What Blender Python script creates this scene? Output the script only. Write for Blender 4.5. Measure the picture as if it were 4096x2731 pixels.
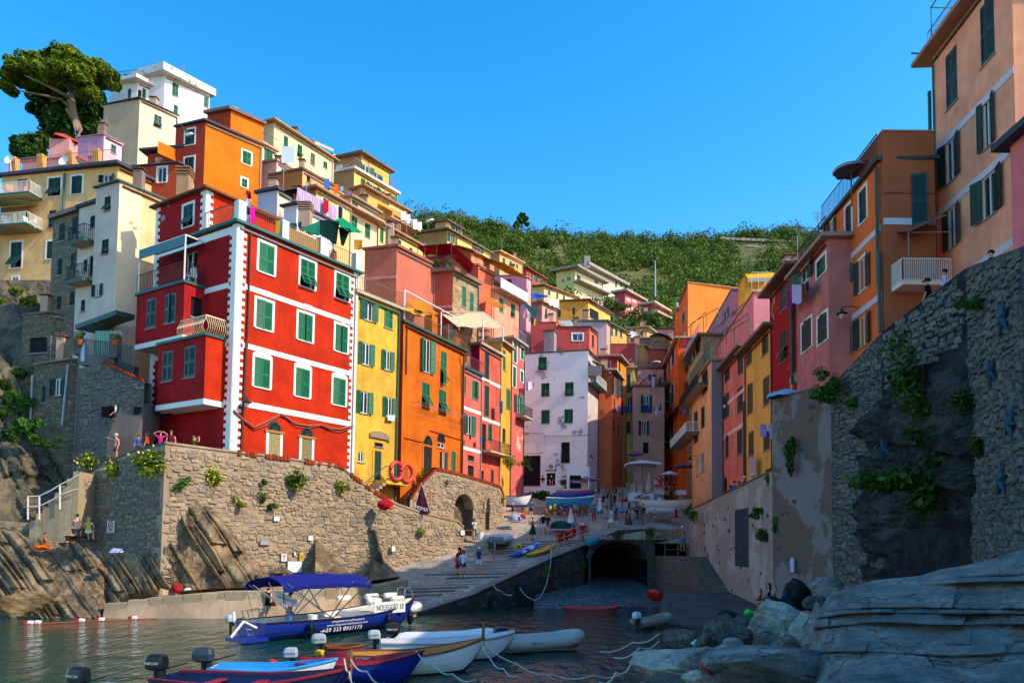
import bpy, bmesh, math, random
import numpy as np
from mathutils import Vector, Matrix, Quaternion
V = Vector
random.seed(7); rng = np.random.default_rng(7)
for o in list(bpy.data.objects): bpy.data.objects.remove(o)
SC = bpy.context.scene
COL = SC.collection
PW, PH, FPX = 4096.0, 2731.0, 2960.0          
CAMZ, PITCH, ROLL = 3.9, math.radians(3.2), 0.012
Y0 = 2186.0 - FPX*math.tan(PITCH)             
cam = bpy.data.cameras.new('camera'); camo = bpy.data.objects.new('camera', cam); COL.objects.link(camo)
cam.sensor_width = 36; cam.lens = 36*FPX/PW; cam.shift_y = (Y0-PH/2)/PW; cam.clip_end = 3000; cam.clip_start = .1
CM = Matrix.Translation((0,0,CAMZ)) @ Matrix.Rotation(math.pi/2+PITCH,4,'X') @ Matrix.Rotation(ROLL,4,'Z')
camo.matrix_world = CM
SC.camera = camo
SC.render.resolution_x, SC.render.resolution_y = 1024, 682
SUN_AZ, SUN_EL = math.radians(20), math.radians(40) 
sdir = V((math.cos(SUN_AZ)*math.cos(SUN_EL), -math.sin(SUN_AZ)*math.cos(SUN_EL), math.sin(SUN_EL)))
world = bpy.data.worlds.new('World'); SC.world = world; world.use_nodes = True
wn = world.node_tree; wn.nodes.clear()
sky = wn.nodes.new('ShaderNodeTexSky'); sky.sky_type = 'NISHITA'; sky.sun_disc = False
sky.sun_elevation = SUN_EL; sky.sun_rotation = math.atan2(sdir.x, sdir.y); sky.altitude = 0
sky.air_density = 1.0; sky.dust_density = .55; sky.ozone_density = 2.0
hs = wn.nodes.new('ShaderNodeHueSaturation'); hs.inputs['Hue'].default_value = .493; hs.inputs['Saturation'].default_value = 1.44; hs.inputs['Value'].default_value = 1.14
bg = wn.nodes.new('ShaderNodeBackground'); bg.inputs[1].default_value = .15
wo = wn.nodes.new('ShaderNodeOutputWorld')
wn.links.new(sky.outputs[0], hs.inputs['Color']); wn.links.new(hs.outputs[0], bg.inputs[0]); wn.links.new(bg.outputs[0], wo.inputs[0])
sl = bpy.data.lights.new('sun', 'SUN'); sl.energy = 2.75; sl.angle = math.radians(.5); sl.color = (1,.87,.68)
so = bpy.data.objects.new('sun', sl); COL.objects.link(so); so.location = (60,-30,80)
so.rotation_euler = sdir.to_track_quat('Z','Y').to_euler()
SC.view_settings.view_transform = 'Standard'; SC.view_settings.look = 'None'
SC.view_settings.exposure = 1.02; SC.view_settings.gamma = 1
SC.cycles.use_denoising = True; SC.cycles.max_bounces = 6; SC.cycles.diffuse_bounces = 3
SC.cycles.use_adaptive_sampling = True; SC.cycles.adaptive_threshold = .02
TEXT = {}
def text_mesh(body):
    cu = bpy.data.curves.new('lettering','FONT'); cu.body = body; cu.size = 1; cu.align_x = 'CENTER'; cu.align_y = 'CENTER'; cu.extrude = .02; cu.resolution_u = 3
    o = bpy.data.objects.new('lettering',cu); COL.objects.link(o); bpy.context.view_layer.update()
    me = bpy.data.meshes.new_from_object(o.evaluated_get(bpy.context.evaluated_depsgraph_get())); me.name = 'lettering'; bpy.data.objects.remove(o); bpy.data.curves.remove(cu)
    a = np.zeros(len(me.vertices)*3); me.vertices.foreach_get('co', a); me.materials.clear(); me.materials.append(None); TEXT[body] = (me, float(a[0::3].max()-a[0::3].min()), float(a[1::3].max()-a[1::3].min()))
for t_ in ('MERCURY','HONDA','SELVA','YAMAHA','cinqueterre.adventure','www.cinqueterreadventure.com','+39 333 8937173','NOLEGGIO 18','I TROGI','dau','Cila','Ristorante','PRIMA','B'): text_mesh(t_)
R3 = CM.to_3x3(); CAMP = V((0,0,CAMZ))
CR = {'A1':(0,150,.38265),'A2':(0,650,.38265),'A3':(800,400,.38265),'A4':(500,750,.41449),'A5':(500,1350,.41449),
 'A6':(1400,950,.35079),'A7':(1400,1450,.35079),'B1':(2050,1000,.35079),'B2':(2050,1500,.35079),'B3':(2600,1050,.35079),
 'B4':(3100,500,.42347),'B5':(3400,0,.57378),'B6':(2700,1500,.57398),'B7':(3200,1000,.82886),'C1':(0,1250,.3507),
 'C2':(0,1750,.47821),'C3':(850,1900,.44643),'C4':(300,2250,.5102),'C5':(1300,2250,.5102),'C6':(1750,1950,.38265),
 'C7':(2400,2150,.72109),'D1':(0,600,.31891),'D2':(1000,600,.31891),'D3':(2350,1350,.22321),'D4':(2600,1550,.5578),
 'D5':(1600,850,.48363),'F':(0,0,1.7415),'P':(0,0,1.0)}
def px(c, x, y):
    a = CR[c]; return a[0]+x*a[2], a[1]+y*a[2]
def ray(x, y):
    return R3 @ V(((x-PW/2)/FPX, -(y-Y0)/FPX, -1.0))
def at(x, y, Y):
    d = ray(x, y); return CAMP + d*(Y/d.y)
def atc(c, x, y, Y): return at(*px(c,x,y), Y)
def atz(x, y, z):
    d = ray(x, y); return CAMP + d*((z-CAMZ)/d.z)
def atzc(c, x, y, z): return atz(*px(c,x,y), z)
def proj(p):
    q = R3.transposed() @ (V(p)-CAMP); return PW/2+FPX*q.x/-q.z, Y0-FPX*q.y/-q.z
def ground(Y): return .27*(Y-42) if Y < 66 else 6.48+.2*(Y-66)
def onramp(c, x, y):
    X, Yp = px(c,x,y); d = ray(X,Yp); lo, hi = 30., 120.
    for _ in range(50):
        m = (lo+hi)/2; z = CAMZ+d.z*m/d.y
        if z < ground(m): hi = m
        else: lo = m
    return CAMP+d*(lo/d.y)
def lin(h):
    h = h.lstrip('#'); r = [int(h[i:i+2],16)/255 for i in (0,2,4)]
    return tuple(((c+.055)/1.055)**2.4 if c > .04045 else c/12.92 for c in r)+(1,)
MATS = {}
class NT:
    def __init__(s, name):
        s.m = bpy.data.materials.new(name); s.m.use_nodes = True; s.t = s.m.node_tree
        s.b = s.t.nodes['Principled BSDF']; s.geo = None
    def n(s, t, **kw):
        q = s.t.nodes.new('ShaderNode'+t)
        for k, v in kw.items():
            if hasattr(q, k): setattr(q, k, v)
            else: q.inputs[k.replace('_',' ')].default_value = v
        return q
    def l(s, a, b): s.t.links.new(a, b)
    def pos(s, sc=(1,1,1), rot=(0,0,0)):
        if s.geo is None: s.geo = s.n('NewGeometry')
        m = s.n('Mapping'); m.inputs['Scale'].default_value = sc; m.inputs['Rotation'].default_value = rot
        s.l(s.geo.outputs['Position'], m.inputs['Vector']); return m.outputs[0]
    def noise(s, scale, detail=4, rough=.6, sc=(1,1,1), rot=(0,0,0)):
        q = s.n('TexNoise'); q.inputs['Scale'].default_value = scale; q.inputs['Detail'].default_value = detail; q.inputs['Roughness'].default_value = rough
        s.l(s.pos(sc, rot), q.inputs['Vector']); return q.outputs['Fac']
    def ramp(s, f, stops):
        q = s.n('ValToRGB'); e = q.color_ramp.elements
        while len(e) < len(stops): e.new(.5)
        for a, (p, c) in zip(e, stops): a.position = p; a.color = c if len(c) == 4 else tuple(c)+(1,)
        s.l(f, q.inputs[0]); return q.outputs[0]
    def mix(s, f, a, b, mode='MIX'):
        q = s.n('Mix', data_type='RGBA', blend_type=mode)
        for i, v in ((0,f),(6,a),(7,b)):
            if hasattr(v, 'links'): s.l(v, q.inputs[i])
            else: q.inputs[i].default_value = v
        return q.outputs[2]
    def bump(s, h, st=.3, dist=.05):
        q = s.n('Bump'); q.inputs['Strength'].default_value = st; q.inputs['Distance'].default_value = dist
        s.l(h, q.inputs['Height']); s.l(q.outputs[0], s.b.inputs['Normal'])
    def out(s, c, rough=.8, spec=None, metal=0):
        if hasattr(c, 'links'): s.l(c, s.b.inputs['Base Color'])
        else: s.b.inputs['Base Color'].default_value = c
        s.b.inputs['Roughness'].default_value = rough; s.b.inputs['Metallic'].default_value = metal
        if spec is not None: s.b.inputs['Specular IOR Level'].default_value = spec
        return s.m
def sc4(c, k): return tuple(min(1, v*k) for v in c[:3])+(1,)
def plaster(h, wear=.35):
    k = ('pl',h,wear)
    if k in MATS: return MATS[k]
    t = NT('plaster_'+h.strip('#')); c = lin(h); c = (min(1,c[0]*1.03),c[1]*.94,c[2]*.97,1)
    n1 = t.noise(.55, 5, .65); n2 = t.noise(6, 4, .7); st = t.noise(1.0, 4, .6, sc=(1.6,1.6,.12))
    col = t.mix(t.ramp(n1, [(.35,(0,0,0)),(.62,(1,1,1))]), sc4(c,1-.6*wear), sc4(c,1+.15*wear))
    col = t.mix(t.ramp(st, [(.5,(0,0,0)),(.72,(min(.9,wear*1.1),)*3)]), col, sc4(c,.6))
    col = t.mix(t.ramp(n2, [(.56,(0,0,0)),(.78,(wear*.75,)*3)]), col, sc4(tuple(v*1.25+.012 for v in c[:3]),1))
    t.bump(n2, .25, .03)
    MATS[k] = t.out(col, .92, .2); return MATS[k]
def plr(h, wear=.3):
    h = h.strip('#'); return plaster('#'+''.join('%02x'%min(255,int(int(h[i:i+2],16)*k+d)) for i, k, d in ((0,1.08,24),(2,1.1,24),(4,1.0,20))), wear)
def peeling(h1, h2, lo=.52, scale=.35):
    k = ('pe',h1,h2,lo)
    if k in MATS: return MATS[k]
    t = NT('peeling_'+h1.strip('#')); a, b = lin(h1), lin(h2)
    n1 = t.noise(scale, 7, .68); n2 = t.noise(5,4,.7)
    ca = t.mix(n2, sc4(a,.8), sc4(a,1.1)); cb = t.mix(n2, sc4(b,.75), sc4(b,1.1))
    col = t.mix(t.ramp(n1, [(lo,(0,0,0)),(lo+.03,(1,1,1))]), ca, cb)
    t.bump(n1, .4, .04); MATS[k] = t.out(col, .92, .2); return MATS[k]
def paint(h, rough=.5, metal=0, vary=.25, spec=.4):
    k = ('pt',h,rough,metal,vary)
    if k in MATS: return MATS[k]
    t = NT('paint_'+h.strip('#')); c = lin(h)
    n0 = t.noise(7, 4, .65); oi = t.n('ObjectInfo'); am = t.n('Math', operation='MULTIPLY_ADD'); t.l(oi.outputs['Random'], am.inputs[0]); am.inputs[1].default_value = .55; sb = t.n('Math', operation='SUBTRACT'); t.l(n0, sb.inputs[0]); sb.inputs[1].default_value = .27; t.l(sb.outputs[0], am.inputs[2]); n = am.outputs[0]
    MATS[k] = t.out(t.mix(n, sc4(c,1-vary), sc4(c,1+vary*.6)), rough, spec, metal); return MATS[k]
def cloth(h, h2=None, scale=6, axis=0):
    k = ('cl',h,h2,scale,axis)
    if k in MATS: return MATS[k]
    t = NT('cloth_'+h.strip('#')); c = lin(h); n = t.noise(3, 4, .6)
    col = t.mix(n, sc4(c,.8), sc4(c,1.12))
    if h2:
        w = t.n('TexWave', wave_type='BANDS', bands_direction='XYZ'[axis]); w.inputs['Scale'].default_value = scale; t.l(t.pos(), w.inputs['Vector'])
        col = t.mix(t.ramp(w.outputs['Fac'], [(.48,(0,0,0)),(.52,(1,1,1))]), col, lin(h2))
    t.bump(t.noise(14,3,.6), .2, .02); MATS[k] = t.out(col, .95, .1); return MATS[k]
def glassmat():
    if 'glass' in MATS: return MATS['glass']
    t = NT('window_glass'); n = t.noise(1.2, 3, .6)
    MATS['glass'] = t.out(t.mix(n, lin('#0d1418'), lin('#2b363d')), .08, .7); return MATS['glass']
def stonemat(key, cols, mortar=False, dark=1.0, bump=.5):
    k = ('st',key)
    if k in MATS: return MATS[k]
    t = NT('stone_'+key); g = t.n('NewGeometry'); oi = t.n('ObjectInfo')
    ad = t.n('Math', operation='ADD'); t.l(g.outputs['Random Per Island'], ad.inputs[0]); t.l(oi.outputs['Random'], ad.inputs[1])
    fr = t.n('Math', operation='FRACT'); t.l(ad.outputs[0], fr.inputs[0])
    st = [(i/(len(cols)-1), sc4(lin(c),dark)) for i, c in enumerate(cols)]
    base = t.ramp(fr.outputs[0], st)
    n = t.noise(9, 6, .7); n2 = t.noise(1.1, 4, .6)
    col = t.mix(t.ramp(n, [(.35,(.75,)*3),(.7,(0,0,0))]), base, sc4(lin(cols[0]),.55*dark))
    col = t.mix(t.ramp(n2, [(.55,(0,0,0)),(.75,(.4,)*3)]), col, sc4(lin('#4a4436'),dark))
    t.bump(n, bump, .05); MATS[k] = t.out(col, .9, .2); return MATS[k]
def rubble(key, cols, mortar, scale=3.0, dark=1.0, flat=.6):
    k = ('rb',key)
    if k in MATS: return MATS[k]
    t = NT('rubble_'+key); v = t.n('TexVoronoi', feature='F1'); v.inputs['Scale'].default_value = scale; v.inputs['Randomness'].default_value = .9
    e = t.n('TexVoronoi', feature='DISTANCE_TO_EDGE'); e.inputs['Scale'].default_value = scale; e.inputs['Randomness'].default_value = .9
    p = t.pos((1,1,1/flat)); t.l(p, v.inputs['Vector']); t.l(p, e.inputs['Vector'])
    sp = t.n('SeparateColor'); t.l(v.outputs['Color'], sp.inputs[0])
    col = t.ramp(sp.outputs[0], [(i/(len(cols)-1), sc4(lin(c),dark)) for i, c in enumerate(cols)])
    n = t.noise(8,5,.7); col = t.mix(t.ramp(n,[(.4,(.6,)*3),(.65,(0,0,0))]), col, sc4(lin(cols[0]),.5*dark))
    ed = t.ramp(e.outputs['Distance'], [(.0,(0,0,0)),(.09,(1,1,1))]); col = t.mix(ed, sc4(lin(mortar),dark), col)
    m = t.n('Math', operation='MULTIPLY_ADD'); t.l(n, m.inputs[0]); m.inputs[1].default_value = .4; t.l(ed, m.inputs[2])
    t.bump(m.outputs[0], .9, .06); MATS[k] = t.out(col, .92, .2); return MATS[k]
def rockmat(key, c1, c2, c3, rot=(0,0,0), sc=(6,1,1), dark=1.0, scale=.6):
    k = ('rk',key)
    if k in MATS: return MATS[k]
    t = NT('rock_'+key); a, b, c = [sc4(lin(x),dark) for x in (c1,c2,c3)]
    n1 = t.noise(scale, 8, .7, sc, rot); n2 = t.noise(2.2, 8, .72); n3 = t.noise(.5, 3, .5)
    col = t.ramp(n1, [(.3,sc4(a,.5)),(.45,a),(.58,b),(.72,c)])
    col = t.mix(t.ramp(n2, [(.38,(.85,)*3),(.62,(0,0,0))]), col, sc4(a,.5))
    col = t.mix(t.ramp(n3, [(.5,(0,0,0)),(.7,(.55,)*3)]), col, c)
    mm = t.n('Math', operation='ADD'); t.l(n1, mm.inputs[0]); t.l(n2, mm.inputs[1])
    fn = t.noise(13, 6, .75); col = t.mix(t.ramp(fn, [(.36,(.55,)*3),(.5,(0,0,0))]), col, sc4(a,.45)); col = t.mix(t.ramp(fn, [(.58,(0,0,0)),(.72,(.5,)*3)]), col, sc4(c,1.25))
    ve = t.n('TexVoronoi', feature='DISTANCE_TO_EDGE'); ve.inputs['Scale'].default_value = .55; wp = t.n('VectorMath', operation='ADD'); t.l(t.pos((1,.8,2.2)), wp.inputs[0]); nz = t.n('TexNoise'); nz.inputs['Scale'].default_value = 1.5; t.l(t.pos(), nz.inputs['Vector']); t.l(nz.outputs['Color'], wp.inputs[1]); t.l(wp.outputs[0], ve.inputs['Vector'])
    cm = t.n('Math', operation='MULTIPLY_ADD'); t.l(t.ramp(n3,[(.5,(0,0,0)),(.56,(1,1,1))]), cm.inputs[0]); cm.inputs[1].default_value = .2; t.l(ve.outputs['Distance'], cm.inputs[2]); cr = t.ramp(cm.outputs[0], [(.0,(0,0,0)),(.02,(1,1,1))]); col = t.mix(cr, sc4(a,.4), col)
    m3 = t.n('Math', operation='MULTIPLY_ADD'); t.l(fn, m3.inputs[0]); m3.inputs[1].default_value = .5; t.l(mm.outputs[0], m3.inputs[2]); m4 = t.n('Math', operation='MULTIPLY_ADD'); t.l(cr, m4.inputs[0]); m4.inputs[1].default_value = .35; t.l(m3.outputs[0], m4.inputs[2])
    t.bump(m4.outputs[0], 1.0, .14); MATS[k] = t.out(col, .85, .3); return MATS[k]
def leafmat(key, cols, rough=.6):
    k = ('lf',key)
    if k in MATS: return MATS[k]
    t = NT('leaf_'+key); g = t.n('NewGeometry'); n = t.noise(.07 if key == 'wood' else .35, 5, .65)
    ad = t.n('Math', operation='MULTIPLY_ADD'); t.l(g.outputs['Random Per Island'], ad.inputs[0]); ad.inputs[1].default_value = .55; t.l(n, ad.inputs[2])
    sb = t.n('Math', operation='SUBTRACT'); t.l(ad.outputs[0], sb.inputs[0]); sb.inputs[1].default_value = .28
    col = t.ramp(sb.outputs[0], [(i/(len(cols)-1), lin(c)) for i, c in enumerate(cols)])
    m = t.out(col, rough, .2); t.b.inputs['Transmission Weight'].default_value = 0
    tr = t.n('BsdfTranslucent'); t.l(col, tr.inputs['Color']); mx = t.n('MixShader'); mx.inputs[0].default_value = .25
    t.l(t.b.outputs[0], mx.inputs[1]); t.l(tr.outputs[0], mx.inputs[2]); t.l(mx.outputs[0], t.t.nodes['Material Output'].inputs[0])
    MATS[k] = m; return m
WHITE = paint('#e8e4da', .7, vary=.12); GREEN = paint('#0b6b45', .55); DKGREEN = paint('#0a3a33', .55); TEAL = paint('#1d5850', .5)
IRON = paint('#2a2a2c', .5, .3); GREY = paint('#8d8a86', .7); SLATE = paint('#3c4250', .8); DARK = paint('#0b0b0c', .9, vary=.1)
PIPE = paint('#5c3326', .5, .4); WOOD = paint('#8a5a2c', .7); CREAMP = paint('#e6cf9c', .7); ROPE = paint('#b9b2a0', .9)
STEEL = paint('#b8bcc0', .25, .9, vary=.1); ROOFT = paint('#8a4a2e', .9, vary=.5); RUST = paint('#7a5a3a', .7)
class MB:
    def __init__(s): s.v = []; s.f = []; s.m = []; s.cur = 0
    def add(s, vs, fs):
        b = len(s.v); s.v.extend([tuple(x) for x in vs])
        for f in fs: s.f.append(tuple(i+b for i in f)); s.m.append(s.cur)
    def quad(s, a, b, c, d): s.add([a,b,c,d], [(0,1,2,3)])
    def hexa(s, p): 
        s.add(p, [(3,2,1,0),(4,5,6,7),(0,1,5,4),(1,2,6,5),(2,3,7,6),(3,0,4,7)])
    def box(s, c, sx, sy, sz, M=None):
        p = [V((x*sx/2,y*sy/2,z*sz/2)) for z in (-1,1) for x, y in ((-1,-1),(1,-1),(1,1),(-1,1))]
        s.hexa([(M @ q if M else q)+V(c) for q in p])
    def bar(s, a, b, w, h=None): 
        a, b = V(a), V(b); h = h or w; d = (b-a)
        if d.length < 1e-6: return
        q = d.to_track_quat('Y','Z').to_matrix(); s.box((a+b)/2, w, d.length, h, q)
    def tube(s, pts, r, n=6, cap=True):
        pts = [V(p) for p in pts]; rs = r if isinstance(r, (list,tuple)) else [r]*len(pts); vs = []; fs = []
        for i, p in enumerate(pts):
            d = (pts[min(i+1,len(pts)-1)]-pts[max(i-1,0)]); d = d if d.length > 1e-9 else V((0,0,1))
            q = d.to_track_quat('Z','Y').to_matrix()
            for k in range(n):
                a = 2*math.pi*k/n; vs.append(p+q @ V((math.cos(a)*rs[i], math.sin(a)*rs[i], 0)))
        for i in range(len(pts)-1):
            for k in range(n): fs.append((i*n+k, i*n+(k+1)%n, (i+1)*n+(k+1)%n, (i+1)*n+k))
        if cap: fs.append(tuple(reversed(range(n)))); fs.append(tuple((len(pts)-1)*n+k for k in range(n)))
        s.add(vs, fs)
    def lathe(s, prof, c=(0,0,0), n=12, M=None):
        vs = []; fs = []
        for r, z in prof:
            for k in range(n):
                a = 2*math.pi*k/n; p = V((r*math.cos(a), r*math.sin(a), z)); vs.append((M @ p if M else p)+V(c))
        for i in range(len(prof)-1):
            for k in range(n): fs.append((i*n+k, i*n+(k+1)%n, (i+1)*n+(k+1)%n, (i+1)*n+k))
        s.add(vs, fs)
    def prism(s, poly, z0, z1):
        n = len(poly); zt = z1 if isinstance(z1, (list,tuple)) else [z1]*n; zb = z0 if isinstance(z0, (list,tuple)) else [z0]*n
        vs = [(p[0],p[1],zb[i]) for i, p in enumerate(poly)]+[(p[0],p[1],zt[i]) for i, p in enumerate(poly)]
        s.add(vs, [tuple(reversed(range(n))), tuple(range(n,2*n))]+[(i,(i+1)%n,n+(i+1)%n,n+i) for i in range(n)])
    def grid(s, P): 
        h, w = len(P), len(P[0]); s.add([p for r in P for p in r], [(j*w+i, j*w+i+1, (j+1)*w+i+1, (j+1)*w+i) for j in range(h-1) for i in range(w-1)])
    def build(s, name, mats, parent=None, smooth=False, root=None):
        me = bpy.data.meshes.new(name); root = root or topof(parent)
        off = V(root['_o']) if root is not None else V((0,0,0))
        vv = np.array(s.v, dtype=np.float64).reshape(-1,3)-np.array(off)
        me.from_pydata(vv.tolist(), [], s.f)
        mats = mats if isinstance(mats, (list,tuple)) else [mats]
        for m in mats: me.materials.append(m)
        if len(mats) > 1: me.polygons.foreach_set('material_index', s.m)
        if smooth: me.polygons.foreach_set('use_smooth', [True]*len(me.polygons))
        me.update()
        o = bpy.data.objects.new(name, me); COL.objects.link(o)
        if parent is not None: o.parent = parent
        return o
ROOTS = {}
def topof(o):
    while o is not None and o.parent is not None: o = o.parent
    return o
def thing(name, label, cat, loc, group=None):
    o = bpy.data.objects.new(name, None); COL.objects.link(o); o.location = loc; o.empty_display_size = .3
    o['label'] = label; o['category'] = cat; o['_o'] = tuple(loc)
    if group: o['group'] = group
    return o
def tag(o, label, cat, group=None):
    o['label'] = label; o['category'] = cat
    if group: o['group'] = group
    return o
def struct(o, kind='structure', label=None):
    o['kind'] = kind
    if label: o['label'] = label
    return o
def one(mb, name, mats, label, cat, group=None, loc=None, smooth=False): 
    vv = np.array(mb.v); loc = V(loc) if loc is not None else V((vv[:,0].mean(), vv[:,1].mean(), vv[:,2].min()))
    mb.v = [tuple(x) for x in (vv-np.array(loc))]
    o = mb.build(name, mats, smooth=smooth); o.location = loc; return tag(o, label, cat, group)
def inst(name, mesh, M, parent, mats=None): 
    o = bpy.data.objects.new(name, mesh); COL.objects.link(o); o.parent = parent
    off = V(topof(parent)['_o']); o.matrix_local = Matrix.Translation(-off) @ M
    if mats:
        for i, m in enumerate(mats): o.material_slots[i].link = 'OBJECT'; o.material_slots[i].material = m
    return o
def letters(text, size, mat, parent, loc, right, up, width=None, name='lettering'):
    me, w, h = TEXT[text]; right = right.normalized(); up = up.normalized(); M = Matrix((right,up,right.cross(up))).transposed().to_4x4(); sx = (width/w) if width else size
    return inst(name, me, Matrix.Translation(loc) @ M @ Matrix.Diagonal((sx,size,.4*size,1)), parent, [mat])
def shared(mb, name, nm=1):
    me = bpy.data.meshes.new(name); me.from_pydata([tuple(x) for x in mb.v], [], mb.f)
    for i in range(nm): me.materials.append(GREY)
    if nm > 1: me.polygons.foreach_set('material_index', mb.m)
    me.update(); return me
def leaf_mesh():
    b = MB(); t = .045
    for x in (.06,.94): b.box((x,0,.5), .12, t, 1)
    for z, h in ((.03,.06),(.46,.06),(.97,.06)): b.box((.5,0,z), .78, t, h)
    for z0, z1, n in ((.06,.43,9),(.49,.94,11)):
        for i in range(n):
            z = z0+(i+.5)*(z1-z0)/n; M = Matrix.Rotation(-.6,3,'X'); b.box((.5,0,z), .78, .012, (z1-z0)/n*1.05, M)
    return shared(b, 'louvred_leaf')
def panel_mesh():
    b = MB(); t = .045
    for x in (.08,.92): b.box((x,0,.5), .16, t, 1)
    for z, h in ((.04,.08),(.5,.09),(.96,.08)): b.box((.5,0,z), .7, t, h)
    b.cur = 1; b.box((.5,.012,.5), .72, .012, .9)
    return shared(b, 'panelled_leaf', 2)
LEAF, PANEL = leaf_mesh(), panel_mesh()
class Face:
    def __init__(s, O, u, n): s.O, s.u, s.n = V((O.x,O.y,0)), u.normalized(), n.normalized()
    def P(s, u, z, d=0): p = s.O+s.u*u+s.n*d; return V((p.x,p.y,z))
    def uv(s, c, x, y):
        d = ray(*px(c,x,y)); t = (s.O-V((0,0,0))).dot(s.n)/d.dot(s.n) if True else 0
        p = CAMP+d*t; return (p-s.O).dot(s.u), p.z
    def M(s, u, z, d, sx, sz, ang=0, flip=False):
        ux, nx = s.u, s.n
        X = ux*math.cos(ang)*(-1 if flip else 1)+nx*math.sin(ang); Z = V((0,0,1)); Yv = Z.cross(X)
        R = Matrix((X*sx, Yv, Z*sz)).transposed().to_4x4()
        return Matrix.Translation(s.P(u,z,d)) @ R
    def bx(s, mb, u0, u1, z0, z1, d0, d1):
        mb.hexa([s.P(u0,z0,d1),s.P(u1,z0,d1),s.P(u1,z0,d0),s.P(u0,z0,d0),s.P(u0,z1,d1),s.P(u1,z1,d1),s.P(u1,z1,d0),s.P(u0,z1,d0)])
def window(root, f, u0, u1, z0, z1, st, shm=None, trim=None, arch=False, glass=None):
    """st: c closed, o open shutters, h closed with lower flaps pushed out, g glazed only, d opening filled black inside, p panelled closed,
       r roller blind, l one leaf open"""
    shm = shm or GREEN; w, h = u1-u0, z1-z0; b = MB(); rec = -.1
    mats = [trim or GREY, paint('#d8d5cf',.5,vary=.1)]
    f.bx(b, u0-.06, u1+.06, z0-.07, z0-.002, -.1, .07)
    if trim:
        t = .16
        f.bx(b, u0-t, u0-.002, z0-.002, z1+.002, -.05, .03); f.bx(b, u1+.002, u1+t, z0-.002, z1+.002, -.05, .03)
        if arch:
            n = 8; cx = (u0+u1)/2; rise = .16
            pts = [(cx+(w/2+t)*math.cos(math.pi*(1-i/n)), z1+rise*1.6*math.sin(math.pi*i/n)+.0) for i in range(n+1)]
            for i in range(n):
                a, c = pts[i], pts[i+1]
                b.hexa([f.P(a[0],z1-.01,.03),f.P(c[0],z1-.01,.03),f.P(c[0],z1-.01,-.05),f.P(a[0],z1-.01,-.05),f.P(a[0],a[1]+.12,.03),f.P(c[0],c[1]+.12,.03),f.P(c[0],c[1]+.12,-.05),f.P(a[0],a[1]+.12,-.05)])
        else: f.bx(b, u0-t, u1+t, z1+.002, z1+t, -.05, .03)
    if st in 'ogl':
        b.cur = 1; k = .07
        f.bx(b, u0+.002, u0+k, z0, z1, rec, rec+.05); f.bx(b, u1-k, u1-.002, z0, z1, rec, rec+.05)
        f.bx(b, u0+k, u1-k, z0, z0+k, rec, rec+.05); f.bx(b, u0+k, u1-k, z1-k, z1, rec, rec+.05)
        f.bx(b, (u0+u1)/2-.04, (u0+u1)/2+.04, z0+k, z1-k, rec, rec+.06)
    wo_ = b.build('window', mats, root)
    if st in 'oglhdcp':
        g = MB(); f.bx(g, u0+.001, u1-.001, z0+.001, z1-.001, rec-.04, rec-.01); g.build('pane' if st != 'd' else 'black_infill', glass or (glassmat() if st != 'd' else DARK), wo_)  # black infill stands in for the unlit space behind the opening
    if st == 'r':
        g = MB(); n = max(3,int(h/.12))
        for i in range(n): f.bx(g, u0+.002, u1-.002, z0+i*h/n+.004, z0+(i+1)*h/n-.004, rec, rec+.05)
        g.build('roller_blind', paint('#e2ddd2',.6), wo_)
    mesh = PANEL if st == 'p' else LEAF; lm = [shm, sc_dark(shm)] if st == 'p' else [shm]
    hw = w/2
    if st in 'cp':
        inst('shutter', mesh, f.M(u0,z0,-.02,hw-.005,h,random.choice((0,0,0,.1,.22))), wo_, lm); inst('shutter', mesh, f.M(u1,z0,-.02,hw-.005,h,random.choice((0,0,0,.08,.2)),True), wo_, lm)
    elif st == 'o':
        a = math.radians(172)+random.uniform(-.22,.04); a2 = math.radians(172)+random.uniform(-.3,.04)
        inst('shutter', mesh, f.M(u0-.01,z0,.05,hw,h,a), wo_, lm); inst('shutter', mesh, f.M(u1+.01,z0,.05,hw,h,a2,True), wo_, lm)
    elif st == 'l':
        inst('shutter', mesh, f.M(u0-.01,z0,.05,hw,h,math.radians(95)), wo_, lm); inst('shutter', mesh, f.M(u1+.01,z0,.05,hw,h,math.radians(168),True), wo_, lm)
    elif st == 'h':
        zz = z0+h*.46
        for k in (0,1):
            uu = u0+k*hw
            inst('shutter', mesh, f.M(uu+.003,zz,-.02,hw-.006,h*.54), wo_, lm)
            ang = .55 if k == 0 or random.random() < .6 else .0
            X, Z = f.u, (V((0,0,-1))*math.cos(ang)+f.n*math.sin(ang)).normalized()
            R = Matrix((X*(hw-.006), Z.cross(X).normalized(), Z*(h*.46))).transposed().to_4x4()
            inst('shutter_flap', mesh, Matrix.Translation(f.P(uu+.003,zz,-.005)) @ R, wo_, lm)
    return wo_
_scd = {}
def sc_dark(m):
    if m.name not in _scd: _scd[m.name] = paint('#0c1f1d', .6)
    return _scd[m.name]
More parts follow.
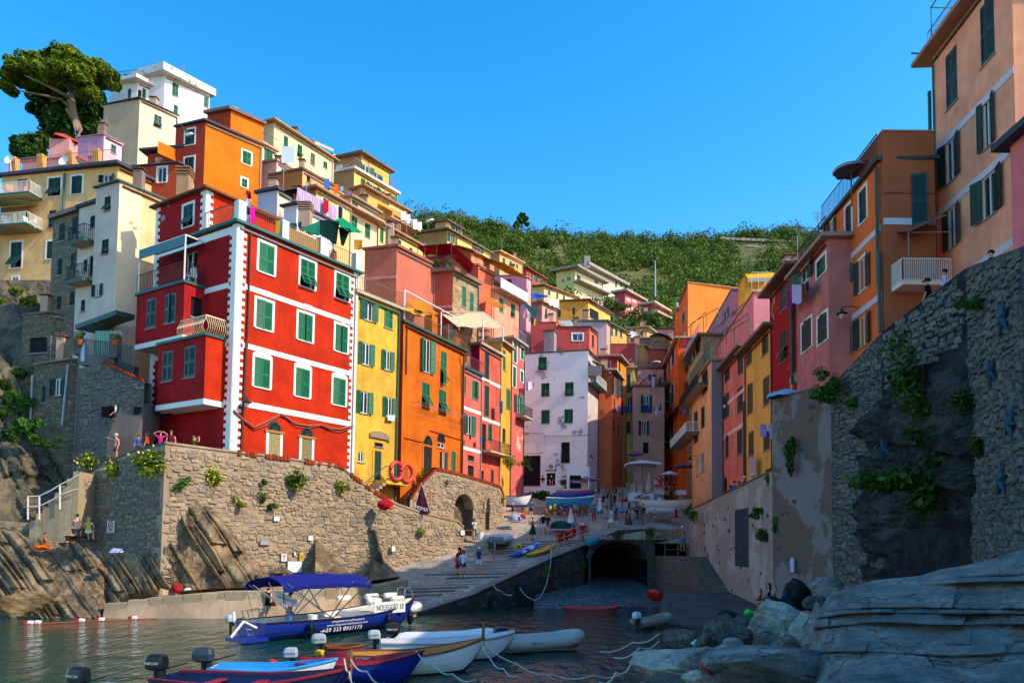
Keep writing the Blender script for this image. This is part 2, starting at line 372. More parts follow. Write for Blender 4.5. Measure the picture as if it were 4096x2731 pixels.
def wall_faces(mb, f, L, z0, z1, holes, rec=.145):
    us = sorted({0,L}|{h[0] for h in holes}|{h[1] for h in holes}); zs = sorted({z0,z1}|{h[2] for h in holes}|{h[3] for h in holes})
    us = [u for u in us if 0 <= u <= L]; zs = [z for z in zs if z0 <= z <= z1]
    flip = f.u.cross(V((0,0,1))).dot(f.n) < 0
    def q(a,b,c,d): mb.quad(*( (d,c,b,a) if flip else (a,b,c,d) ))
    for i in range(len(us)-1):
        for j in range(len(zs)-1):
            uc, zc = (us[i]+us[i+1])/2, (zs[j]+zs[j+1])/2
            if any(h[0] < uc < h[1] and h[2] < zc < h[3] for h in holes): continue
            q(f.P(us[i],zs[j]),f.P(us[i+1],zs[j]),f.P(us[i+1],zs[j+1]),f.P(us[i],zs[j+1]))
    for a, b, c, d in holes:
        q(f.P(a,c),f.P(a,c,-rec),f.P(a,d,-rec),f.P(a,d)); q(f.P(b,d),f.P(b,d,-rec),f.P(b,c,-rec),f.P(b,c))
        q(f.P(a,c),f.P(b,c),f.P(b,c,-rec),f.P(a,c,-rec)); q(f.P(a,d),f.P(a,d,-rec),f.P(b,d,-rec),f.P(b,d))
        q(f.P(a,c,-rec),f.P(b,c,-rec),f.P(b,d,-rec),f.P(a,d,-rec))
HOUSES = []
class House: pass
def parse(s): return [[(float(t) if t.replace('.','',1).replace('-','',1).isdigit() else t) for t in w.split()] for w in s.strip().split(';') if w.strip()]
def house(name, label, c, corner, Y, L, R, zb, col, colR=None, roof='flat', wl='', wr='', shm=None, trimc=None, ov=.35, roofm=None, cat='house', group='houses of the village', rh=.22, root=None):
    """corner pixel of the roof edge at depth Y; L=(pixel x | -metres, dir) left wall, R likewise; windows 'x0 x1 y0 y1 style ...' in frame c"""
    P = atc(c, corner[0], corner[1], Y); H = House(); zt = P.z
    def mk(spec, other):
        d = V((spec[1][0],spec[1][1],0)).normalized(); o = V((other[1][0],other[1][1],0)).normalized()
        n = V((d.y,-d.x,0)); n = n if n.dot(o) < 0 else -n
        f = Face(P, d, n)
        if spec[0] is None or spec[0] < 0: ln = -(spec[0] or -6)
        else: ln = abs(f.uv(c, spec[0], spec[2] if len(spec) > 2 else corner[1])[0])
        return f, ln
    H.L, H.ll = mk(L, R); H.R, H.lr = mk(R, L)
    root = root or thing(name, label, cat, (P.x, P.y, zb), group); H.root = root; H.zt, H.zb = zt, zb
    for f, ln, ws, side, cc in ((H.L,H.ll,wl,'L',col),(H.R,H.lr,wr,'R',colR or col)):  # col and colR: many callers pass shaded and sunlit tones of one plaster
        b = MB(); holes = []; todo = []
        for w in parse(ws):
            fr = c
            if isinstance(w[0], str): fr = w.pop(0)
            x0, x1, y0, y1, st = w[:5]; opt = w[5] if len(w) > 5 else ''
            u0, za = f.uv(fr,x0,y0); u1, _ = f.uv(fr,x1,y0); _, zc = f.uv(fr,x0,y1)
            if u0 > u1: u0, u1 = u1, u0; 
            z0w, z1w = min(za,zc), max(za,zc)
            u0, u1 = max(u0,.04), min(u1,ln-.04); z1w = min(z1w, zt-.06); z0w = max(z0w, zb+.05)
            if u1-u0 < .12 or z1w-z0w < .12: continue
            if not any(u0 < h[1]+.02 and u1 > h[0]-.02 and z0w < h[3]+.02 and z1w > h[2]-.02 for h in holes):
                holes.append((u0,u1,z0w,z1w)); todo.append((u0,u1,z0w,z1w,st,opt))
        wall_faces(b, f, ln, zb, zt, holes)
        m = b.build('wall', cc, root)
        for (u0,u1,a,e,st,opt) in todo:
            window(root, f, u0, u1, a, e, st, shm if 'k' not in opt else DKGREEN, trimc if 't' not in opt else WHITE, 'a' in opt)
    b = MB(); A, B = H.L.P(H.ll,0), H.R.P(H.lr,0); D = H.L.P(H.ll,0)+H.R.u*H.lr; C0 = V((P.x,P.y,0)); D.z = 0
    for a, e in ((A,D),(D,B)):
        b.quad((a.x,a.y,zb),(e.x,e.y,zb),(e.x,e.y,zt),(a.x,a.y,zt))
    b.build('back_wall', col, root)
    H.poly = [C0, B, D, A]; cen = (C0+D)/2
    area = sum(H.poly[i].x*H.poly[(i+1)%4].y-H.poly[(i+1)%4].x*H.poly[i].y for i in range(4))
    ring = H.poly if area > 0 else H.poly[::-1]
    rm = roofm or SLATE
    def off(k): 
        out = []
        for p in ring:
            q = p+ H.L.n*(k if (p-cen).dot(H.L.n) > 0 else -k)+H.R.n*(k if (p-cen).dot(H.R.n) > 0 else -k); out.append((q.x,q.y))
        return out
    b = MB()
    if roof in ('flat','terrace'):
        b.prism(off(ov), zt+.001, zt+rh); H.roof = b.build('roof', rm, root)
    elif roof == 'gable': 
        e = ov; z1 = zt+rh
        cL = [C0+H.L.n*e+H.R.n*e, B+H.R.n*e-H.L.n*e, D-H.R.n*e-H.L.n*e, A-H.R.n*e+H.L.n*e]
        r0 = (cL[0]+cL[3])/2; r1 = (cL[1]+cL[2])/2; hh = H.ll*.22
        for p, q, r, s_ in ((cL[0],cL[1],r1,r0),(r0,r1,cL[2],cL[3])):
            lo = [(p.x,p.y), (q.x,q.y), (r.x,r.y), (s_.x,s_.y)]
            zz = [zt,zt,zt+hh,zt+hh] if p is cL[0] else [zt+hh,zt+hh,zt,zt]
            ar = sum(lo[i][0]*lo[(i+1)%4][1]-lo[(i+1)%4][0]*lo[i][1] for i in range(4))
            if ar < 0: lo, zz = lo[::-1], zz[::-1]
            b.prism(lo, [z+.002 for z in zz], [z+.16 for z in zz])
        for p, q in ((C0,A),(B,D)):
            m_ = (p+q)/2; b.add([(p.x,p.y,zt),(q.x,q.y,zt),(m_.x,m_.y,zt+hh)], [(0,1,2)])
        H.roof = b.build('roof', rm, root)
    H.ring = ring; H.off = off; H.rh = rh; HOUSES.append((H,group,roof))
    return H
def band(H, side, c, x, y, hpx, m=None, u0=None, u1=None):
    f, ln = (H.L,H.ll) if side == 'L' else (H.R,H.lr); _, z = f.uv(c,x,y); _, z2 = f.uv(c,x,y+hpx)
    b = MB(); f.bx(b, u0 if u0 is not None else .0, u1 if u1 is not None else ln, z2, z, -.05, .035); return b.build('band', m or WHITE, H.root)
def railing(mb, a, b, h=1.0, sp=.13, r=.012, top=.02):
    a, b = V(a), V(b); n = max(2,int((b-a).length/sp)); up = V((0,0,h))
    mb.bar(a+up, b+up, top*2); mb.bar(a+V((0,0,.06)), b+V((0,0,.06)), top*1.4)
    for i in range(n+1):
        p = a.lerp(b, i/n); mb.bar(p, p+up, r*2)
def rail_thing(H, pts, h=1.0, m=None, sp=.13, name='railing', parent=None):
    b = MB()
    for i in range(len(pts)-1): railing(b, pts[i], pts[i+1], h, sp)
    return b.build(name, m or IRON, parent or H.root)
def terrace(H, m=None, h=1.0, sides='LR', sp=.14, z=None, inset=.05):
    z = z if z is not None else H.zt+H.rh+.004; o = .2
    C = H.L.P(0,z)+(H.L.n+H.R.n)*o; A = H.L.P(H.ll,z)+H.L.n*o; B = H.R.P(H.lr,z)+H.R.n*o
    if 'L' in sides: rail_thing(H, [A,C], h, m, sp)
    if 'R' in sides: rail_thing(H, [C,B], h, m, sp)
def balcony(H, side, c, x0, x1, y, dep=.9, m=None, rm=None, h=1.0, rail=True, th=.16, sp=.13):
    f = H.L if side == 'L' else H.R; u0, z = f.uv(c,x0,y); u1, _ = f.uv(c,x1,y)
    if u0 > u1: u0, u1 = u1, u0
    b = MB(); f.bx(b, u0, u1, z-th, z, -.05, dep); s = b.build('balcony', m or TEAL, H.root)
    k = MB(); f.bx(k, u0+.08, u1-.08, z-th-.03, z-th-.002, .01, dep-.06); k.build('soffit', plaster('#b9a88c'), s)
    if rail:
        d = dep-.05; rail_thing(H, [f.P(u0+.04,z,.0),f.P(u0+.04,z,d),f.P(u1-.04,z,d),f.P(u1-.04,z,0)], h, rm, sp, 'railing', s)
    return f, u0, u1, z, s
def downpipe(H, side, c, x, y0, y1, m=None, r=.06, d=.1):
    f = H.L if side == 'L' else H.R; u, za = f.uv(c,x,y0); _, zb_ = f.uv(c,x,y1); b = MB(); b.tube([f.P(u,zb_,d),f.P(u,za,d)], r, 6); return b.build('downpipe', m or PIPE, H.root)
def water():
    t = NT('harbour_water')
    n1 = t.noise(1.5, 3, .55, sc=(1,.45,1)); n2 = t.noise(6.0, 3, .6, sc=(1,.55,1)); n3 = t.noise(.22, 3, .6)
    a = t.n('Math', operation='MULTIPLY_ADD'); t.l(n2, a.inputs[0]); a.inputs[1].default_value = .22; t.l(n1, a.inputs[2])
    t.bump(a.outputs[0], .75, .26)
    col = t.mix(n3, lin('#0a2c27'), lin('#154a3c'))
    m = t.out(col, .06, .5); t.b.inputs['IOR'].default_value = 1.33
    b = MB(); n = 40
    b.grid([[(x,y,0) for x in np.linspace(-160,160,n)] for y in np.linspace(-120,66,n)])
    return struct(b.build('water', m))
water()
RED, RED_SHADE = plaster('#bd2c08', .55), plaster('#a81a1c', .55)  # darker, cooler copy puts the left side's shade into its colour
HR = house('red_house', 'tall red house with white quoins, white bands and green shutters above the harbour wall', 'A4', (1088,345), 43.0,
  (300,(-1,.62),330), (2252,(.69,1),800), 8.3, RED_SHADE, RED, wl='A4 595 700 640 900 g k',
  wr='''A4 1297 1445 520 805 c t; A4 1697 1836 680 945 h t; A4 2037 2165 815 1062 h t; A4 1270 1425 1068 1348 c t; A4 1674 1812 1198 1462 c t; A4 2032 2150 1312 1572 c t;
  A5 1252 1402 180 468 c ta; A5 1650 1785 282 560 c ta; A5 2010 2130 377 640 c ta''', roofm=TEAL, ov=.3, rh=.16)
def zl(f, c, x, y): return f.uv(c,x,y)[1]
for y, h, fr in ((908,52,'A4'),(1482,52,'A4'),(598,58,'A5')):
    z1, z0 = zl(HR.R,fr,1095,y), zl(HR.R,fr,1095,y+h)
    b = MB(); HR.R.bx(b, .6, HR.lr-.35, z0, z1, -.05, .035); b.build('band', WHITE, HR.root)
    b = MB(); HR.L.bx(b, .6, HR.ll-.35, z0, z1, -.05, .035); b.build('band', WHITE, HR.root)
b = MB(); HR.L.bx(b, .3, HR.ll, HR.zt-.55, HR.zt-.1, -.05, .03); b.build('band', WHITE, HR.root)
for fx, y, fr in ((1362,1018,'A4'),(1765,1150,'A4'),(2105,1285,'A4')): 
    u, z = HR.R.uv(fr, fx, y); b = MB(); b.hexa([HR.R.P(u-.12,z-.22,.045),HR.R.P(u+.12,z-.22,.045),HR.R.P(u+.12,z-.22,-.02),HR.R.P(u-.12,z-.22,-.02),HR.R.P(u-.34,z+.12,.045),HR.R.P(u+.34,z+.12,.045),HR.R.P(u+.34,z+.12,-.02),HR.R.P(u-.34,z+.12,-.02)]); b.build('keystone', WHITE, HR.root)
def quoins(root, f, u, sgn, z0, z1, w=.42, ext=.22, st=.46, m=None):
    b = MB(); f.bx(b, min(u,u+sgn*w), max(u,u+sgn*w), z0, z1, -.05, .04); b.build('corner_strip', m or WHITE, root)
    z = z0+.1
    while z+st*.5 < z1:
        b = MB(); a = u+sgn*(w-.01); e = a+sgn*ext; f.bx(b, min(a,e), max(a,e), z, z+st*.5, -.05, .038); b.build('quoin', m or WHITE, root); z += st
quoins(HR.root, HR.R, 0.0, 1, HR.zb, HR.zt-.02); quoins(HR.root, HR.R, HR.lr, -1, HR.zb, HR.zt-.02)
quoins(HR.root, HR.L, 0.0, 1, HR.zb, HR.zt-.02); quoins(HR.root, HR.L, HR.ll, -1, HR.zb, HR.zt-.02, .3)
downpipe(HR, 'R', 'A4', 1205, 400, 1560); b = MB(); u, z = HR.R.uv('A5',1165,10); b.tube([HR.R.P(u,z,.1), HR.R.P(u-.12,8.6,.1)], .07, 6); b.build('downpipe', PIPE, HR.root)
u_a = HR.L.uv('A4',775,400)[0]; pa = HR.L.P(u_a,0)
za1 = zl(HR.L,'A4',790,22); fA = HR.L; zt0 = HR.zt+.162
u0w, z1w = fA.uv('A4',662,150); u1w, _ = fA.uv('A4',568,165); _, z0w = fA.uv('A4',662,360)
fA2 = Face(fA.P(u_a,0), fA.u, fA.n); b = MB()
wall_faces(b, fA2, HR.ll-u_a, zt0, za1, [(u0w-u_a,u1w-u_a,z0w,z1w)]); b.build('attic_wall', RED_SHADE, HR.root)
window(HR.root, fA2, u0w-u_a, u1w-u_a, z0w, z1w, 'h', TEAL, WHITE)
fR2 = Face(fA.P(u_a,0), HR.R.u, HR.R.n); da, _ = fR2.uv('A4',835,200); db, _ = fR2.uv('A4',1060,200)
b = MB(); ud, zd = fR2.uv('A4',1027,200); wall_faces(b, fR2, 5.2, zt0, za1, [(ud,ud+.8,zt0+.05,zt0+2.1)]); b.build('attic_wall', RED, HR.root)
b = MB(); fR2.bx(b, ud, ud+.8, zt0+.05, zt0+2.1, -.12,-.04); b.build('attic_door', DKGREEN, HR.root)
quoins(HR.root, fA2, 0, 1, zt0, za1, .3); quoins(HR.root, fR2, 0, 1, zt0, za1, .25); quoins(HR.root, fA2, HR.ll-u_a, -1, zt0, za1, .25)
b = MB(); p0 = fA.P(u_a-.35,za1,.35); p1 = fA.P(HR.ll+.3,za1,.35); q0, q1 = p0+HR.R.u*6, p1+HR.R.u*6
b.hexa([p1,p0,q0,q1]+[v+V((0,0,.14)) for v in (p1,p0,q0,q1)]); b.build('attic_roof', ROOFT, HR.root)
for d_ in (fA.P(HR.ll,zt0)+HR.R.u*5.2,): 
    b = MB(); a_ = fA.P(HR.ll,zt0); e_ = fA.P(u_a,zt0)+HR.R.u*5.2
    for A_, B_ in ((a_,d_),(d_,e_)): b.quad((A_.x,A_.y,zt0),(B_.x,B_.y,zt0),(B_.x,B_.y,za1),(A_.x,A_.y,za1))
    b.build('attic_back_wall', RED_SHADE, HR.root)
for (x, y, r) in ((372,300,.42),(422,180,.2)):
    u, z = fA.uv('A4',x,y); b = MB(); M = Matrix((fA.u, V((0,0,1)), fA.n)).transposed(); b.lathe([(0,.05),(r*.5,.05),(r*.5,0)], fA.P(u,z,.0), 14, M); b.build('round_vent', GREY, HR.root)
zz = HR.zt+.162
for xa in (1105,1545,1915,2262):
    u = max(.25,min(HR.lr-.05, HR.R.uv('A4',xa,420)[0])); b = MB(); HR.R.bx(b, u-.28, u+.22, zz, zz+1.25, -.35, .12); b.build('pier', WHITE, HR.root)
BAMB = paint('#b98d56', .8, vary=.4)
us_ = [max(.25,min(HR.lr-.05, HR.R.uv('A4',xa,420)[0])) for xa in (1105,1545,1915,2262)]
for i in range(3):
    rail_thing(HR, [HR.R.P(us_[i]+.22,zz,0), HR.R.P(us_[i+1]-.28,zz,0)], 1.1, RUST, .16)
b = MB(); HR.R.bx(b, us_[1]+.25, us_[2]-.3, zz+.08, zz+1.0, -.09, -.06); b.build('reed_screen', BAMB, HR.root)
b = MB(); HR.R.bx(b, us_[0]+.9, us_[1]-.3, zz+.08, zz+1.0, -1.2, -1.12); b.build('terrace_screen', RED, HR.root)
rail_thing(HR, [HR.L.P(u_a-.1,zz,.1), HR.L.P(.3,zz,.1)], 1.1, RUST, .15)
def solve_d(f, u, z, c, x):
    X = px(c,x,0)[0]; lo, hi = 0., 6.
    for _ in range(40):
        m = (lo+hi)/2
        if proj(f.P(u,z,m))[0] > X: lo = m
        else: hi = m
    return lo
def bay(H, f, u0, u1, z0, z1, d, col, colS, wf='', ws='', shm=None, style=TEAL):
    """box hung on face f between u0 (right) and u1 (left), out by d"""
    F = Face(f.P(u0,0,d), f.u, f.n); S = Face(f.P(u0,0,d), -f.n, -f.u); parts = []
    for ff, ln, w, cc in ((F,u1-u0,wf,col),(S,d,ws,colS)):
        holes = []; td = []
        for q in parse(w):
            fr, x0, x1, y0, y1, st = q[:6]; a, za = ff.uv(fr,x0,y0); e, _ = ff.uv(fr,x1,y0); _, zc = ff.uv(fr,x0,y1); a, e = min(a,e), max(a,e)
            a, e = max(a,.03), min(e,ln-.03); lo, hi = max(min(za,zc),z0+.05), min(max(za,zc),z1-.05)
            if e-a > .1 and hi-lo > .1: holes.append((a,e,lo,hi)); td.append((a,e,lo,hi,st))
        b = MB(); wall_faces(b, ff, ln, z0, z1, holes); b.build('bay_wall', cc, H.root)
        for (a,e,lo,hi,st) in td: window(H.root, ff, a, e, lo, hi, st, shm or style)
    b = MB(); f.bx(b, u0, u1, z0-.02, z0-.001, -.02, d); f.bx(b, u1+.001, u1+.02, z0, z1, -.02, d); b.build('bay_side', col, H.root)
    b = MB(); f.bx(b, u0-.03, u1+.03, z0-.34, z0-.021, -.02, d+.03); b.build('bay_band', WHITE, H.root)
    b = MB(); f.bx(b, u0-.1, u1+.1, z1+.001, z1+.16, -.02, d+.12); b.build('bay_roof', TEAL, H.root)
    return F, S
uB = HR.L.uv('A4',772,1000)[0]; zB1 = zl(HR.L,'A4',772,985); zB0 = zl(HR.L,'A4',772,1465)
dB = solve_d(HR.L, uB, zB1, 'A4', 575); Fq = Face(HR.L.P(uB,0,dB), HR.L.u, HR.L.n); wB = Fq.uv('A4',118,1060)[0]
BF, BS = bay(HR, HR.L, uB, uB+wB, zB0, zB1, dB, RED_SHADE, RED_SHADE, 'A4 215 303 1085 1365 p; A4 393 492 1040 1318 p', 'A4 638 752 1045 1240 d')
uC = HR.L.uv('A5',962,300)[0]; zC1 = zB0-.36; zC0 = zl(HR.L,'A5',962,620)
dC = solve_d(HR.L, uC, zC1-1, 'A5', 776); Fq = Face(HR.L.P(uC,0,dC), HR.L.u, HR.L.n); wC = Fq.uv('A5',322,150)[0]
CF, CS = bay(HR, HR.L, uC, uC+wC, zC0, zC1, dC, RED_SHADE, RED, 'A5 366 464 140 428 p; A5 578 684 95 392 p')
zr = zB1+.165
rail_thing(HR, [BF.P(wB+.05,zr,0), BF.P(.05,zr,0), BF.P(.05,zr,-dB)], 1.15, IRON, .16)
b = MB()
for u, d in ((.06,0),(wB*.98,0)): b.tube([BF.P(u,zr,d), BF.P(u,zr+2.75,d)], .05, 6)
b.tube([BF.P(.06,zr+2.75,0), BF.P(wB*.98,zr+2.75,0)], .05, 6); b.tube([BF.P(.06,zr+2.75,0), BF.P(.06,zr+2.75,-dB)], .05, 6)
aw = b.build('awning_frame', WHITE, HR.root)
b = MB(); b.grid([[BF.P(wB*t, zr+2.75-.62*s, .05) for t in np.linspace(.01,.98,18)] for s in (0,1)])
b.grid([[BF.P(wB*t, zr+2.78+.05*s, -dB*.8*s) for t in np.linspace(.01,.98,18)] for s in (0,1)]); b.build('awning_cloth', cloth('#7f9fa6','#3e6672',3.2,0), HR.root)
b = MB(); ptsb = [CF.P(wC*.52,0,.05), CF.P(-.05,0,.05), CF.P(-.05,0,-dC*.95)]; zr2 = zC1+.17
for i in range(2):
    A_, B_ = ptsb[i], ptsb[i+1]; n = 16 if i == 0 else 9; out = HR.L.n if i == 0 else -HR.L.u
    for k in range(n+1):
        p = A_.lerp(B_, k/n); b.tube([V((p.x,p.y,zr2+h_))+out*o_ for h_, o_ in ((0,.05),(.25,.22),(.5,.2),(.75,.06),(1.0,0))], .02, 4)
    b.bar(V((A_.x,A_.y,zr2+1)), V((B_.x,B_.y,zr2+1)), .06)
b.build('bowed_railing', CREAMP, HR.root)
def door(H, side, c, x0, x1, y0, y1, m, arch=True, lintel=True, trim=WHITE):
    f = H.L if side == 'L' else H.R; u0, z1 = f.uv(c,x0,y0); u1, _ = f.uv(c,x1,y0); _, z0 = f.uv(c,x0,y1); u0, u1 = min(u0,u1), max(u0,u1); w = u1-u0
    b = MB(); f.bx(b, u0-.18, u0, z0, z1, -.05, .05); f.bx(b, u1, u1+.18, z0, z1, -.05, .05); fr = b.build('door_frame', trim, H.root)
    b = MB(); n = 4
    for i in range(n): f.bx(b, u0+w*i/n+.006, u0+w*(i+1)/n-.006, z0, z1, -.05, .02)
    b.build('door_leaf', m, fr)
    if lintel: b = MB(); f.bx(b, u0-.3, u1+.3, z1+.002, z1+.16, -.05, .09); b.build('lintel', paint('#b5713f',.8), fr)
    if arch:
        b = MB(); za = z1+.165; n = 10; cx = (u0+u1)/2; r = w/2+.02
        pts = [f.P(cx+r*math.cos(math.pi*i/n), za+r*1.15*math.sin(math.pi*i/n), .012) for i in range(n+1)]
        b.add([f.P(cx,za,.012)]+pts, [(0,i+1,i+2) for i in range(n)]); b.build('fanlight', glassmat(), fr)
        b = MB()
        for i in range(1,n): b.bar(f.P(cx,za,.03), f.P(cx+r*math.cos(math.pi*i/n), za+r*1.15*math.sin(math.pi*i/n), .03), .035)
        for i in range(n): b.bar(pts[i], pts[i+1], .09)
        b.build('fanlight_bars', DKGREEN, fr)
OLDW = paint('#9a8a58', .8, vary=.5)
door(HR,'R','A5',1385,1497,912,1165,OLDW); door(HR,'R','A5',1703,1803,965,1205,OLDW)
b = MB(); pts = []
for x, y in ((1040,700),(1130,790),(1240,865),(1340,820),(1490,735),(1560,775),(1640,830),(1760,850),(1880,840),(1960,870),(2060,885),(2190,850)):
    u, z = HR.R.uv('A5',x,y); pts.append(HR.R.P(u,z,.09+random.uniform(0,.05)))
b.tube(pts, .055, 5); b.tube([p+V((0,0,-.12+.2*math.sin(i*1.7)*.4)) for i, p in enumerate(pts)], .03, 4); b.build('slung_cable', paint('#a55a45',.8), HR.root)
pe = HR.R.P(HR.lr+.02,0)
def ypx(p, c='P'): return proj(p)[0]
YEL = plaster('#dcae3c', .6)
HY = house('yellow_house', 'narrow yellow house with green shutters squeezed between red and orange house', 'A6', (80,640), pe.y, (-5,(-1,.62)), (572,(.69,1),830), 6.5, YEL, roofm=plaster('#b3a688'), ov=.3,
 wr='''A6 165 262 725 930 o; A6 393 490 800 1018 c; A6 140 228 1190 1440 o; A6 392 462 1280 1500 o; A7 118 208 318 570 o; A7 410 482 390 612 o; A7 92 160 1015 1130 g; A7 280 378 905 950 d''')
door(HY,'R','A7',277,352,1000,1330,DKGREEN,arch=False,lintel=False,trim=YEL)
terrace(HY, RUST, 1.0, 'R', .16); downpipe(HY,'R','A6',552,860,1568,TEAL); b = MB(); u,z = HY.R.uv('A7',540,10); b.tube([HY.R.P(u,z,.1),HY.R.P(u-.05,6.6,.1)],.07,6); b.build('downpipe',TEAL,HY.root)
b = MB(); u, z = HY.R.uv('A7',325,860); pts = [(-.95,-.02),(-.95,.25),(-.6,.42),(0,.5),(.6,.42),(.95,.2),(1.0,-.25),(.85,-.05)]
b.add([HY.R.P(u+a,z+c_,.02) for a, c_ in pts]+[HY.R.P(u+a,z+c_,.14) for a, c_ in pts], [tuple(range(8,16)),]+[(i,(i+1)%8,8+(i+1)%8,8+i) for i in range(8)]); b.build('arched_lintel', plaster('#8f7f66'), HY.root)
pe = HY.R.P(HY.lr+.1,0)
ORG = plaster('#d2690f', .55)
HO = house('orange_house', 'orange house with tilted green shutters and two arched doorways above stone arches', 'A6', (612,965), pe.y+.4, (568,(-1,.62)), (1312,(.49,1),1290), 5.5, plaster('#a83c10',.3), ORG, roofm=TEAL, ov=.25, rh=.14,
 wr='''A6 842 918 1145 1525 o; A6 1035 1105 1285 1655 h; A7 824 912 215 490 h; A7 1014 1100 298 562 h; A7 1045 1082 1015 1225 o k; A7 1155 1207 1002 1250 c; A7 998 1080 905 962 g''')
door(HO,'R','A7',838,930,945,1275,paint('#26282a',.5),arch=True,lintel=False,trim=ORG)
u,z = HO.R.uv('A7',1040,905)
b = MB(); n=10
b.add([HO.R.P(u,z,.015)]+[HO.R.P(u+.62*math.cos(math.pi*i/n), z+.8*math.sin(math.pi*i/n), .015) for i in range(n+1)], [(0,i+1,i+2) for i in range(n)]); b.build('arched_light', glassmat(), HO.root)
for xa in (960,1235):
    u = HO.R.uv('A6',xa,1200)[0]; b = MB(); HO.R.bx(b, u-.42, u+.42, HO.zt+.145, HO.zt+1.75, -.7, .02); b.build('pier', ORG, HO.root)
terrace(HO, RUST, 1.0, 'R', .16); downpipe(HO,'R','A6',640,1000,1568,PIPE,.05); downpipe(HO,'R','A7',1275,20,1280,PIPE,.05)
b = MB() 
for (x0,y0,x1,y1) in ((690,465,1270,640),(690,560,1250,735)):
    for k in range(4 if y0 == 465 else 1):
        ua,za_ = HO.R.uv('A7',x0,y0); ub,zb_ = HO.R.uv('A7',x1,y1); b.tube([HO.R.P(ua,za_+.05*k,.25+.18*k), HO.R.P((ua+ub)/2,(za_+zb_)/2+.02*k,.25+.18*k), HO.R.P(ub,zb_+.05*k,.25+.18*k)], .012, 4)
for x,y in ((690,465),(960,555),(1270,640)):
    u,z = HO.R.uv('A7',x,y); b.bar(HO.R.P(u,z,.0),HO.R.P(u,z+.1,.9),.03)
b.build('clothes_line', GREY, HO.root)
b = MB(); pp=[HO.R.uv('A7',x,y) for x,y in ((615,855),(820,905),(900,770),(1260,880))]; b.tube([HO.R.P(u,z,.06) for u,z in pp], .04, 4); b.build('cable', paint('#c45a12',.8), HO.root)
PNK, PNK2 = plaster('#d96c5a',.5), plaster('#cf6048',.5)
pe = HO.R.P(HO.lr+.05,0)
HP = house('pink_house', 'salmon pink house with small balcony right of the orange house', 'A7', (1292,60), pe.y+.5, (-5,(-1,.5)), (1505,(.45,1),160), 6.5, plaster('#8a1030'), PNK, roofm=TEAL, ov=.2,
 wr='''A7 1296 1326 150 355 c; A7 1394 1470 193 402 c; A7 1322 1390 585 808 o; A7 1346 1414 1050 1112 d; A7 1344 1412 1165 1330 d''')
terrace(HP, paint('#8a2b3b'), 1.0, 'R', .13)
for y in (505,965): band(HP,'R','A7',1292,y-15,38)
pe = HP.R.P(HP.lr+.03,0)
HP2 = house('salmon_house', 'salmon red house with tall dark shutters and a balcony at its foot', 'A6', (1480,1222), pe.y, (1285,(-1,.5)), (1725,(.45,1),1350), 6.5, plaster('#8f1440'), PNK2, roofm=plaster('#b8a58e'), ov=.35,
 wr='''A6 1538 1590 1290 1630 c k; A7 1535 1588 250 605 c k; A7 1574 1622 695 885 c; A7 1505 1552 690 985 d; A7 1480 1525 1225 1345 d; A7 1605 1640 1215 1390 c k''')
for y in (160,612): band(HP2,'R','A7',1500,y,36)
balcony(HP2,'R','A7',1482,1722,1000,1.1,plaster('#d8b9a0'),IRON)
pe = HP2.R.P(HP2.lr+.05,0)
terrace(HP2, RUST, 1.0, 'R', .16)
HN = house('ochre_house', 'narrow ochre house with rough stone base beside the salmon house', 'A6', (1728,1190), pe.y+.3, (-5,(-1,.5)), (1842,(.35,1),1230), 6.5, plaster('#d9a63a'), plaster('#d9a63a'), roofm=plaster('#a3977f'),
 wr='A6 1745 1775 1270 1500 c; A7 1783 1828 290 515 c; A7 1740 1775 745 900 d')
pe = HN.R.P(HN.lr+.05,0)
HK = house('rose_house', 'rose house with white trims and laundry, wedged against the big white house', 'A6', (1850,1150), pe.y+.2, (-5,(-1,.5)), (1990,(.4,1),1200), 7, plaster('#c85a55'), peeling('#d2635a','#d9b8a8',.56), roofm=plaster('#a8a090'), trimc=None,
 wr='A6 1863 1902 1190 1415 c t; A6 1948 1980 1240 1385 c t; A7 1858 1892 40 272 c t; A7 1944 1974 90 215 c t; A7 1895 1940 365 560 o')
balcony(HK,'R','A7',1885,1990,600,1.0,plaster('#b7b0a0'),IRON)
terrace(HK, GREY, 1.0, 'R', .2)
WHT = peeling('#f0eae6','#aaa49e',.59,.5)
HW = house('white_house', 'big weathered white house facing the slipway at the head of the square', 'B1', (862,1142), 82, (128,(-1,.3)), (980,(.36,1)), 8.6, WHT, plaster('#c9beb4'), roofm=SLATE, ov=.15, rh=.1, shm=paint('#0f5a37',.6),
 wl='''B1 298 390 1222 1366 h; B1 330 420 1520 1940 h; B2 600 698 84 234 h; B2 330 425 400 552 c; B2 592 690 390 546 c; B2 556 652 765 1000 d; B2 385 500 1012 1086 d; B2 390 488 1115 1250 d; B2 125 320 920 1260 d; B2 690 752 1120 1180 g'''.replace('B1 330 420 1520 1940 h','B2 330 421 95 242 h'),
 wr='B2 1075 1092 140 290 c; B2 1050 1085 320 445 c; B2 1068 1088 450 590 c k; B2 1050 1085 800 1050 c k')
u,z = HW.L.uv('B2',545,1000); u2,_ = HW.L.uv('B2',655,1000); rail_thing(HW,[HW.L.P(max(u,u2),z,.02),HW.L.P(min(u,u2),z,.02)],1.0,IRON,.12)
b = MB(); pp=[HW.L.uv('B2',x,y) for x,y in ((125,660),(350,660),(375,685),(650,688),(830,684),(950,684),(965,860))]; b.tube([HW.L.P(u,z,.04) for u,z in pp],.035,4)
pp=[HW.L.uv('B2',x,y) for x,y in ((365,665),(365,880),(250,890),(120,880))]; b.tube([HW.L.P(u,z,.04) for u,z in pp],.03,4); b.build('cable',GREY,HW.root)
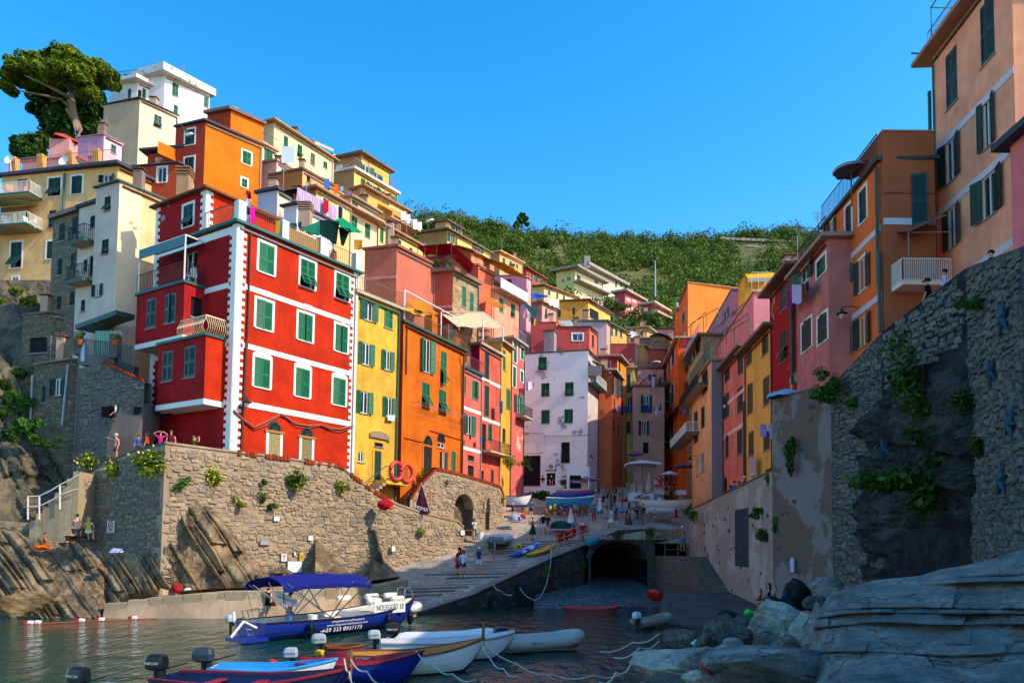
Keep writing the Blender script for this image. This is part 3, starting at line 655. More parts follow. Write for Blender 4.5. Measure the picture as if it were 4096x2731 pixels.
b = MB(); u,z = HW.L.uv('B2',440,1080); HW.L.bx(b,u-.5,u+.5,z,z+.75,-.05,.12); ac = b.build('air_conditioner',WHITE,HW.root)
b = MB(); b.lathe([(0,.01),(.26,.01),(.28,0)], HW.L.P(u,z+.38,.125), 12, Matrix((HW.L.u,V((0,0,1)),HW.L.n)).transposed()); b.build('fan_grille',GREY,ac)
b = MB(); u,z = HW.L.uv('B1',865,1435); HW.L.bx(b, -1.5, -.02, z, z+1.1, -.1, .05); b.build('balcony_parapet', plaster('#9a9490'), HW.root)
b = MB(); HW.R.bx(b, 0, 5.5, z-.9, z-.7, 0, 1.0); s_ = b.build('balcony', TEAL, HW.root); rail_thing(HW,[HW.R.P(0.1,z-.7,.95),HW.R.P(5.4,z-.7,.95)],1.0,WHITE,.16,'railing',s_)
b = MB(); b.grid([[HW.R.P(t,z+1.9-.7*s+.1*math.sin(t*3),.2+s*1.5) for t in np.linspace(0,5,12)] for s in np.linspace(0,1,5)]); b.build('awning_cloth', cloth('#c9b08f'), HW.root)
RD = (.068,1); RB = (1,-.068); GR = 'houses of the right-hand row'
DK = 'k'
HF = house('blush_house', 'blush pink house cut off by the right edge of the picture', 'B4', (2222,205), 30.6, (-4,(1,0)), (-24,(-.05,-1)), 10.5, plr('#c0606a'), roofm=SLATE, ov=.5, group=GR, rh=.3, wr='B4 2335 2352 190 520 g')  # length beyond the view added so its shadow covers the moored boats
PEA = plr('#cf866c', .4)
HE = house('peach_house', 'tall peach house with white bands and open shutters at top right', 'B5', (1122,-315), 31.0, (578,RD,700), (-5,RB), 9.5, PEA, roofm=plr('#8a6a5c'), ov=.75, group=GR, shm=DKGREEN,
 wl='''B5 665 745 405 785 p k; B5 905 1003 70 490 p k; B5 668 738 1010 1300 o k; B5 925 985 720 1060 o k; B4 1635 1718 815 1190 o k; B4 1955 2092 520 920 o k''')
for c,x,y,h in (('B4',1515,232,60),('B4',1515,842,62),('B4',1700,1440,70)): band(HE,'L',c,x,y,h,paint('#cfc8cc',.7))
downpipe(HE,'L','B5',572,640,1560,TEAL,.1,.14)
terrace(HE, paint('#2a6f86',.5), 1.2, 'L', .16)
b = MB(); z = HE.zt+.23; A_=HE.L.P(HE.ll,z); b.tube([A_,A_+V((0,0,2.6)),HE.L.P(HE.ll-4,z+2.6),HE.L.P(HE.ll-4,z)],.04,5); b.tube([A_+V((0,0,2.6)),A_+V((2.2,0,2.6))],.04,5); b.tube([A_+V((0,0,.05)),A_+V((-1.1,0,.05))],.05,5); b.build('pergola_frame', paint('#2a6f86',.5), HE.root)
OR2 = plr('#c4561f',.25)
HQ = house('rust_orange_house', 'rust orange house with a white band and white window surrounds in the right row', 'B4', (986,352), 36.5, (470,RD,930), (-2.6,RB), 8.0, OR2, plr('#8f4a2c'), roofm=paint('#1d4038',.5), ov=.25, group=GR, shm=DKGREEN, rh=.16,
 wl='''B4 665 722 800 1090 c tk; B4 795 864 648 958 c tk; B4 525 562 930 1170 o tk; B4 668 720 1360 1535 o tk; B7 286 322 55 210 o tk; B7 155 182 165 308 c tk; B7 163 190 435 565 c tk; B7 226 246 385 520 o k; B7 285 325 330 478 o k; B7 215 247 105 240 o tk''')
band(HQ,'L','B4',988,945,62,paint('#cfc8cc',.7)); band(HQ,'L','B7',390,205,32,paint('#cfc8cc',.7))
downpipe(HQ,'L','B4',980,400,1530,TEAL,.09,.13); downpipe(HQ,'L','B7',392,10,400,TEAL,.09,.13); downpipe(HQ,'L','B4',487,950,1530,PIPE,.08,.12)
terrace(HQ, IRON, 1.2, 'L', .2)
HB = house('brown_house', 'brown rendered house end with a white band facing the harbour', 'B4', (1016,62), 36.2, (-3,RD), (1500,(1,0)), 9.6, plr('#8a452a'), plr('#8a452a',.15), roofm=plr('#9a6a55'), ov=.05, group=GR, rh=.08)
band(HB,'R','B4',1100,880,62,paint('#cfc8cc',.7))
b = MB(); u,z = HB.R.uv('B4',1320,470); inst('shutter', LEAF, HB.R.M(u-.2,z-2.7,.02,.7,2.7,.35), HB.root, [DKGREEN])
b = MB(); HB.R.bx(b, -.02, HB.lr, HB.zt-3.2, HB.zt-3.1, -.02, .05); b.build('string_course', plr('#7a3d26'), HB.root)
HC = house('crimson_house', 'crimson house with a canopy and white balcony under the brown wall', 'B4', (1062,1215), 36.9, (-2,RD), (1470,(1,0)), 8.6, plr('#a01030'), plr('#a01030'), roofm=plr('#8a452a'), ov=.0, group=GR, rh=.02, wr='B4 1270 1440 1230 1365 d')
u0_,z = HC.R.uv('B4',1030,1385); u1_,_ = HC.R.uv('B4',1468,1385)
b = MB(); HC.R.bx(b, u0_, u1_, z-1.3, z-1.1, .05, 1.8); s_ = b.build('balcony', plr('#c9b8b0'), HC.root); rail_thing(HC,[HC.R.P(u0_,z-1.1,.1),HC.R.P(u0_,z-1.1,1.75),HC.R.P(u1_,z-1.1,1.75)],1.1,WHITE,.09,'railing',s_)
b = MB(); b.grid([[HC.R.P(u0_+.3+(u1_-u0_-.3)*t, z+2.0+.9*t-.7*s, .1+1.7*s) for t in np.linspace(0,1,8)] for s in (0,.5,1)]); b.build('awning_cloth', cloth('#8a5a48'), HC.root)
b = MB(); b.tube([HC.R.P(u0_+.35,z-1.1,1.7),HC.R.P(u0_+.35,z+1.3,1.7),HC.R.P(u1_,z+1.35,1.7)],.03,5); b.build('awning_frame', GREY, HC.root)
HM = house('mauve_house', 'mauve house with white window frames and hanging laundry', 'B4', (500,1078), 40.3, (182,RD,1250), (-3,RB), 7.4, plr('#a85c5c',.45), roofm=plr('#8a6a66'), ov=.5, group=GR, shm=paint('#0d6a50',.5),
 wl='''B3 1720 1820 -40 285 o t; B3 1900 2004 10 205 c t; B3 1730 1842 722 1045 c tk; B3 1912 2022 650 955 c tk''')
downpipe(HM,'L','B3',1645,80,1400,TEAL,.09,.13)
terrace(HM, IRON, 1.0, 'L', .2)
HX = house('peeling_red_house', 'red house with paint peeling to cream plaster in the right row', 'B3', (1637,62), 46.0, (1378,RD,240), (-3,RB), 6.4, peeling('#b01c1c','#c9a070',.55,.42), roofm=plr('#6a5148'), ov=.75, group=GR, shm=paint('#3a4a3a',.6),
 wl='B3 1482 1562 245 580 c; B3 1478 1562 825 1165 h k; B6 705 732 235 330 g')
downpipe(HX,'L','B3',1632,100,1400,TEAL,.09,.14)
HV = house('apricot_house', 'apricot yellow house with brown-green shutters in the right row', 'B3', (1374,742), 51.2, (1086,RD,930), (-3,RB), 5.6, plr('#d9933e',.35), roofm=plr('#6a5148'), ov=.7, group=GR, shm=paint('#4a4a2c',.6),
 wl='''B3 1098 1160 935 1195 c; B3 1275 1350 825 1080 c; B3 1108 1172 1420 1740 c; B3 1290 1362 1335 1650 c; D4 706 744 330 497 c; D4 813 858 295 458 c; D4 825 870 590 640 d''')
HJ = house('coral_house', 'coral pink house with white bands and dark shutters in the right row', 'B3', (1080,968), 58.5, (832,RD,1135), (-3,RB), 4.6, plr('#c9665a',.45), roofm=plr('#6a5148'), ov=.7, group=GR, shm=DKGREEN,
 wl='''B3 852 910 1128 1382 c; B3 1000 1062 1045 1302 c; D4 528 568 65 232 c; D4 626 665 15 192 c; D4 540 564 350 508 c; D4 624 662 315 488 c; D4 525 552 655 755 d''')
for y in (32,278): band(HJ,'L','D4',672,y-30,26,plr('#d9aaa4'))
downpipe(HJ,'L','D4',680,100,640,TEAL,.08)
HD = house('lilac_corner_house', 'peach house with a patched lilac side wall and green-edged balconies at the street corner', 'B3', (700,1118), 66.5, (478,(.09,1),1330), (832,(1,0)), 4.6, plr('#d9a074',.4), peeling('#8f7f88','#b99a5a',.58,.3), roofm=plr('#8a6a58'), ov=.2, group=GR, shm=DKGREEN,
 wl='''B3 585 655 1185 1540 d; B3 522 552 1325 1540 c; D4 320 343 190 402 c; D4 370 392 150 297 c; D4 362 387 478 612 g; D4 332 347 520 636 g''')
balcony(HD,'L','D4',272,418,150,1.0,TEAL,IRON); balcony(HD,'L','D4',222,354,440,1.3,TEAL,WHITE)
terrace(HD, GREEN, 1.2, 'L', .3)
HG = house('taupe_house', 'taupe house with awnings and open shutters further up the street', 'B3', (590,835), 79, (318,(.09,1),1075), (-4,(1,0)), 5.5, plr('#9a8268',.35), roofm=plr('#7a6258'), ov=.6, group=GR, shm=DKGREEN,
 wl='''B3 322 348 1150 1330 c; B3 408 440 1070 1280 c; B3 478 545 985 1150 o; D4 198 250 60 185 o; D4 250 300 0 60 d''')
rail_thing(HG,[HG.L.P(HG.ll,HG.zt+.23,.3),HG.L.P(0,HG.zt+.23,.3)],1.1,paint('#b9bcc4',.5),.3)
b = MB(); f=HG.L; u0_,z = f.uv('D4',108,385); u1_,_=f.uv('D4',290,205); b.grid([[f.P(u0_+(u1_-u0_)*t, z+1.9*(1-s), .2+1.9*s) for t in (0,.5,1)] for s in (0,.5,1)]); b.build('awning_cloth', cloth('#c4ad8c'), HG.root)
HT = house('flame_orange_house', 'bright flame orange house with stacked green balconies at the end of the street', 'B3', (318,868), 90, (160,(.1,1),1075), (-6,(1,0)), 7.5, plr('#d9480c',.25), plr('#d9480c',.25), roofm=plr('#9a7a68'), ov=.5, group=GR, shm=DKGREEN, trimc=WHITE,
 wl='''B3 208 232 1080 1300 c; B3 250 282 1025 1210 c; D4 152 172 0 130 c; D4 112 140 20 200 d; D4 152 170 240 390 c; D4 115 140 270 450 c; B3 180 205 1480 1568 c''')
for y in (220,470,): balcony(HT,'L','D4',78,148,y-8 if y==220 else y,1.3,TEAL,IRON)
balcony(HT,'L','D3',1490,1380,800,1.3,TEAL,IRON)
HU = house('tangerine_house', 'sunlit tangerine house wall standing above the right-hand row', 'B3', (432,228), 101, (275,(.1,1),560), (1010,(1,.3)), 9.0, plr('#d4541a',.25), plr('#dd6a24',.3), roofm=plr('#b07a5a'), ov=.2, group=GR, shm=DKGREEN, rh=.1, wl='B3 365 400 605 730 c t')
HZ = house('plum_house', 'plum purple house with terraces between the orange and yellow houses', 'B3', (935,305), 74, (590,(.1,1),560), (1240,(1,-.05)), 8.5, plr('#8f6a8a',.3), plr('#7a4468',.3), roofm=plr('#7a5a70'), ov=.1, group=GR, rh=.1, shm=DKGREEN, wl='B3 830 900 590 700 g')
HI = house('mustard_house', 'small house under a mustard yellow awning above the right row', 'B3', (1085,140), 70, (1005,(.1,1),250), (1420,(1,-.15)), 9, plr('#c9962c',.3), plr('#c9962c',.3), roofm=cloth('#d9a21e'), ov=.1, group=GR, rh=.06)
b = MB(); f = HI.R; b.grid([[f.P(HI.lr*t, HI.zt-.9*s, .1+1.4*s) for t in np.linspace(0,1,8)] for s in np.linspace(0,1,4)]); b.build('awning_cloth', cloth('#d9a21e'), HI.root)
b = MB(); b.grid([[f.P(HI.lr*t, HI.zt-.92-.35*s, 1.5) for t in np.linspace(0,1,20)] for s in (0,1)]); b.build('awning_fringe', cloth('#e8e4da','#3a4a5a',5,0), HI.root)
HL2 = house('rosy_terrace_house', 'rosy house with white terrace frame above the coral house', 'B3', (1180,345), 62, (600,(.1,1),900), (1380,(1,0)), 6, plr('#c9707a',.3), plr('#b9667a',.3), roofm=plr('#8a5a60'), ov=.1, group=GR, rh=.1)
terrace(HL2, WHITE, 1.6, 'R', .5)
b = MB()
for k,(x0,y0,x1,y1) in enumerate(((335,835,640,560),(460,700,780,515),(640,840,1150,400),(620,950,1140,560),(800,850,1140,640))):
    a, e = atc('B3',x0,y0,80-k*3), atc('B3',x1,y1,70-k*2); b.tube([a,e],.04,5)
    for t in (0,.5,1): p = a.lerp(e,t); b.tube([p,p+V((0,0,-1.6))],.035,5)
fr_ = one(b,'terrace_frame',GREEN,'green metal frames and rails across the roof terraces of the right row','railing')
GM = 'houses in the middle distance'
HS1 = house('ochre_street_house', 'ochre house closing the street left of the beige one', 'D3', (840,545), 97, (625,(-1,0)), (-5,(.2,1)), 9, plaster('#c9b068',.35), roofm=plaster('#c09a6a'), ov=.3, group=GM, shm=DKGREEN, wl='D3 650 770 650 975 c; D3 668 765 1060 1340 o; D3 640 768 1500 1720 c')
HS2 = house('beige_street_house', 'beige house closing the street with people on its roof terrace', 'D3', (1380,882), 95, (812,(-1,0)), (-5,(.1,1)), 9, plaster('#c49c84',.35), roofm=SLATE, ov=.2, rh=.12, group=GM, shm=DKGREEN, wl='D3 1005 1105 1035 1345 o; D3 962 1055 1490 1750 o; B2 1490 1550 765 890 d')
terrace(HS2, IRON, 1.0, 'L', .25)
HS3 = house('dusty_rose_house', 'dusty rose terrace house with a white parasol behind the street end', 'D3', (1365,565), 103, (905,(-1,0)), (-5,(.1,1)), 10, plaster('#d9988c',.3), roofm=SLATE, ov=.2, rh=.15, group=GM)
terrace(HS3, IRON, 1.0, 'L', .3)
HS4 = house('rose_block', 'plain rose block with a sunlit cream side behind the street end', 'D3', (858,118), 110, (400,(-1,.02)), (912,(.55,1)), 12, plaster('#b9504f',.25), plaster('#e6c9a0',.2), roofm=plaster('#b04a42'), ov=.05, rh=.08, group=GM)
HS5 = house('sandy_house', 'sandy house with arches behind the rose block', 'D3', (1020,150), 116, (505,(-1,.1)), (1130,(.6,1)), 12, plaster('#c9a468',.3), plaster('#d9b878',.3), roofm=plaster('#b89a6a'), ov=.2, group=GM, wl='D3 540 600 90 130 d')
HS6 = house('gabled_tan_house', 'tan house with a dark gabled roof above the street end', 'B1', (1735,990), 118, (1580,(-1,.05)), (1830,(.8,1)), 13, plaster('#a8865c',.3), roof='gable', roofm=SLATE, group=GM)
HS7 = house('terracotta_low_house', 'low terracotta house below the gabled tan house', 'B1', (1740,1140), 108, (1540,(-1,0)), (-4,(.5,1)), 12, plaster('#b0503c',.3), roofm=SLATE, ov=.2, rh=.1, group=GM)
HS8 = house('grey_stone_house', 'grey stone cottage wall below the pink hillside houses', 'B1', (1640,1010), 122, (1350,(-1,.05)), (-5,(.6,1)), 14, plaster('#8a8078',.5), roofm=plaster('#a08a70'), ov=.3, group=GM, wl='B1 1405 1440 1035 1050 d')
HS9 = house('pale_pink_row_house', 'long pale pink house with dark windows under the hill', 'B1', (1840,900), 135, (1525,(-1,.1)), (-6,(.6,1)), 16, plaster('#c98478',.3), roofm=SLATE, ov=.4, group=GM, wl='B1 1565 1592 905 965 g; B1 1680 1710 925 975 g; B1 1790 1810 945 970 g')
HSA = house('straw_house', 'straw yellow house with a satellite dish in the middle distance', 'B1', (1520,890), 128, (1330,(-1,.15)), (-5,(.7,1)), 15, plaster('#cdb070',.3), roofm=plaster('#a89a80'), ov=.6, group=GM, wl='B1 1375 1398 905 960 c; B1 1460 1515 930 965 c')
b = MB(); M_=Matrix.Rotation(1.0,3,'X'); b.lathe([(0,-.2),(.5,-.12),(.9,.1)], atc('B1',1370,970,126), 12, M_); tag(one(b,'satellite_dish',WHITE,'round white satellite dish above the straw yellow house','satellite dish'),'round white satellite dish above the straw yellow house','satellite dish')
SAL = plaster('#b9504c',.3)
HSB = house('salmon_roof_house', 'salmon house with a blue-framed window standing behind the white house', 'B1', (878,878), 90, (498,(-1,.05)), (970,(.5,1)), 12, SAL, plaster('#cf6a4c',.3), roofm=paint('#2a4a46',.6), ov=.15, rh=.1, group=GM, wl='B1 685 800 955 1035 g t', wr='B1 905 930 960 1100 d')
HSC = house('salmon_gable_house', 'taller plain salmon house end left of the blue-framed window', 'B1', (500,822), 91, (215,(-1,.05),905), (600,(.8,1)), 12, SAL, plaster('#d98a60',.3), roofm=plaster('#c0604c'), ov=.05, rh=.06, group=GM)
b = MB(); u,z = HW.L.uv('B1',405,1135); HW.L.bx(b,u-.6,u+.6,HW.zt+.1,HW.zt+2.6,-1.6,-.4); ch = b.build('chimney', plaster('#9a928c',.6), HW.root); b = MB(); HW.L.bx(b,u-.7,u+.7,HW.zt+2.6,HW.zt+2.8,-1.7,-.3); b.build('chimney_cap', ROOFT, ch)
HSD = house('wine_red_house', 'wine red house with a striped canopy behind the white house balcony', 'D3', (535,345), 92, (130,(-1,.05)), (700,(.45,1)), 10, plaster('#8a2a32',.3), plaster('#d98a1e',.3), roofm=plaster('#a8907a'), ov=.5, group=GM, wr='D3 560 590 420 620 c; D3 560 600 770 960 c')
HSE = house('orange_alley_house', 'narrow orange house in the alley right of the white house', 'D3', (440,600), 88, (-3,(-1,0)), (625,(.4,1)), 9, plaster('#c9663c',.3), plaster('#c05a30',.3), roofm=plaster('#b0a898'), ov=.5, group=GM, shm=DKGREEN, wr='D3 460 520 690 1010 o; D3 470 490 1080 1340 c; B2 1145 1165 500 640 c; B2 1200 1215 560 700 c')
HSF = house('amber_house', 'amber house with a covered loggia above the salmon house', 'B1', (862,578), 116, (498,(-1,.12)), (1125,(.7,1)), 16, plaster('#d99a3c',.3), plaster('#e6b85c',.3), roofm=plaster('#7a4a44'), ov=.35, group=GM, shm=paint('#2a4a20',.6), wl='B1 505 553 680 765 c; B1 685 712 655 740 c; B1 528 708 795 870 r', wr='B1 880 980 655 765 d')
HSG = house('pale_lilac_house', 'pale lilac house block with green eaves left of the yellow hillside house', 'B1', (1075,815), 106, (690,(-1,.05)), (1115,(.5,1)), 14, plaster('#b9a2ac',.25), plaster('#d9a890',.3), roofm=paint('#2a5a54',.6), ov=.25, group=GM)
HSH = house('buttercup_house', 'buttercup yellow house with slanting shutters below the trees', 'B1', (1105,845), 112, (-4,(-1,.1)), (1330,(.8,1),930), 14, plaster('#e0bb62',.3), roofm=plaster('#6a6250'), ov=.3, group=GM, wr='B1 1118 1146 860 965 c; B1 1170 1196 885 970 c; B1 1225 1250 905 990 c')
terrace(HSH, TEAL, 1.4, 'R', .5)
GH = 'houses high on the far hillside'
HH1 = house('cream_apartment_block', 'large cream apartment block with flat stepped roofs under the wooded hill', 'B1', (712,222), 190, (500,(-1,.45)), (1035,(.9,1)), 50, plaster('#d9c878',.25), plaster('#e6dcb0',.25), roofm=plaster('#9a958a'), ov=1.6, rh=.6, group=GH, cat='apartment block',
 wl='B1 620 662 305 350 g; B1 558 592 335 372 g', wr='B1 733 775 282 332 c; B1 818 858 372 416 r; B1 913 950 408 448 r; B1 935 978 340 372 g; B1 888 960 500 570 r')
f=HH1.R; u0_,z=f.uv('B1',700,345); b=MB(); f.bx(b,-.5,HH1.lr+.5,z-.5,z,0,2.2); s_=b.build('balcony',plaster('#a8a294'),HH1.root)
HH2 = house('cream_upper_block', 'upper cream apartment block with chimneys behind the lower one', 'B1', (850,195), 204, (715,(-1,.45)), (1280,(.9,1),350), 50, plaster('#d9cfa8',.25), plaster('#e6dcb4',.25), roofm=plaster('#a8a098'), ov=1.4, rh=.8, group=GH, cat='apartment block',
 wr='B1 1050 1086 328 362 r; B1 1113 1150 350 386 r; B1 1045 1087 418 456 r; B1 1113 1142 440 470 r; B1 1170 1190 345 415 c; B1 1230 1252 365 412 c; B1 1030 1086 510 562 r; B1 1115 1150 530 570 g')
b=MB(); p=atc('B1',848,195,203); b.box(p+V((0,0,1.2)),1.6,1.6,3.4); b.build('chimney',plaster('#a8a098'),HH2.root)
HH3 = house('raspberry_block', 'raspberry pink apartment block with white blinds on the far hillside', 'B1', (1282,478), 178, (1165,(-1,.4)), (1500,(.9,1)), 46, plaster('#b04a52',.25), plaster('#cf6668',.25), roofm=plaster('#b8a898'), ov=.9, rh=.5, group=GH, cat='apartment block',
 wl='B1 1178 1205 550 580 g', wr='B1 1303 1346 533 577 r; B1 1370 1413 550 592 r; B1 1303 1346 630 672 r; B1 1355 1386 645 682 r; B1 1420 1462 663 703 r')
HH4 = house('raspberry_small_block', 'smaller raspberry pink house with a balcony right of the larger one', 'B1', (1592,620), 172, (1470,(-1,.4)), (1765,(.9,1)), 44, plaster('#b04a52',.25), plaster('#cf6668',.25), roofm=plaster('#c9b09a'), ov=1.0, rh=.5, group=GH,
 wl='B1 1490 1540 660 700 r', wr='B1 1592 1626 640 705 c; B1 1660 1702 678 722 r; B1 1613 1657 748 796 r; B1 1700 1737 772 817 r')
f=HH4.R; u0_,z=f.uv('B1',1600,715); b=MB(); f.bx(b,-.5,HH4.lr+.5,z-.4,z,0,1.8); b.build('balcony',plaster('#b8a898'),HH4.root)
HH5 = house('vermilion_house', 'vermilion house with green shutters on the hillside left of the cream block', 'B1', (160,215), 142, (-6,(-1,.3)), (372,(.7,1),320), 36, plaster('#c04a3c',.3), plaster('#d9523c',.3), roofm=plaster('#8a4a3a'), ov=.5, group=GH, wr='B1 178 195 260 310 c; B1 225 248 278 345 o; B1 285 312 300 372 o; B1 232 252 375 420 c; B1 295 316 400 450 c')
HH6 = house('vanilla_row_house', 'long vanilla yellow house with three shuttered windows below the vermilion house', 'B1', (360,412), 136, (-6,(-1,.3)), (735,(1.1,1),520), 34, plaster('#d9bf80',.3), plaster('#ead09a',.3), roofm=plaster('#9a6a52'), ov=.5, group=GH, wr='B1 405 432 460 508 c; B1 500 522 490 548 c; B1 575 597 515 572 c')
HH7 = house('pinkish_laundry_house', 'pinkish house with white laundry on its terrace rail below a blue sunshade', 'B1', (336,600), 106, (220,(-1,.3)), (508,(.8,1),690), 20, plaster('#a87a80',.3), plaster('#d9a090',.3), roofm=plaster('#b0a294'), ov=.4, group=GM, wr='B1 370 398 665 765 h')
terrace(HH7, IRON, 1.0, 'R', .2)
HH8 = house('violet_house', 'violet house end wall rising above the left row', 'A6', (2015,425), 92, (1640,(-1,.1)), (2070,(.5,1)), 15, plaster('#a8708a',.25), plaster('#d9a2a0',.3), roofm=plaster('#8a5a6a'), ov=.05, rh=.06, group=GM, wr='A6 2015 2025 580 720 d')
HH9 = house('peach_balcony_house', 'peach house with a white balcony under a mustard awning', 'A6', (1628,482), 80, (1466,(-1,.3)), (1940,(.62,1),700), 10, plaster('#c06a5c',.3), plaster('#dd9a78',.3), roofm=plaster('#9a7a6a'), ov=.1, group=GM, wr='A6 1703 1752 680 835 c; A6 1836 1882 748 892 h; A6 1690 1730 480 560 d')
f=HH9.R; u0_,z=f.uv('A6',1630,580); u1_,_=f.uv('A6',1905,580); b=MB(); f.bx(b,.0,HH9.lr,z-.15,z,0,1.1); s_=b.build('balcony',plaster('#c0a898'),HH9.root); b=MB(); f.bx(b,0,HH9.lr,z,z+1.0,1.0,1.08); b.build('parapet',WHITE,s_)
b=MB(); b.grid([[f.P(HH9.lr*t-1, z+3.6-1.5*s, -1.5+3.6*s) for t in np.linspace(0,1.05,6)] for s in (0,.5,1)]); b.build('awning_cloth',cloth('#c9921e'),HH9.root)
GL = 'houses on the left-hand slope'
HSt = house('stone_front_house', 'salmon house with a rubble stone front and a roof garden under a red canopy', 'A6', (1176,392), 65.5, (508,(-1,.25),450), (1468,(.69,1),640), 9, plaster('#b0503c',.25), rubble('front',['#a8805a','#c9a070','#8a6a50','#d9b890'],'#c9a888',2.6), roofm=plaster('#8a6a58'), ov=.35, rh=.35, group=GL,
 wl='A6 525 630 500 605 c tk', wr='A6 1278 1326 545 785 c; A6 1366 1412 618 842 c')
terrace(HSt, IRON, 1.1, 'L', .12)
b=MB(); f=HSt.L; z=HSt.zt+.36
b.grid([[f.P(HSt.ll*(.05+.6*t), z+2.4+.2*math.sin(t*9)*s, -.2-2.5*s) for t in np.linspace(0,1,14)] for s in np.linspace(0,1,5)])
b.grid([[f.P(HSt.ll*(.05+.2*t)-2.2*s, z+2.4-2.1*s, -.2-.6*t*4) for t in np.linspace(0,1,6)] for s in np.linspace(0,1,5)])
b.grid([[f.P(HSt.ll*(.3+.35*t), z+2.35-2.0*s, -2.8) for t in np.linspace(0,1,6)] for s in (0,1)])
b.build('canopy_cloth', cloth('#b00c22'), HSt.root)
b=MB()
for t in (.05,.3,.62,.95): b.tube([f.P(HSt.ll*t,z,-.2),f.P(HSt.ll*t,z+2.4,-.2)],.04,5)
b.build('canopy_posts',IRON,HSt.root)
band(HSt,'L','A6',1165,770,28,plaster('#c98a7c'))
HSl = house('dusky_pink_house', 'dusky pink windowless house wall behind the yellow house terrace', 'A6', (535,112), 62, (172,(-1,.25),60), (-5,(.69,1)), 9, plaster('#b86a52',.25), roofm=plaster('#9a5a4a'), ov=.2, group=GL)
band(HSl,'L','A6',500,432,34,plaster('#c98a7c'))
HU4 = house('tall_orange_house', 'tall orange house with a brick red shaded side high on the left', 'A1', (2150,885), 69, (1842,(-1,.3),950), (2752,(1,1),900), 14, plaster('#a8402a',.25), plaster('#df7410',.3), roofm=SLATE, ov=.25, group=GL, rh=.2,  # side plaster is the orange wall with its shade put into the colour
 wl='A1 1940 2036 970 1132 c tk; A1 1934 2030 1263 1432 c tk; A2 1978 2012 245 335 c tk', wr='A3 462 545 275 385 g t; A3 447 535 525 660 c t; A3 438 495 815 905 c t')
f=HU4.R; ua,_=f.uv('A3',318,300); pA=f.P(ua,0); _,zt_=f.uv('A3',318,110)
b=MB(); fL=Face(pA,HU4.L.u,HU4.L.n); fR=Face(pA,f.u,f.n); lr_=HU4.lr-ua
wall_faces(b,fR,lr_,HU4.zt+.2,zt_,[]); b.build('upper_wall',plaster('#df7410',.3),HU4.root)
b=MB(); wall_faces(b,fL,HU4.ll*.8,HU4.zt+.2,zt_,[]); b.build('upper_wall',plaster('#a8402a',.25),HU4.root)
b=MB(); q=[fR.P(-.3,zt_,.3),fR.P(lr_+.2,zt_,.3)]; q+=[q[1]+fL.u*HU4.ll*.9,q[0]+fL.u*HU4.ll*.9]; b.hexa(q+[v+V((0,0,.3)) for v in q]); b.build('upper_roof',plaster('#8a6a5c'),HU4.root)
b=MB(); p=fR.P(.9,zt_+.3,-1.2); b.lathe([(.0,.9),(.35,.85),(.5,.5),(.35,.3),(.35,0)],p,10); b.build('chimney_pot',GREY,HU4.root)
HU5 = house('brick_red_house', 'brick red house with two white-framed windows left of the tall orange house', 'A2', (1862,12), 68.4, (1238,(-1,.17),60), (-5,(.6,1)), 14, plaster('#b04a2c',.25), roofm=SLATE, ov=.2, group=GL, rh=.14, trimc=WHITE, wl='A2 1348 1428 103 218 g t; A2 1652 1742 58 212 g t')
b=MB(); f=HU5.L; u0_,_=f.uv('A1',1855,1200); u1_,_=f.uv('A1',1400,1200); z0_=HU5.zt+.15; _,z1_=f.uv('A1',1700,1080)
wall_faces(b,Face(f.P(0,0,-2.0),f.u,f.n),abs(u1_),z0_,z1_,[]); b.build('terrace_wall',plaster('#b04a2c',.25),HU5.root)
b=MB(); f.bx(b,0,abs(u1_)+.4,z1_,z1_+.22,-3.2,-1.2); b.build('terrace_roof',SLATE,HU5.root)
b=MB(); ff=Face(f.P(abs(u1_)*.42,0,-2),-f.n,-f.u); wall_faces(b,Face(f.P(abs(u1_)*.42,0,.3),V((.69,1,0)),V((1,-.69,0))),1.8,z0_+.9,z1_-.15,[]); b.build('side_screen',plaster('#df7410',.3),HU5.root)
HU6 = house('long_yellow_house', 'long sandy yellow house with two balconies at the far left', 'A2', (1232,38), 66, (22,(-1,.19),140), (-6,(.6,1)), 17.5, plaster('#e4b678',.35), roofm=SLATE, ov=.45, group=GL, rh=.28, shm=DKGREEN,
 wl='''A2 180 285 180 400 d; A2 510 637 168 358 h t; A2 753 862 148 335 c t; A2 1085 1172 135 210 o; A2 88 136 540 705 d; A2 165 302 535 735 d; A2 515 588 505 682 h; A2 118 232 838 1105 h t; A2 493 557 828 1010 c t; A2 130 192 1200 1290 g t''')
balcony(HU6,'L','A2',30,445,418,1.6,TEAL,WHITE); balcony(HU6,'L','A2',10,440,742,1.8,TEAL,WHITE)
b=MB(); f=HU6.L; u0_,z=f.uv('A2',300,480); b.grid([[f.P(f.uv('A2',420,480)[0]+8.5*t, z+.3-.6*s, .1+2.2*s) for t in np.linspace(0,1,8)] for s in np.linspace(0,1,4)]); b.build('awning_cloth',cloth('#d9c48c','#7a9a78',3,0),HU6.root)
downpipe(HU6,'L','A2',685,120,500,TEAL,.1)
zT=HU6.zt+.285
rail_thing(HU6,[f.P(HU6.ll,zT,.1),f.P(.2,zT,.1)],1.3,paint('#b98a8a'),.18)
for xx in (125,410,715,990):
    u,_=f.uv('A2',xx,60); b=MB(); f.bx(b,u-.3,u+.3,zT,zT+1.6,-.5,.05); b.build('pier',plaster('#e0aa3c'),HU6.root)
HU6b = house('pink_terrace_house', 'low pink house with a red tiled edge behind the yellow house terrace', 'A1', (790,1255), 71, (235,(-1,.2),1310), (-4,(.6,1)), 22, plaster('#d99a92',.2), roofm=paint('#b03c20',.8), ov=.2, rh=.15, group=GL)
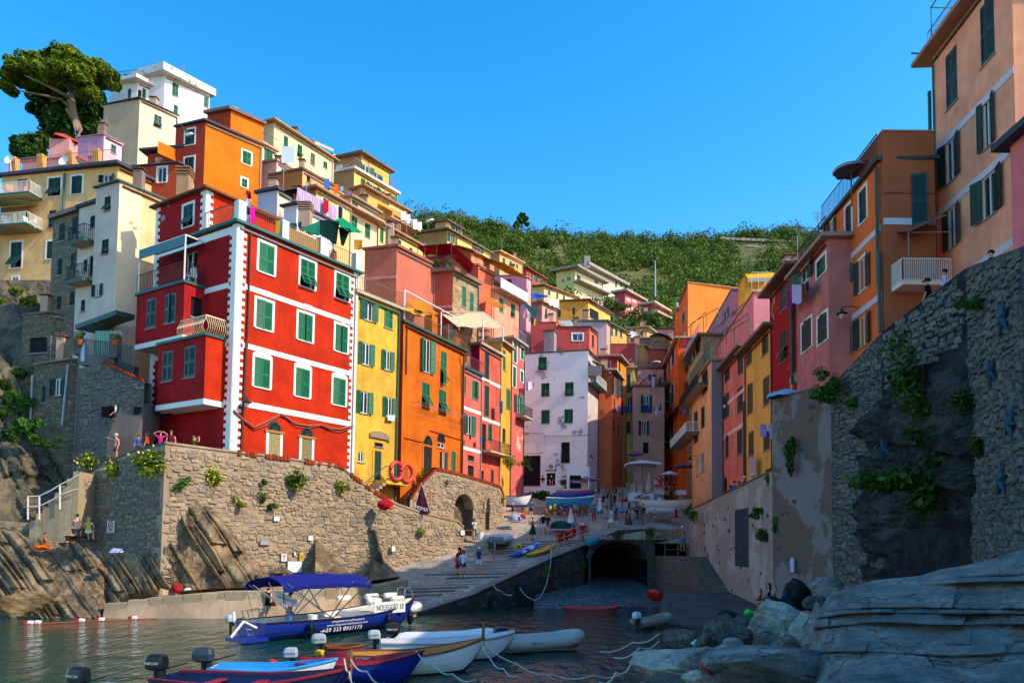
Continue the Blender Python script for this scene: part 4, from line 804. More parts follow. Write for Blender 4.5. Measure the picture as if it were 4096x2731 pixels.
b=MB(); p=HU6b.L.P(2.2,HU6b.zt,-.8); b.box(p+V((0,0,.9)),2.0,1.4,2.6); cc_=b.build('chimney',plaster('#d99a92',.2),HU6b.root); b=MB(); b.lathe([(1.5,0),(1.45,.15),(.0,.9)],p+V((0,0,2.2)),4); b.build('chimney_cap',paint('#b03c20',.8),cc_)
for xx,yy in ((140,1300),(705,1315)):
    u,z=f.uv('A1',xx,yy); b=MB(); M_=Matrix((f.u,V((0,.3,1)).normalized(),f.n)).transposed(); b.lathe([(0,-.08),(.32,-.02),(.5,.1)],f.P(u,z,.4),14,M_); b.bar(f.P(u,zT,.2),f.P(u,z,.35),.06)
    one(b,'satellite_dish',WHITE,'white satellite dish on the yellow house terrace rail, '+('near the left edge' if xx<300 else 'below the lilac house'),'satellite dish')
HU3 = house('lilac_house', 'lilac house with one green shutter below the pine tree', 'A1', (1088,1018), 76, (806,(-1,.2),1030), (1292,(.7,1),1090), 24, plaster('#b98aa6',.2), plaster('#e0c0c4',.2), roofm=plaster('#a8929c'), ov=.12, rh=.08, group=GL, wr='A1 1163 1217 1110 1200 c')
HU2 = house('ivory_house', 'ivory block house with a plain shaded wall below the white villa', 'A1', (1462,645), 84, (1086,(-1,.27),715), (1862,(.9,1),800), 26, plaster('#b9a684',.2), plaster('#eedcae',.2), roofm=SLATE, ov=.2, rh=.14, group=GL, shm=paint('#4a6a60',.6), wr='A1 1613 1692 798 922 h')  # left wall's greyer plaster has its shade put into the colour
HU1 = house('white_villa', 'white villa with rounded terraces and green shutters on top of the left slope', 'A1', (1440,470), 92, (1150,(-1,.15),640), (1870,(1,1),560), 30, plaster('#e0ddd6',.2), plaster('#f0ece4',.15), roofm=plaster('#e6e2da'), ov=.7, rh=.45, group=GL, cat='villa', wr='A1 1428 1482 535 660 d; A1 1490 1527 530 655 c', wl='A1 1340 1372 540 640 c')
terrace(HU1, IRON, 1.0, 'LR', .25)
HU1b = house('white_villa_tower', 'white upper block of the villa with a weathered rounded roof slab', 'A1', (1725,400), 92.5, (-4,(-1,.2)), (2195,(1,1),560), 28, plaster('#eeeae2',.2), plaster('#f2eee6',.15), roofm=peeling('#d9d4ca','#8a8478',.6,.8), ov=.8, rh=1.0, group=GL, cat='villa', wr='A1 1803 1868 468 602 c; A1 1816 1862 700 800 c; A1 2135 2172 615 720 c')
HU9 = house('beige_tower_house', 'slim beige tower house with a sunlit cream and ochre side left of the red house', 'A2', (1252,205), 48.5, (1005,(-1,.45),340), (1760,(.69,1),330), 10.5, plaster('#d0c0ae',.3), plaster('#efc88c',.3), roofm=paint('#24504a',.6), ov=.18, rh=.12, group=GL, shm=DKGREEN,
 wl='A2 1095 1157 365 512 h; A2 1068 1137 812 962 h; A2 1000 1052 1280 1405 o')
b=MB(); ue,_=HU9.R.uv('A2',1480,400); HU9.R.bx(b,-.01,ue,HU9.zb,HU9.zt-.01,-.05,.03); b.build('render_panel',plaster('#f0d9ac',.2),HU9.root)
b=MB()
for x,y in ((1380,305),(1450,300),(1365,635),(1408,690)):
    u,z=HU9.R.uv('A2',x,y); HU9.R.bx(b,u-.14,u+.14,z-.1,z+.1,.0,.04)
b.build('vent_block',plaster('#c9a070'),HU9.root)
HU8 = house('white_balcony_house', 'narrow whitewashed house with stacked green balconies beside the beige tower', 'A2', (1015,425), 50.0, (828,(-1,.5),510), (-4,(.69,1)), 10, plaster('#cfc2ae',.3), roofm=SLATE, ov=.2, group=GL, shm=DKGREEN,
 wl='A2 945 1000 570 690 c; A2 875 916 1020 1145 c; A2 930 992 985 1195 d; A2 850 890 1440 1560 c')
balcony(HU8,'L','A2',832,1005,880,.9,TEAL,IRON); balcony(HU8,'L','A2',805,985,1285,.9,TEAL,IRON)
HU7 = house('grey_stone_tenement', 'grey rendered stone tenement with dark green shutters at the left', 'A2', (832,515), 51.3, (556,(-1,.5),640), (-4,(.69,1)), 9.0, rubble('tenement',['#8a7a66','#6f6455','#9a8a72','#7a6a58'],'#8f8270',2.2), roofm=plaster('#8a8070'), ov=.3, rh=.3, group=GL, shm=DKGREEN,
 wl='A2 620 684 650 832 c; A2 760 824 578 765 c; A2 603 657 1008 1185 c; A2 743 797 948 1135 c; A2 598 642 1398 1545 c; A2 733 782 1352 1502 c')
HU11 = house('long_cream_house', 'long cream house with a deep eave running up the left skyline', 'A3', (776,238), 80, (668,(-1,.3),260), (1400,(.6,1),640), 22, plaster('#cdb48c',.25), plaster('#ecd2a0',.25), roofm=plaster('#a8906c'), ov=.6, group=GL, rh=.16, wr='A3 876 922 365 497 c; A3 1020 1070 455 582 h; A3 1158 1202 548 667 c; A3 1290 1332 635 700 c')
for k,(x0,y0,x1,y1) in enumerate(((1105,410,1300,495),(1300,540,1470,630))):
    a,e=atc('A3',x0,y0,90+k*6),atc('A3',x1,y1,93+k*6); b=MB(); b.grid([[a.lerp(e,t)+V((1.5*s,-1.2*s,-.9*s)) for t in np.linspace(0,1,6)] for s in (0,.5,1)]); b.grid([[a.lerp(e,t)+V((1.5,-1.2,-.9-.3*s)) for t in np.linspace(0,1,6)] for s in (0,1)])
    one(b,'awning',cloth('#d9b48c'),('upper' if k==0 else 'lower')+' sand coloured awning along the skyline eave of the cream house','awning')
HU11b = house('cream_lower_house', 'cream house with green shutters right of the tall orange house', 'A3', (655,470), 76, (-3,(-1,.3)), (800,(.8,1),520), 20, plaster('#d9c090',.25), plaster('#eed9a8',.3), roofm=plaster('#b89a78'), ov=.3, group=GL, wr='A3 673 762 512 682 c; A3 662 742 783 948 c')
terrace(HU11b,RUST,1.0,'R',.2)
HU11c = house('blush_terrace_house', 'blush house with a striped towel over its terrace rail', 'A3', (803,640), 74, (-3,(-1,.3)), (1060,(.6,1),720), 19, plaster('#d9a890',.25), plaster('#e8c0a8',.25), roofm=plaster('#b08a7a'), ov=.15, group=GL, wr='A3 852 920 715 790 c')
HU12 = house('tan_house', 'tan house with a plain shaded wall and a laundry loggia on the left slope', 'D2', (660,250), 68.5, (243,(-1,.35),395), (1232,(.66,1),450), 16, plaster('#b0713a',.25), plaster('#e0b070',.25), roofm=plaster('#7a5a4c'), ov=.15, rh=.2, group=GL, wr='D2 712 760 300 400 d; D2 940 1010 440 520 g')  # tan left wall: shade put into the colour, right wall coloured as lit
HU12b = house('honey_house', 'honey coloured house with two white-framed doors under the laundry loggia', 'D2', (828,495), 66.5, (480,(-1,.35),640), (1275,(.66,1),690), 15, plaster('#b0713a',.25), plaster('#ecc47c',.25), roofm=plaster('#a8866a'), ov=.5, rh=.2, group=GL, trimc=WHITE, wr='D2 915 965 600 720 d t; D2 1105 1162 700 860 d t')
rail_thing(HU12b,[HU12b.R.P(.3,HU12b.zt+.21,.4),HU12b.R.P(HU12b.lr,HU12b.zt+.21,.4)],1.0,RUST,.3)
HU13 = house('golden_penthouse', 'golden top storey with wide glass windows on the left skyline', 'D2', (1400,62), 92.5, (842,(-1,.35),225), (1762,(.72,1),290), 26, plaster('#a8865c',.25), plaster('#e8b85c',.25), roofm=plaster('#7a6a5c'), ov=.6, rh=.25, group=GL, wl='D2 1183 1247 188 242 g; D2 1075 1165 190 265 r', wr='D2 1402 1500 165 315 o; D2 1518 1676 245 412 g')
HU13b = house('golden_house', 'golden house with a white terrace slab and green shutters on the left skyline', 'D2', (1308,250), 90.5, (1050,(-1,.35),290), (1852,(.72,1),570), 22, plaster('#b08a62',.25), plaster('#ecc26c',.25), roofm=plaster('#e0d8c8'), ov=.35, rh=.3, group=GL, wr='D2 1388 1447 345 478 c; D2 1495 1588 415 565 o; D2 1640 1768 500 655 o')
terrace(HU13b,GREY,1.1,'R',.4)
HU13c = house('marigold_house', 'marigold house with striped awnings and white laundry on the slope', 'D2', (1425,482), 88, (1292,(-1,.35),520), (1982,(.72,1),830), 20, plaster('#a8805c',.25), plaster('#e8b458',.25), roofm=plaster('#9a7a58'), ov=.6, rh=.2, group=GL)
f=HU13c.R
for k,(x0,x1,yy) in enumerate(((1610,1800,650),(1812,1955,790))):
    u0_,z=f.uv('D2',x0,yy); u1_,_=f.uv('D2',x1,yy); b=MB(); b.grid([[f.P(u0_+(u1_-u0_)*t,z-.8*s,.3+1.6*s) for t in np.linspace(0,1,10)] for s in (0,.5,1)]); b.grid([[f.P(u0_+(u1_-u0_)*t,z-.8-.4*s,1.92) for t in np.linspace(0,1,10)] for s in (0,1)]); b.build('awning_cloth',cloth('#e0cfa8','#c09a60',3,1),HU13c.root)
u0_,z=f.uv('D2',1605,880); b=MB(); f.bx(b,u0_,HU13c.lr,z-.2,z,0,2.3); s_=b.build('balcony',plaster('#a8907c'),HU13c.root); rail_thing(HU13c,[f.P(u0_,z,2.2),f.P(HU13c.lr,z,2.2)],1.0,RUST,.25,'railing',s_)
HU14 = house('cream_shutter_house', 'cream house with three green-shuttered windows above the green sunshade', 'D2', (1268,600), 72, (-3,(-1,.35)), (1612,(.66,1),800), 14, plaster('#d9b98c',.25), plaster('#eed2a2',.25), roofm=plaster('#a08a74'), ov=.4, rh=.2, group=GL, wr='D2 1280 1352 625 745 c; D2 1273 1347 818 965 c; D2 1443 1512 908 1085 c')
f=HU14.R; u0_,z=f.uv('D2',1270,740); b=MB(); f.bx(b,0,HU14.lr,z-.25,z,0,1.0); b.build('balcony',plaster('#b89a80'),HU14.root)
HU14b = house('lemon_house', 'lemon house with green shutters and an old chimney above the dusky pink wall', 'D2', (1562,905), 76, (-3,(-1,.35)), (2190,(.66,1),1250), 13, plaster('#d9b060',.25), plaster('#efc97c',.25), roofm=plaster('#a8866a'), ov=.5, rh=.2, group=GL, wr='D2 1633 1677 980 1145 c; D2 1852 1896 1118 1212 c; D2 2000 2040 1220 1260 c')
b=MB(); u,z=HU14b.R.uv('D2',1735,1180); p=HU14b.R.P(u,z,.35); b.box(p+V((0,0,.9)),.6,.5,2.6); ch=b.build('chimney',plaster('#b8a894'),HU14b.root); b=MB(); b.lathe([(.4,0),(.5,.12),(.3,.3),(0,.5)],p+V((0,0,2.2)),8); b.build('chimney_cap',ROOFT,ch)
HUw = house('whitewashed_terrace_house', 'whitewashed terrace house behind the red house roof', 'D2', (588,690), 58, (430,(-1,.35),620), (1062,(.66,1),870), 14, plaster('#cfc8cc',.25), plaster('#f0e8dc',.2), roofm=SLATE, ov=.3, rh=.16, group=GL)
f=HUw.R; z=HUw.zt+.17; b=MB(); b.grid([[f.P(HUw.lr*t,z+1.15*(1-s),.25+.1*math.sin(t*30)*s) for t in np.linspace(-.05,1,40)] for s in (0,.5,1)]); b.build('striped_cover',cloth('#cdb6cf','#8f6a9a',4,0),HUw.root)
b=MB(); b.grid([[HUw.L.P(HUw.ll*t,z+1.1,.2-2*s) for t in np.linspace(0,1,6)] for s in (0,1)]); b.build('dark_cover',cloth('#1c2226'),HUw.root)
HUs = house('slate_roof_annex', 'low white annex with a slate roof behind the red house', 'D2', (345,505), 60, (95,(-1,.35),560), (520,(.66,1),600), 14, plaster('#c0bcc4',.25), plaster('#d9c8b0',.25), roofm=SLATE, ov=.25, rh=.25, group=GL)
HUt = house('ridge_house', 'tan and yellow house with a small roof tower on the ridge', 'D5', (392,148), 108, (160,(-1,.3),160), (745,(.72,1),380), 30, plaster('#b08a52',.25), plaster('#ecc470',.25), roofm=plaster('#7a6a58'), ov=.5, rh=.25, group=GL, wr='D5 408 436 172 240 o; D5 457 473 205 265 c; D5 618 665 262 305 o')
f=HUt; b=MB(); pA=atc('D5',385,75,111); fL=Face(pA,f.L.u,f.L.n); fR=Face(pA,f.R.u,f.R.n); ll_=abs(fL.uv('D5',292,105)[0]); lr_=abs(fR.uv('D5',515,105)[0])
hol=[]
for (x0,x1,y0,y1) in ((388,406,82,118),(440,482,105,160)):
    u0_,z1_=fR.uv('D5',x0,y0); u1_,_=fR.uv('D5',x1,y0); _,z0_=fR.uv('D5',x0,y1); hol.append((u0_,u1_,z0_,z1_))
wall_faces(b,fR,lr_,f.zt-2,pA.z,hol); b.build('tower_wall',plaster('#ecc470',.25),HUt.root)
for i,h_ in enumerate(hol): window(HUt.root,fR,*h_,'g' if i==0 else 'o',GREEN)
b=MB(); wall_faces(b,fL,ll_,f.zt-2,pA.z,[]); b.build('tower_wall',plaster('#c09a60',.25),HUt.root)
b=MB(); o_=.4; q=[fL.P(-o_,pA.z,o_),fR.P(lr_+o_,pA.z,o_)]; q+=[q[1]+fL.u*(ll_+2*o_),q[0]+fL.u*(ll_+2*o_)]; b.hexa(q+[v+V((0,0,.25)) for v in q]); b.build('tower_roof',plaster('#6a5a4c'),HUt.root)
HUo = house('apricot_ridge_house', 'small apricot house with a flat roof below the ridge house', 'D5', (825,330), 124, (705,(-1,.3),330), (1018,(.85,1),430), 36, plaster('#a8845c',.25), plaster('#e8b070',.25), roofm=plaster('#d9a060'), ov=.4, rh=.25, group=GL, wr='D5 848 870 370 418 c; D5 906 926 398 448 c; D5 960 978 425 455 c')
HUr = house('russet_gable_house', 'russet house end with a tiled gable behind the roof garden', 'D5', (590,330), 84, (345,(-1,.2),330), (780,(.72,1),420), 18, plaster('#9a5c38',.3), plaster('#d98a5c',.3), roof='gable', roofm=ROOFT, group=GL)
HUm = house('maroon_terrace_house', 'rust house with a tilted tile-red awning below the ridge house', 'D5', (648,440), 78, (505,(-1,.25),440), (780,(.7,1),470), 14, plaster('#a04a3c',.3), plaster('#cf6a48',.3), roofm=plaster('#a86a58'), ov=.1, group=GL)
f=HUm.R; b=MB(); b.grid([[f.P(HUm.lr*t,HUm.zt+2.2-1.2*s,-2+2.6*s) for t in np.linspace(0,1.2,6)] for s in (0,.5,1)]); b.build('awning_cloth',cloth('#c05a34'),HUm.root)
def fbm(x, y, sc=1.0, oct=4, seed=0):
    r = np.zeros_like(x, dtype=float); a = 1.0
    for o in range(oct):
        rs = np.random.default_rng(seed*17+o)
        for k in range(4):
            th = rs.uniform(0, 2*np.pi); f = sc*(2**o)*rs.uniform(.7,1.3); r += a*np.sin((x*np.cos(th)+y*np.sin(th))*f*2*np.pi+rs.uniform(0,6.28))/4
        a *= .5
    return r
def stone_variants():
    out = []
    for k in range(8):
        rs = random.Random(k); j = lambda a=.13: rs.uniform(-a,a)
        b = MB(); bk = [(-.5+j(),0,-.5+j()),(.5+j(),0,-.5+j()),(.5+j(),0,.5+j()),(-.5+j(),0,.5+j())]
        md = [(p[0]*1.0,-.55,p[2]) for p in bk]; fr = [(p[0]*.74+j(.05),-1+j(.25),p[2]*.7+j(.05)) for p in bk]
        b.add(bk+md+fr, [(0,1,5,4),(1,2,6,5),(2,3,7,6),(3,0,4,7),(4,5,9,8),(5,6,10,9),(6,7,11,10),(7,4,8,11),(8,9,10,11)])
        out.append((shared(b,'stone'), np.array(b.v), b.f))
    return out
STV = stone_variants()
def arch_z(a, u): 
    t = (u-(a[0]+a[1])/2)/((a[1]-a[0])/2); return a[2]+a[3]*math.sqrt(max(0,1-t*t))
def arch_wall(f, L, z0, ztop, arches, rec, matw, parent, name='wall', back=None, vm=None):
    """flat wall of height profile ztop(u) with arched openings of depth rec"""
    b = MB(); us = sorted({0,L}|set(np.linspace(0,L,max(2,int(L/.8))))|{v for a in arches for v in np.linspace(a[0],a[1],13)})
    flip = f.u.cross(V((0,0,1))).dot(f.n) < 0
    def q(*p): b.quad(*(p[::-1] if flip else p))
    for i in range(len(us)-1):
        a, c = us[i], us[i+1]; m = (a+c)/2; ar = next((w for w in arches if w[0] < m < w[1]), None)
        za, zc = (z0,z0) if ar is None else (arch_z(ar,a),arch_z(ar,c))
        q(f.P(a,za),f.P(c,zc),f.P(c,ztop(c)),f.P(a,ztop(a)))
        q(f.P(a,ztop(a)),f.P(c,ztop(c)),f.P(c,ztop(c),-.5),f.P(a,ztop(a),-.5)); q(f.P(c,zc,-.5),f.P(a,za,-.5),f.P(a,ztop(a),-.5),f.P(c,ztop(c),-.5))
        if ar is not None: q(f.P(a,za),f.P(a,za,-rec),f.P(c,zc,-rec),f.P(c,zc))
    o = b.build(name, matw, parent)
    for ar in arches:
        b = MB(); n = 12; uu = np.linspace(ar[0],ar[1],n+1)
        for i in range(n): b.quad(f.P(uu[i],z0,-rec),f.P(uu[i+1],z0,-rec),f.P(uu[i+1],arch_z(ar,uu[i+1]),-rec),f.P(uu[i],arch_z(ar,uu[i]),-rec))
        for u_ in (ar[0],ar[1]): b.quad(f.P(u_,z0),f.P(u_,z0,-rec),f.P(u_,ar[2],-rec),f.P(u_,ar[2]))
        b.build('niche', back or matw, o)
        for i in range(14): 
            t0, t1 = math.pi*i/14, math.pi*(i+1)/14; cx, r = (ar[0]+ar[1])/2, (ar[1]-ar[0])/2; k = MB()
            pp = [(cx+(r+e)*math.cos(t), ar[2]+(ar[3]+e)*math.sin(t)) for t, e in ((t0+.02,.01),(t1-.02,.01),(t1-.02,.42),(t0+.02,.42))]
            k.hexa([f.P(*p,.0) for p in pp]+[f.P(*p,.07) for p in pp]); k.build('voussoir', vm or STWARM, o)
    return o
def stones(root, f, L, z0f, z1f, mat, sw=(.25,.6), sh=(.14,.3), dep=(.03,.09), keep=None, nmax=300, seed=1, parent=None, cover=1.0):
    rs = random.Random(seed); lst = []; zlo = min(z0f(u) for u in np.linspace(0,L,20)); zhi = max(z1f(u) for u in np.linspace(0,L,20)); z = zlo
    while z < zhi:
        h = rs.uniform(*sh); u = -rs.random()*.3
        while u < L:
            w = rs.uniform(*sw); uc, zc = u+w/2, z+h/2+rs.uniform(-.03,.03)
            if 0 < uc-w/2 and uc+w/2 < L and zc-h/2 > z0f(uc) and zc+h/2 < z1f(uc) and rs.random() < cover and (keep is None or keep(uc,zc)): lst.append((uc+rs.uniform(-.04,.04),zc+rs.uniform(-.05,.05),w*rs.uniform(.7,1.0),h*rs.uniform(.65,1.15),rs.uniform(*dep),rs.randrange(8),rs.uniform(-.16,.16)))
            u += w
        z += h
    def area(s): 
        p = f.P(s[0],s[1]); return s[2]*s[3]/(p-CAMP).length_squared*abs(f.n.dot((p-CAMP).normalized()))
    lst.sort(key=area, reverse=True); par = parent or root
    fl = -1 if f.u.cross(V((0,0,1))).dot(f.n) < 0 else 1
    vs = []; fs = []; off = np.array(topof(root)['_o']) if '_o' in topof(root).keys() else np.zeros(3)
    for i, s in enumerate(lst):
        X = f.u*math.cos(s[6])*fl+V((0,0,1))*math.sin(s[6]); Z = V((0,0,1))*math.cos(s[6])-f.u*math.sin(s[6])*fl; Yv = -f.n
        M = Matrix.Translation(f.P(s[0],s[1],-.01)) @ Matrix((X*s[2],Yv*s[4],Z*s[3])).transposed().to_4x4()
        if i < nmax: inst('stone', STV[s[5]][0], M, par, [mat])
        else:
            a = STV[s[5]][1]; m = np.array(M); b0 = sum(len(x) for x in vs); vs.append(a @ m[:3,:3].T+m[:3,3]-off); fs.extend([tuple(k+b0 for k in q) for q in STV[s[5]][2]])
    if vs:
        me = bpy.data.meshes.new('small_stones'); me.from_pydata(np.concatenate(vs).tolist(), [], fs); me.materials.append(mat); o = bpy.data.objects.new('small_stones', me); COL.objects.link(o); o.parent = par; o['kind'] = 'stuff'
def lerpf(xs, ys): return lambda u: float(np.interp(u, xs, ys))
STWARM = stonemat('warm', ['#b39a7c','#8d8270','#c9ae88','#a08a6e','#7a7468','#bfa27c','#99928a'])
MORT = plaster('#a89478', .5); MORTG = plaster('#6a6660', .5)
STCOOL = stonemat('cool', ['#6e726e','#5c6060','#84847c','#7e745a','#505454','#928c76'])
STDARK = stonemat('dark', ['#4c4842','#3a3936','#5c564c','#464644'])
PC_ = at(*px('A5',388,1025),39.6); PD_ = at(1394,1900,48.0); dW = V((PD_.x-PC_.x,PD_.y-PC_.y,0)).normalized()
WF = Face(PC_, dW, V((dW.y,-dW.x,0)))
top_px = [('A5',388,1025),('A5',1000,1105),('A5',1350,1145),('A5',1700,1195),('A5',2070,1245),('A5',2200,1345),('C3',1394-850>0 and 1440,150),('C3',1640,262),('C3',1880,345),('C3',2200,420),('C3',2250,470)]
tt = [WF.uv(*p) for p in top_px]; tu, tz = [t[0] for t in tt], [t[1] for t in tt]; LW = tu[-1]
ztopW = lerpf(tu, tz); zbotW = lambda u: -.3
RW = thing('harbour_wall', 'long sunlit stone retaining wall carrying the red house above the rocks', 'stone wall', WF.P(0,0))
arch_wall(WF, LW, -.6, ztopW, [], .4, MORT, RW)
stones(RW, WF, LW, lambda u: .3, lambda u: ztopW(u)-.1, STWARM, nmax=300, seed=3, cover=.9, sw=(.16,.58), sh=(.1,.28))
WL = Face(WF.P(0,0), HR.L.u, HR.L.n); ul = abs(WL.uv('C2',830,130)[0]); zc0 = tz[0]
zL = lerpf([0,ul*.55,ul,ul+2.5],[zc0,zc0-.35,zc0-1.0,zc0-1.6])
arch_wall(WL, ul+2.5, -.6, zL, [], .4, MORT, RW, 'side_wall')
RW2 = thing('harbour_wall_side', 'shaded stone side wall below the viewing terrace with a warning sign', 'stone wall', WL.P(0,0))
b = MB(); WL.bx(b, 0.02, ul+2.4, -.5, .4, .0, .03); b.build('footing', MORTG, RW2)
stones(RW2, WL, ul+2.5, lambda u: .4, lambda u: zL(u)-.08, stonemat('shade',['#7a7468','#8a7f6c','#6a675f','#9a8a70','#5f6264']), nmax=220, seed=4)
b = MB(); us = np.linspace(0,LW,40)
for i in range(39): b.hexa([WF.P(us[i],ztopW(us[i])+.01,.06),WF.P(us[i+1],ztopW(us[i+1])+.01,.06),WF.P(us[i+1],ztopW(us[i+1])+.01,-.5),WF.P(us[i],ztopW(us[i])+.01,-.5)]+[WF.P(u_,ztopW(u_)+.13,d_) for u_, d_ in ((us[i],.06),(us[i+1],.06),(us[i+1],-.5),(us[i],-.5))])
b.build('coping', MORT, RW)
BRK = stonemat('brick', ['#9a3c1c','#b04a22','#80301a','#c05a2c'])
rs = random.Random(2); u = WF.uv('A5',1010,1110)[0]; ub = WF.uv('C3',1560,222)[0]
while u < ub:
    if rs.random() < .7:
        b = MB(); z = ztopW(u+.06); WF.bx(b, u, u+.2, z-.09+rs.uniform(-.03,.01), z+.16+rs.uniform(-.03,.05), -.1, .11); b.build('brick', BRK, RW)
    u += .24
b = MB(); us = np.linspace(0,ul+2.4,14)
for i in range(13): b.hexa([WL.P(us[i],zL(us[i])+.01,.05),WL.P(us[i+1],zL(us[i+1])+.01,.05),WL.P(us[i+1],zL(us[i+1])+.01,-.5),WL.P(us[i],zL(us[i])+.01,-.5)]+[WL.P(u_,zL(u_)+.12,d_) for u_, d_ in ((us[i],.05),(us[i+1],.05),(us[i+1],-.5),(us[i],-.5))])
b.build('coping', MORTG, RW2)
b = MB(); b.grid([[WF.P(u_, ztopW(u_)-1.05, -.5-d_) for u_ in np.linspace(.1,LW,30)] for d_ in (0,1.2,2.4)]); struct(b.build('terrace_path', plaster('#9a8a74',.5)))
b = MB(); b.grid([[V((WF.P(0,0).x-.5-s*6+t*2.6, WF.P(0,0).y+.6+s*3.6+t*3.4, zc0-1.05)) for t in (0,.5,1)] for s in (0,.5,1)]); struct(b.build('viewing_terrace', plaster('#8f8270',.5)))
AP = [at(1640,2000,53.2), at(1748,1900,56.2), at(1941,1950,60.5), at(2016,1990,64.5)]
AW = thing('arcade_wall', 'rubble stone wall with brick coping and three shallow arches beside the slipway', 'stone wall', (AP[1].x,AP[1].y,4))
tops = [[('A7',700,1550),('A7',800,1400),('A7',980,1222)],[('A7',985,1222),('A7',1280,1290),('A7',1560,1372)],[('A7',1560,1372),('A7',1720,1432),('A7',1755,1540)]]
archs = [[],[(('C6',172,290),('C6',372,290),('C6',270,65))],[(('C6',432,330),('C6',545,330),('C6',490,95))]]
for i in range(3):
    d = AP[i+1]-AP[i]; d.z = 0; n = V((d.y,-d.x,0)); f = Face(AP[i], d, n); L = d.length
    t_ = [f.uv(*p) for p in tops[i]]; zt_ = lerpf([t[0] for t in t_],[t[1] for t in t_]); ars = []
    for a in archs[i]:
        u0_, zs_ = f.uv(*a[0]); u1_, _ = f.uv(*a[1]); _, zk = f.uv(*a[2]); ars.append((max(u0_,.1),min(u1_,L-.1),zs_+.6,zk-zs_-.6))
    arch_wall(f, L, 0, zt_, ars, .9, MORT, AW, back=rubble('niche',['#7a6a54','#8f7a5e','#665a4a','#9a8468'],'#6a5a48',3))  # niche stones coloured darker than the wall to paint in recess shade
    stones(AW, f, L, lambda u: ground(f.P(u,0).y)-.3, lambda u: zt_(u)-.12, STWARM, nmax=100, seed=10+i, keep=lambda u, z: not any(a[0]-.4 < u < a[1]+.4 and z < arch_z(a,min(max(u,a[0]),a[1]))+.4 for a in ars))
    u = 0.
    while u < L-.1:
        b = MB(); z = zt_(u+.06); f.bx(b, u, u+.11, z-.04, z+.2, -.35, .07); b.build('brick', BRK, AW); u += .14
def xl(Y): return float(np.interp(Y, [38,42,57,62,66,90],[-14,-13.6,-4.6,-3.5,-3,-3]))
def xr(Y): return float(np.interp(Y, [40,42,45.5,53.6,57,57.9,58,90],[-7.2,-5.7,-2.35,2.9,5.5,6.2,16.5,16.5]))
def pavemat():
    t = NT('slipway_concrete'); n1 = t.noise(.5,5,.6); n2 = t.noise(4,6,.7); br = t.n('TexBrick'); br.inputs['Scale'].default_value = 1.0; br.inputs['Mortar Size'].default_value = .02
    br.inputs['Brick Width'].default_value = 1.1; br.inputs['Row Height'].default_value = .55; t.l(t.pos((1,1,1),(0,0,.25)), br.inputs['Vector'])
    for i, c in ((1,'#b0a090'),(2,'#c6b8a8'),(3,'#7a6e62')): br.inputs[i].default_value = lin(c)
    col = t.mix(t.ramp(n1,[(.4,(.7,)*3),(.65,(0,0,0))]), br.outputs[0], lin('#8a7a6a')); col = t.mix(t.ramp(n2,[(.4,(.5,)*3),(.6,(0,0,0))]), col, lin('#6a5c50'))
    t.bump(n2,.5,.05); return t.out(col,.75,.35)
PAVE = pavemat(); b = MB(); Ys = [38,40,42,44,45.5,47,49,51,53.6,55,57,57.9,58.0]+list(range(60,91,2))
b.grid([[V((xl(Y)+(xr(Y)-xl(Y))*t, Y, ground(Y) if Y > 41 else -1.0+(Y-38)*.25)) for t in np.linspace(0,1,14)] for Y in Ys])
SL = b.build('slipway', PAVE); struct(SL); SL['_o'] = (0,0,0)
rs = random.Random(5)
for i in range(22):    
    Y = 43.4+i*.72; a, c = xl(Y)+3.2, xr(Y)-.15
    x0 = a+rs.random()*3; x1 = c-rs.random()*1.2
    if x1-x0 > 1:
        b = MB(); b.hexa([V((x0,Y,ground(Y)-.02)),V((x1,Y+.5,ground(Y+.5)-.02)),V((x1,Y+.72,ground(Y+.72)-.02)),V((x0,Y+.22,ground(Y+.22)-.02)),V((x0,Y,ground(Y)+.035)),V((x1,Y+.5,ground(Y+.5)+.035)),V((x1,Y+.72,ground(Y+.72)+.035)),V((x0,Y+.22,ground(Y+.22)+.035))]); b.build('paving_rib', paint(rs.choice(['#6a4a38','#8f8478','#a09688','#5a4638']),.8,vary=.4), SL)
b = MB(); us = [41.5,43.5,45.5,48,51,53.6,56,57] 
for i in range(len(us)-1):
    A_, B_ = us[i], us[i+1]; b.hexa([V((xr(A_)-.55,A_,ground(A_)+.004)),V((xr(A_)+.06,A_,ground(A_)+.004)),V((xr(B_)+.06,B_,ground(B_)+.004)),V((xr(B_)-.55,B_,ground(B_)+.004)),V((xr(A_)-.55,A_,ground(A_)+.07)),V((xr(A_)+.06,A_,ground(A_)+.07)),V((xr(B_)+.06,B_,ground(B_)+.07)),V((xr(B_)-.55,B_,ground(B_)+.07))])
b.build('kerb', plaster('#8f857a',.6), SL)
QW = thing('quay_wall', 'dark stone quay wall dropping from the slipway edge to the water', 'stone wall', (xr(48),48,0))
qy = [41,45.5,53.6,57.2]
for i in range(3):
    A_, B_ = V((xr(qy[i]),qy[i],0)), V((xr(qy[i+1]),qy[i+1],0)); d = B_-A_; f = Face(A_, d, V((d.y,-d.x,0))); L = d.length
    zt_ = lerpf([0,L],[ground(qy[i]),ground(qy[i+1])]); arch_wall(f, L, -1, zt_, [], .3, plaster('#3a3733',.5), QW); stones(QW, f, L, lambda u: -.2, lambda u: zt_(u)-.1, STDARK, sw=(.35,.9), sh=(.22,.45), nmax=60, seed=20+i)
BP = V((6.0,57.4,0)); BQ = V((11.2,57.9,0)); d = BQ-BP; BFc = Face(BP, d, V((d.y,-d.x,0))); LB = d.length
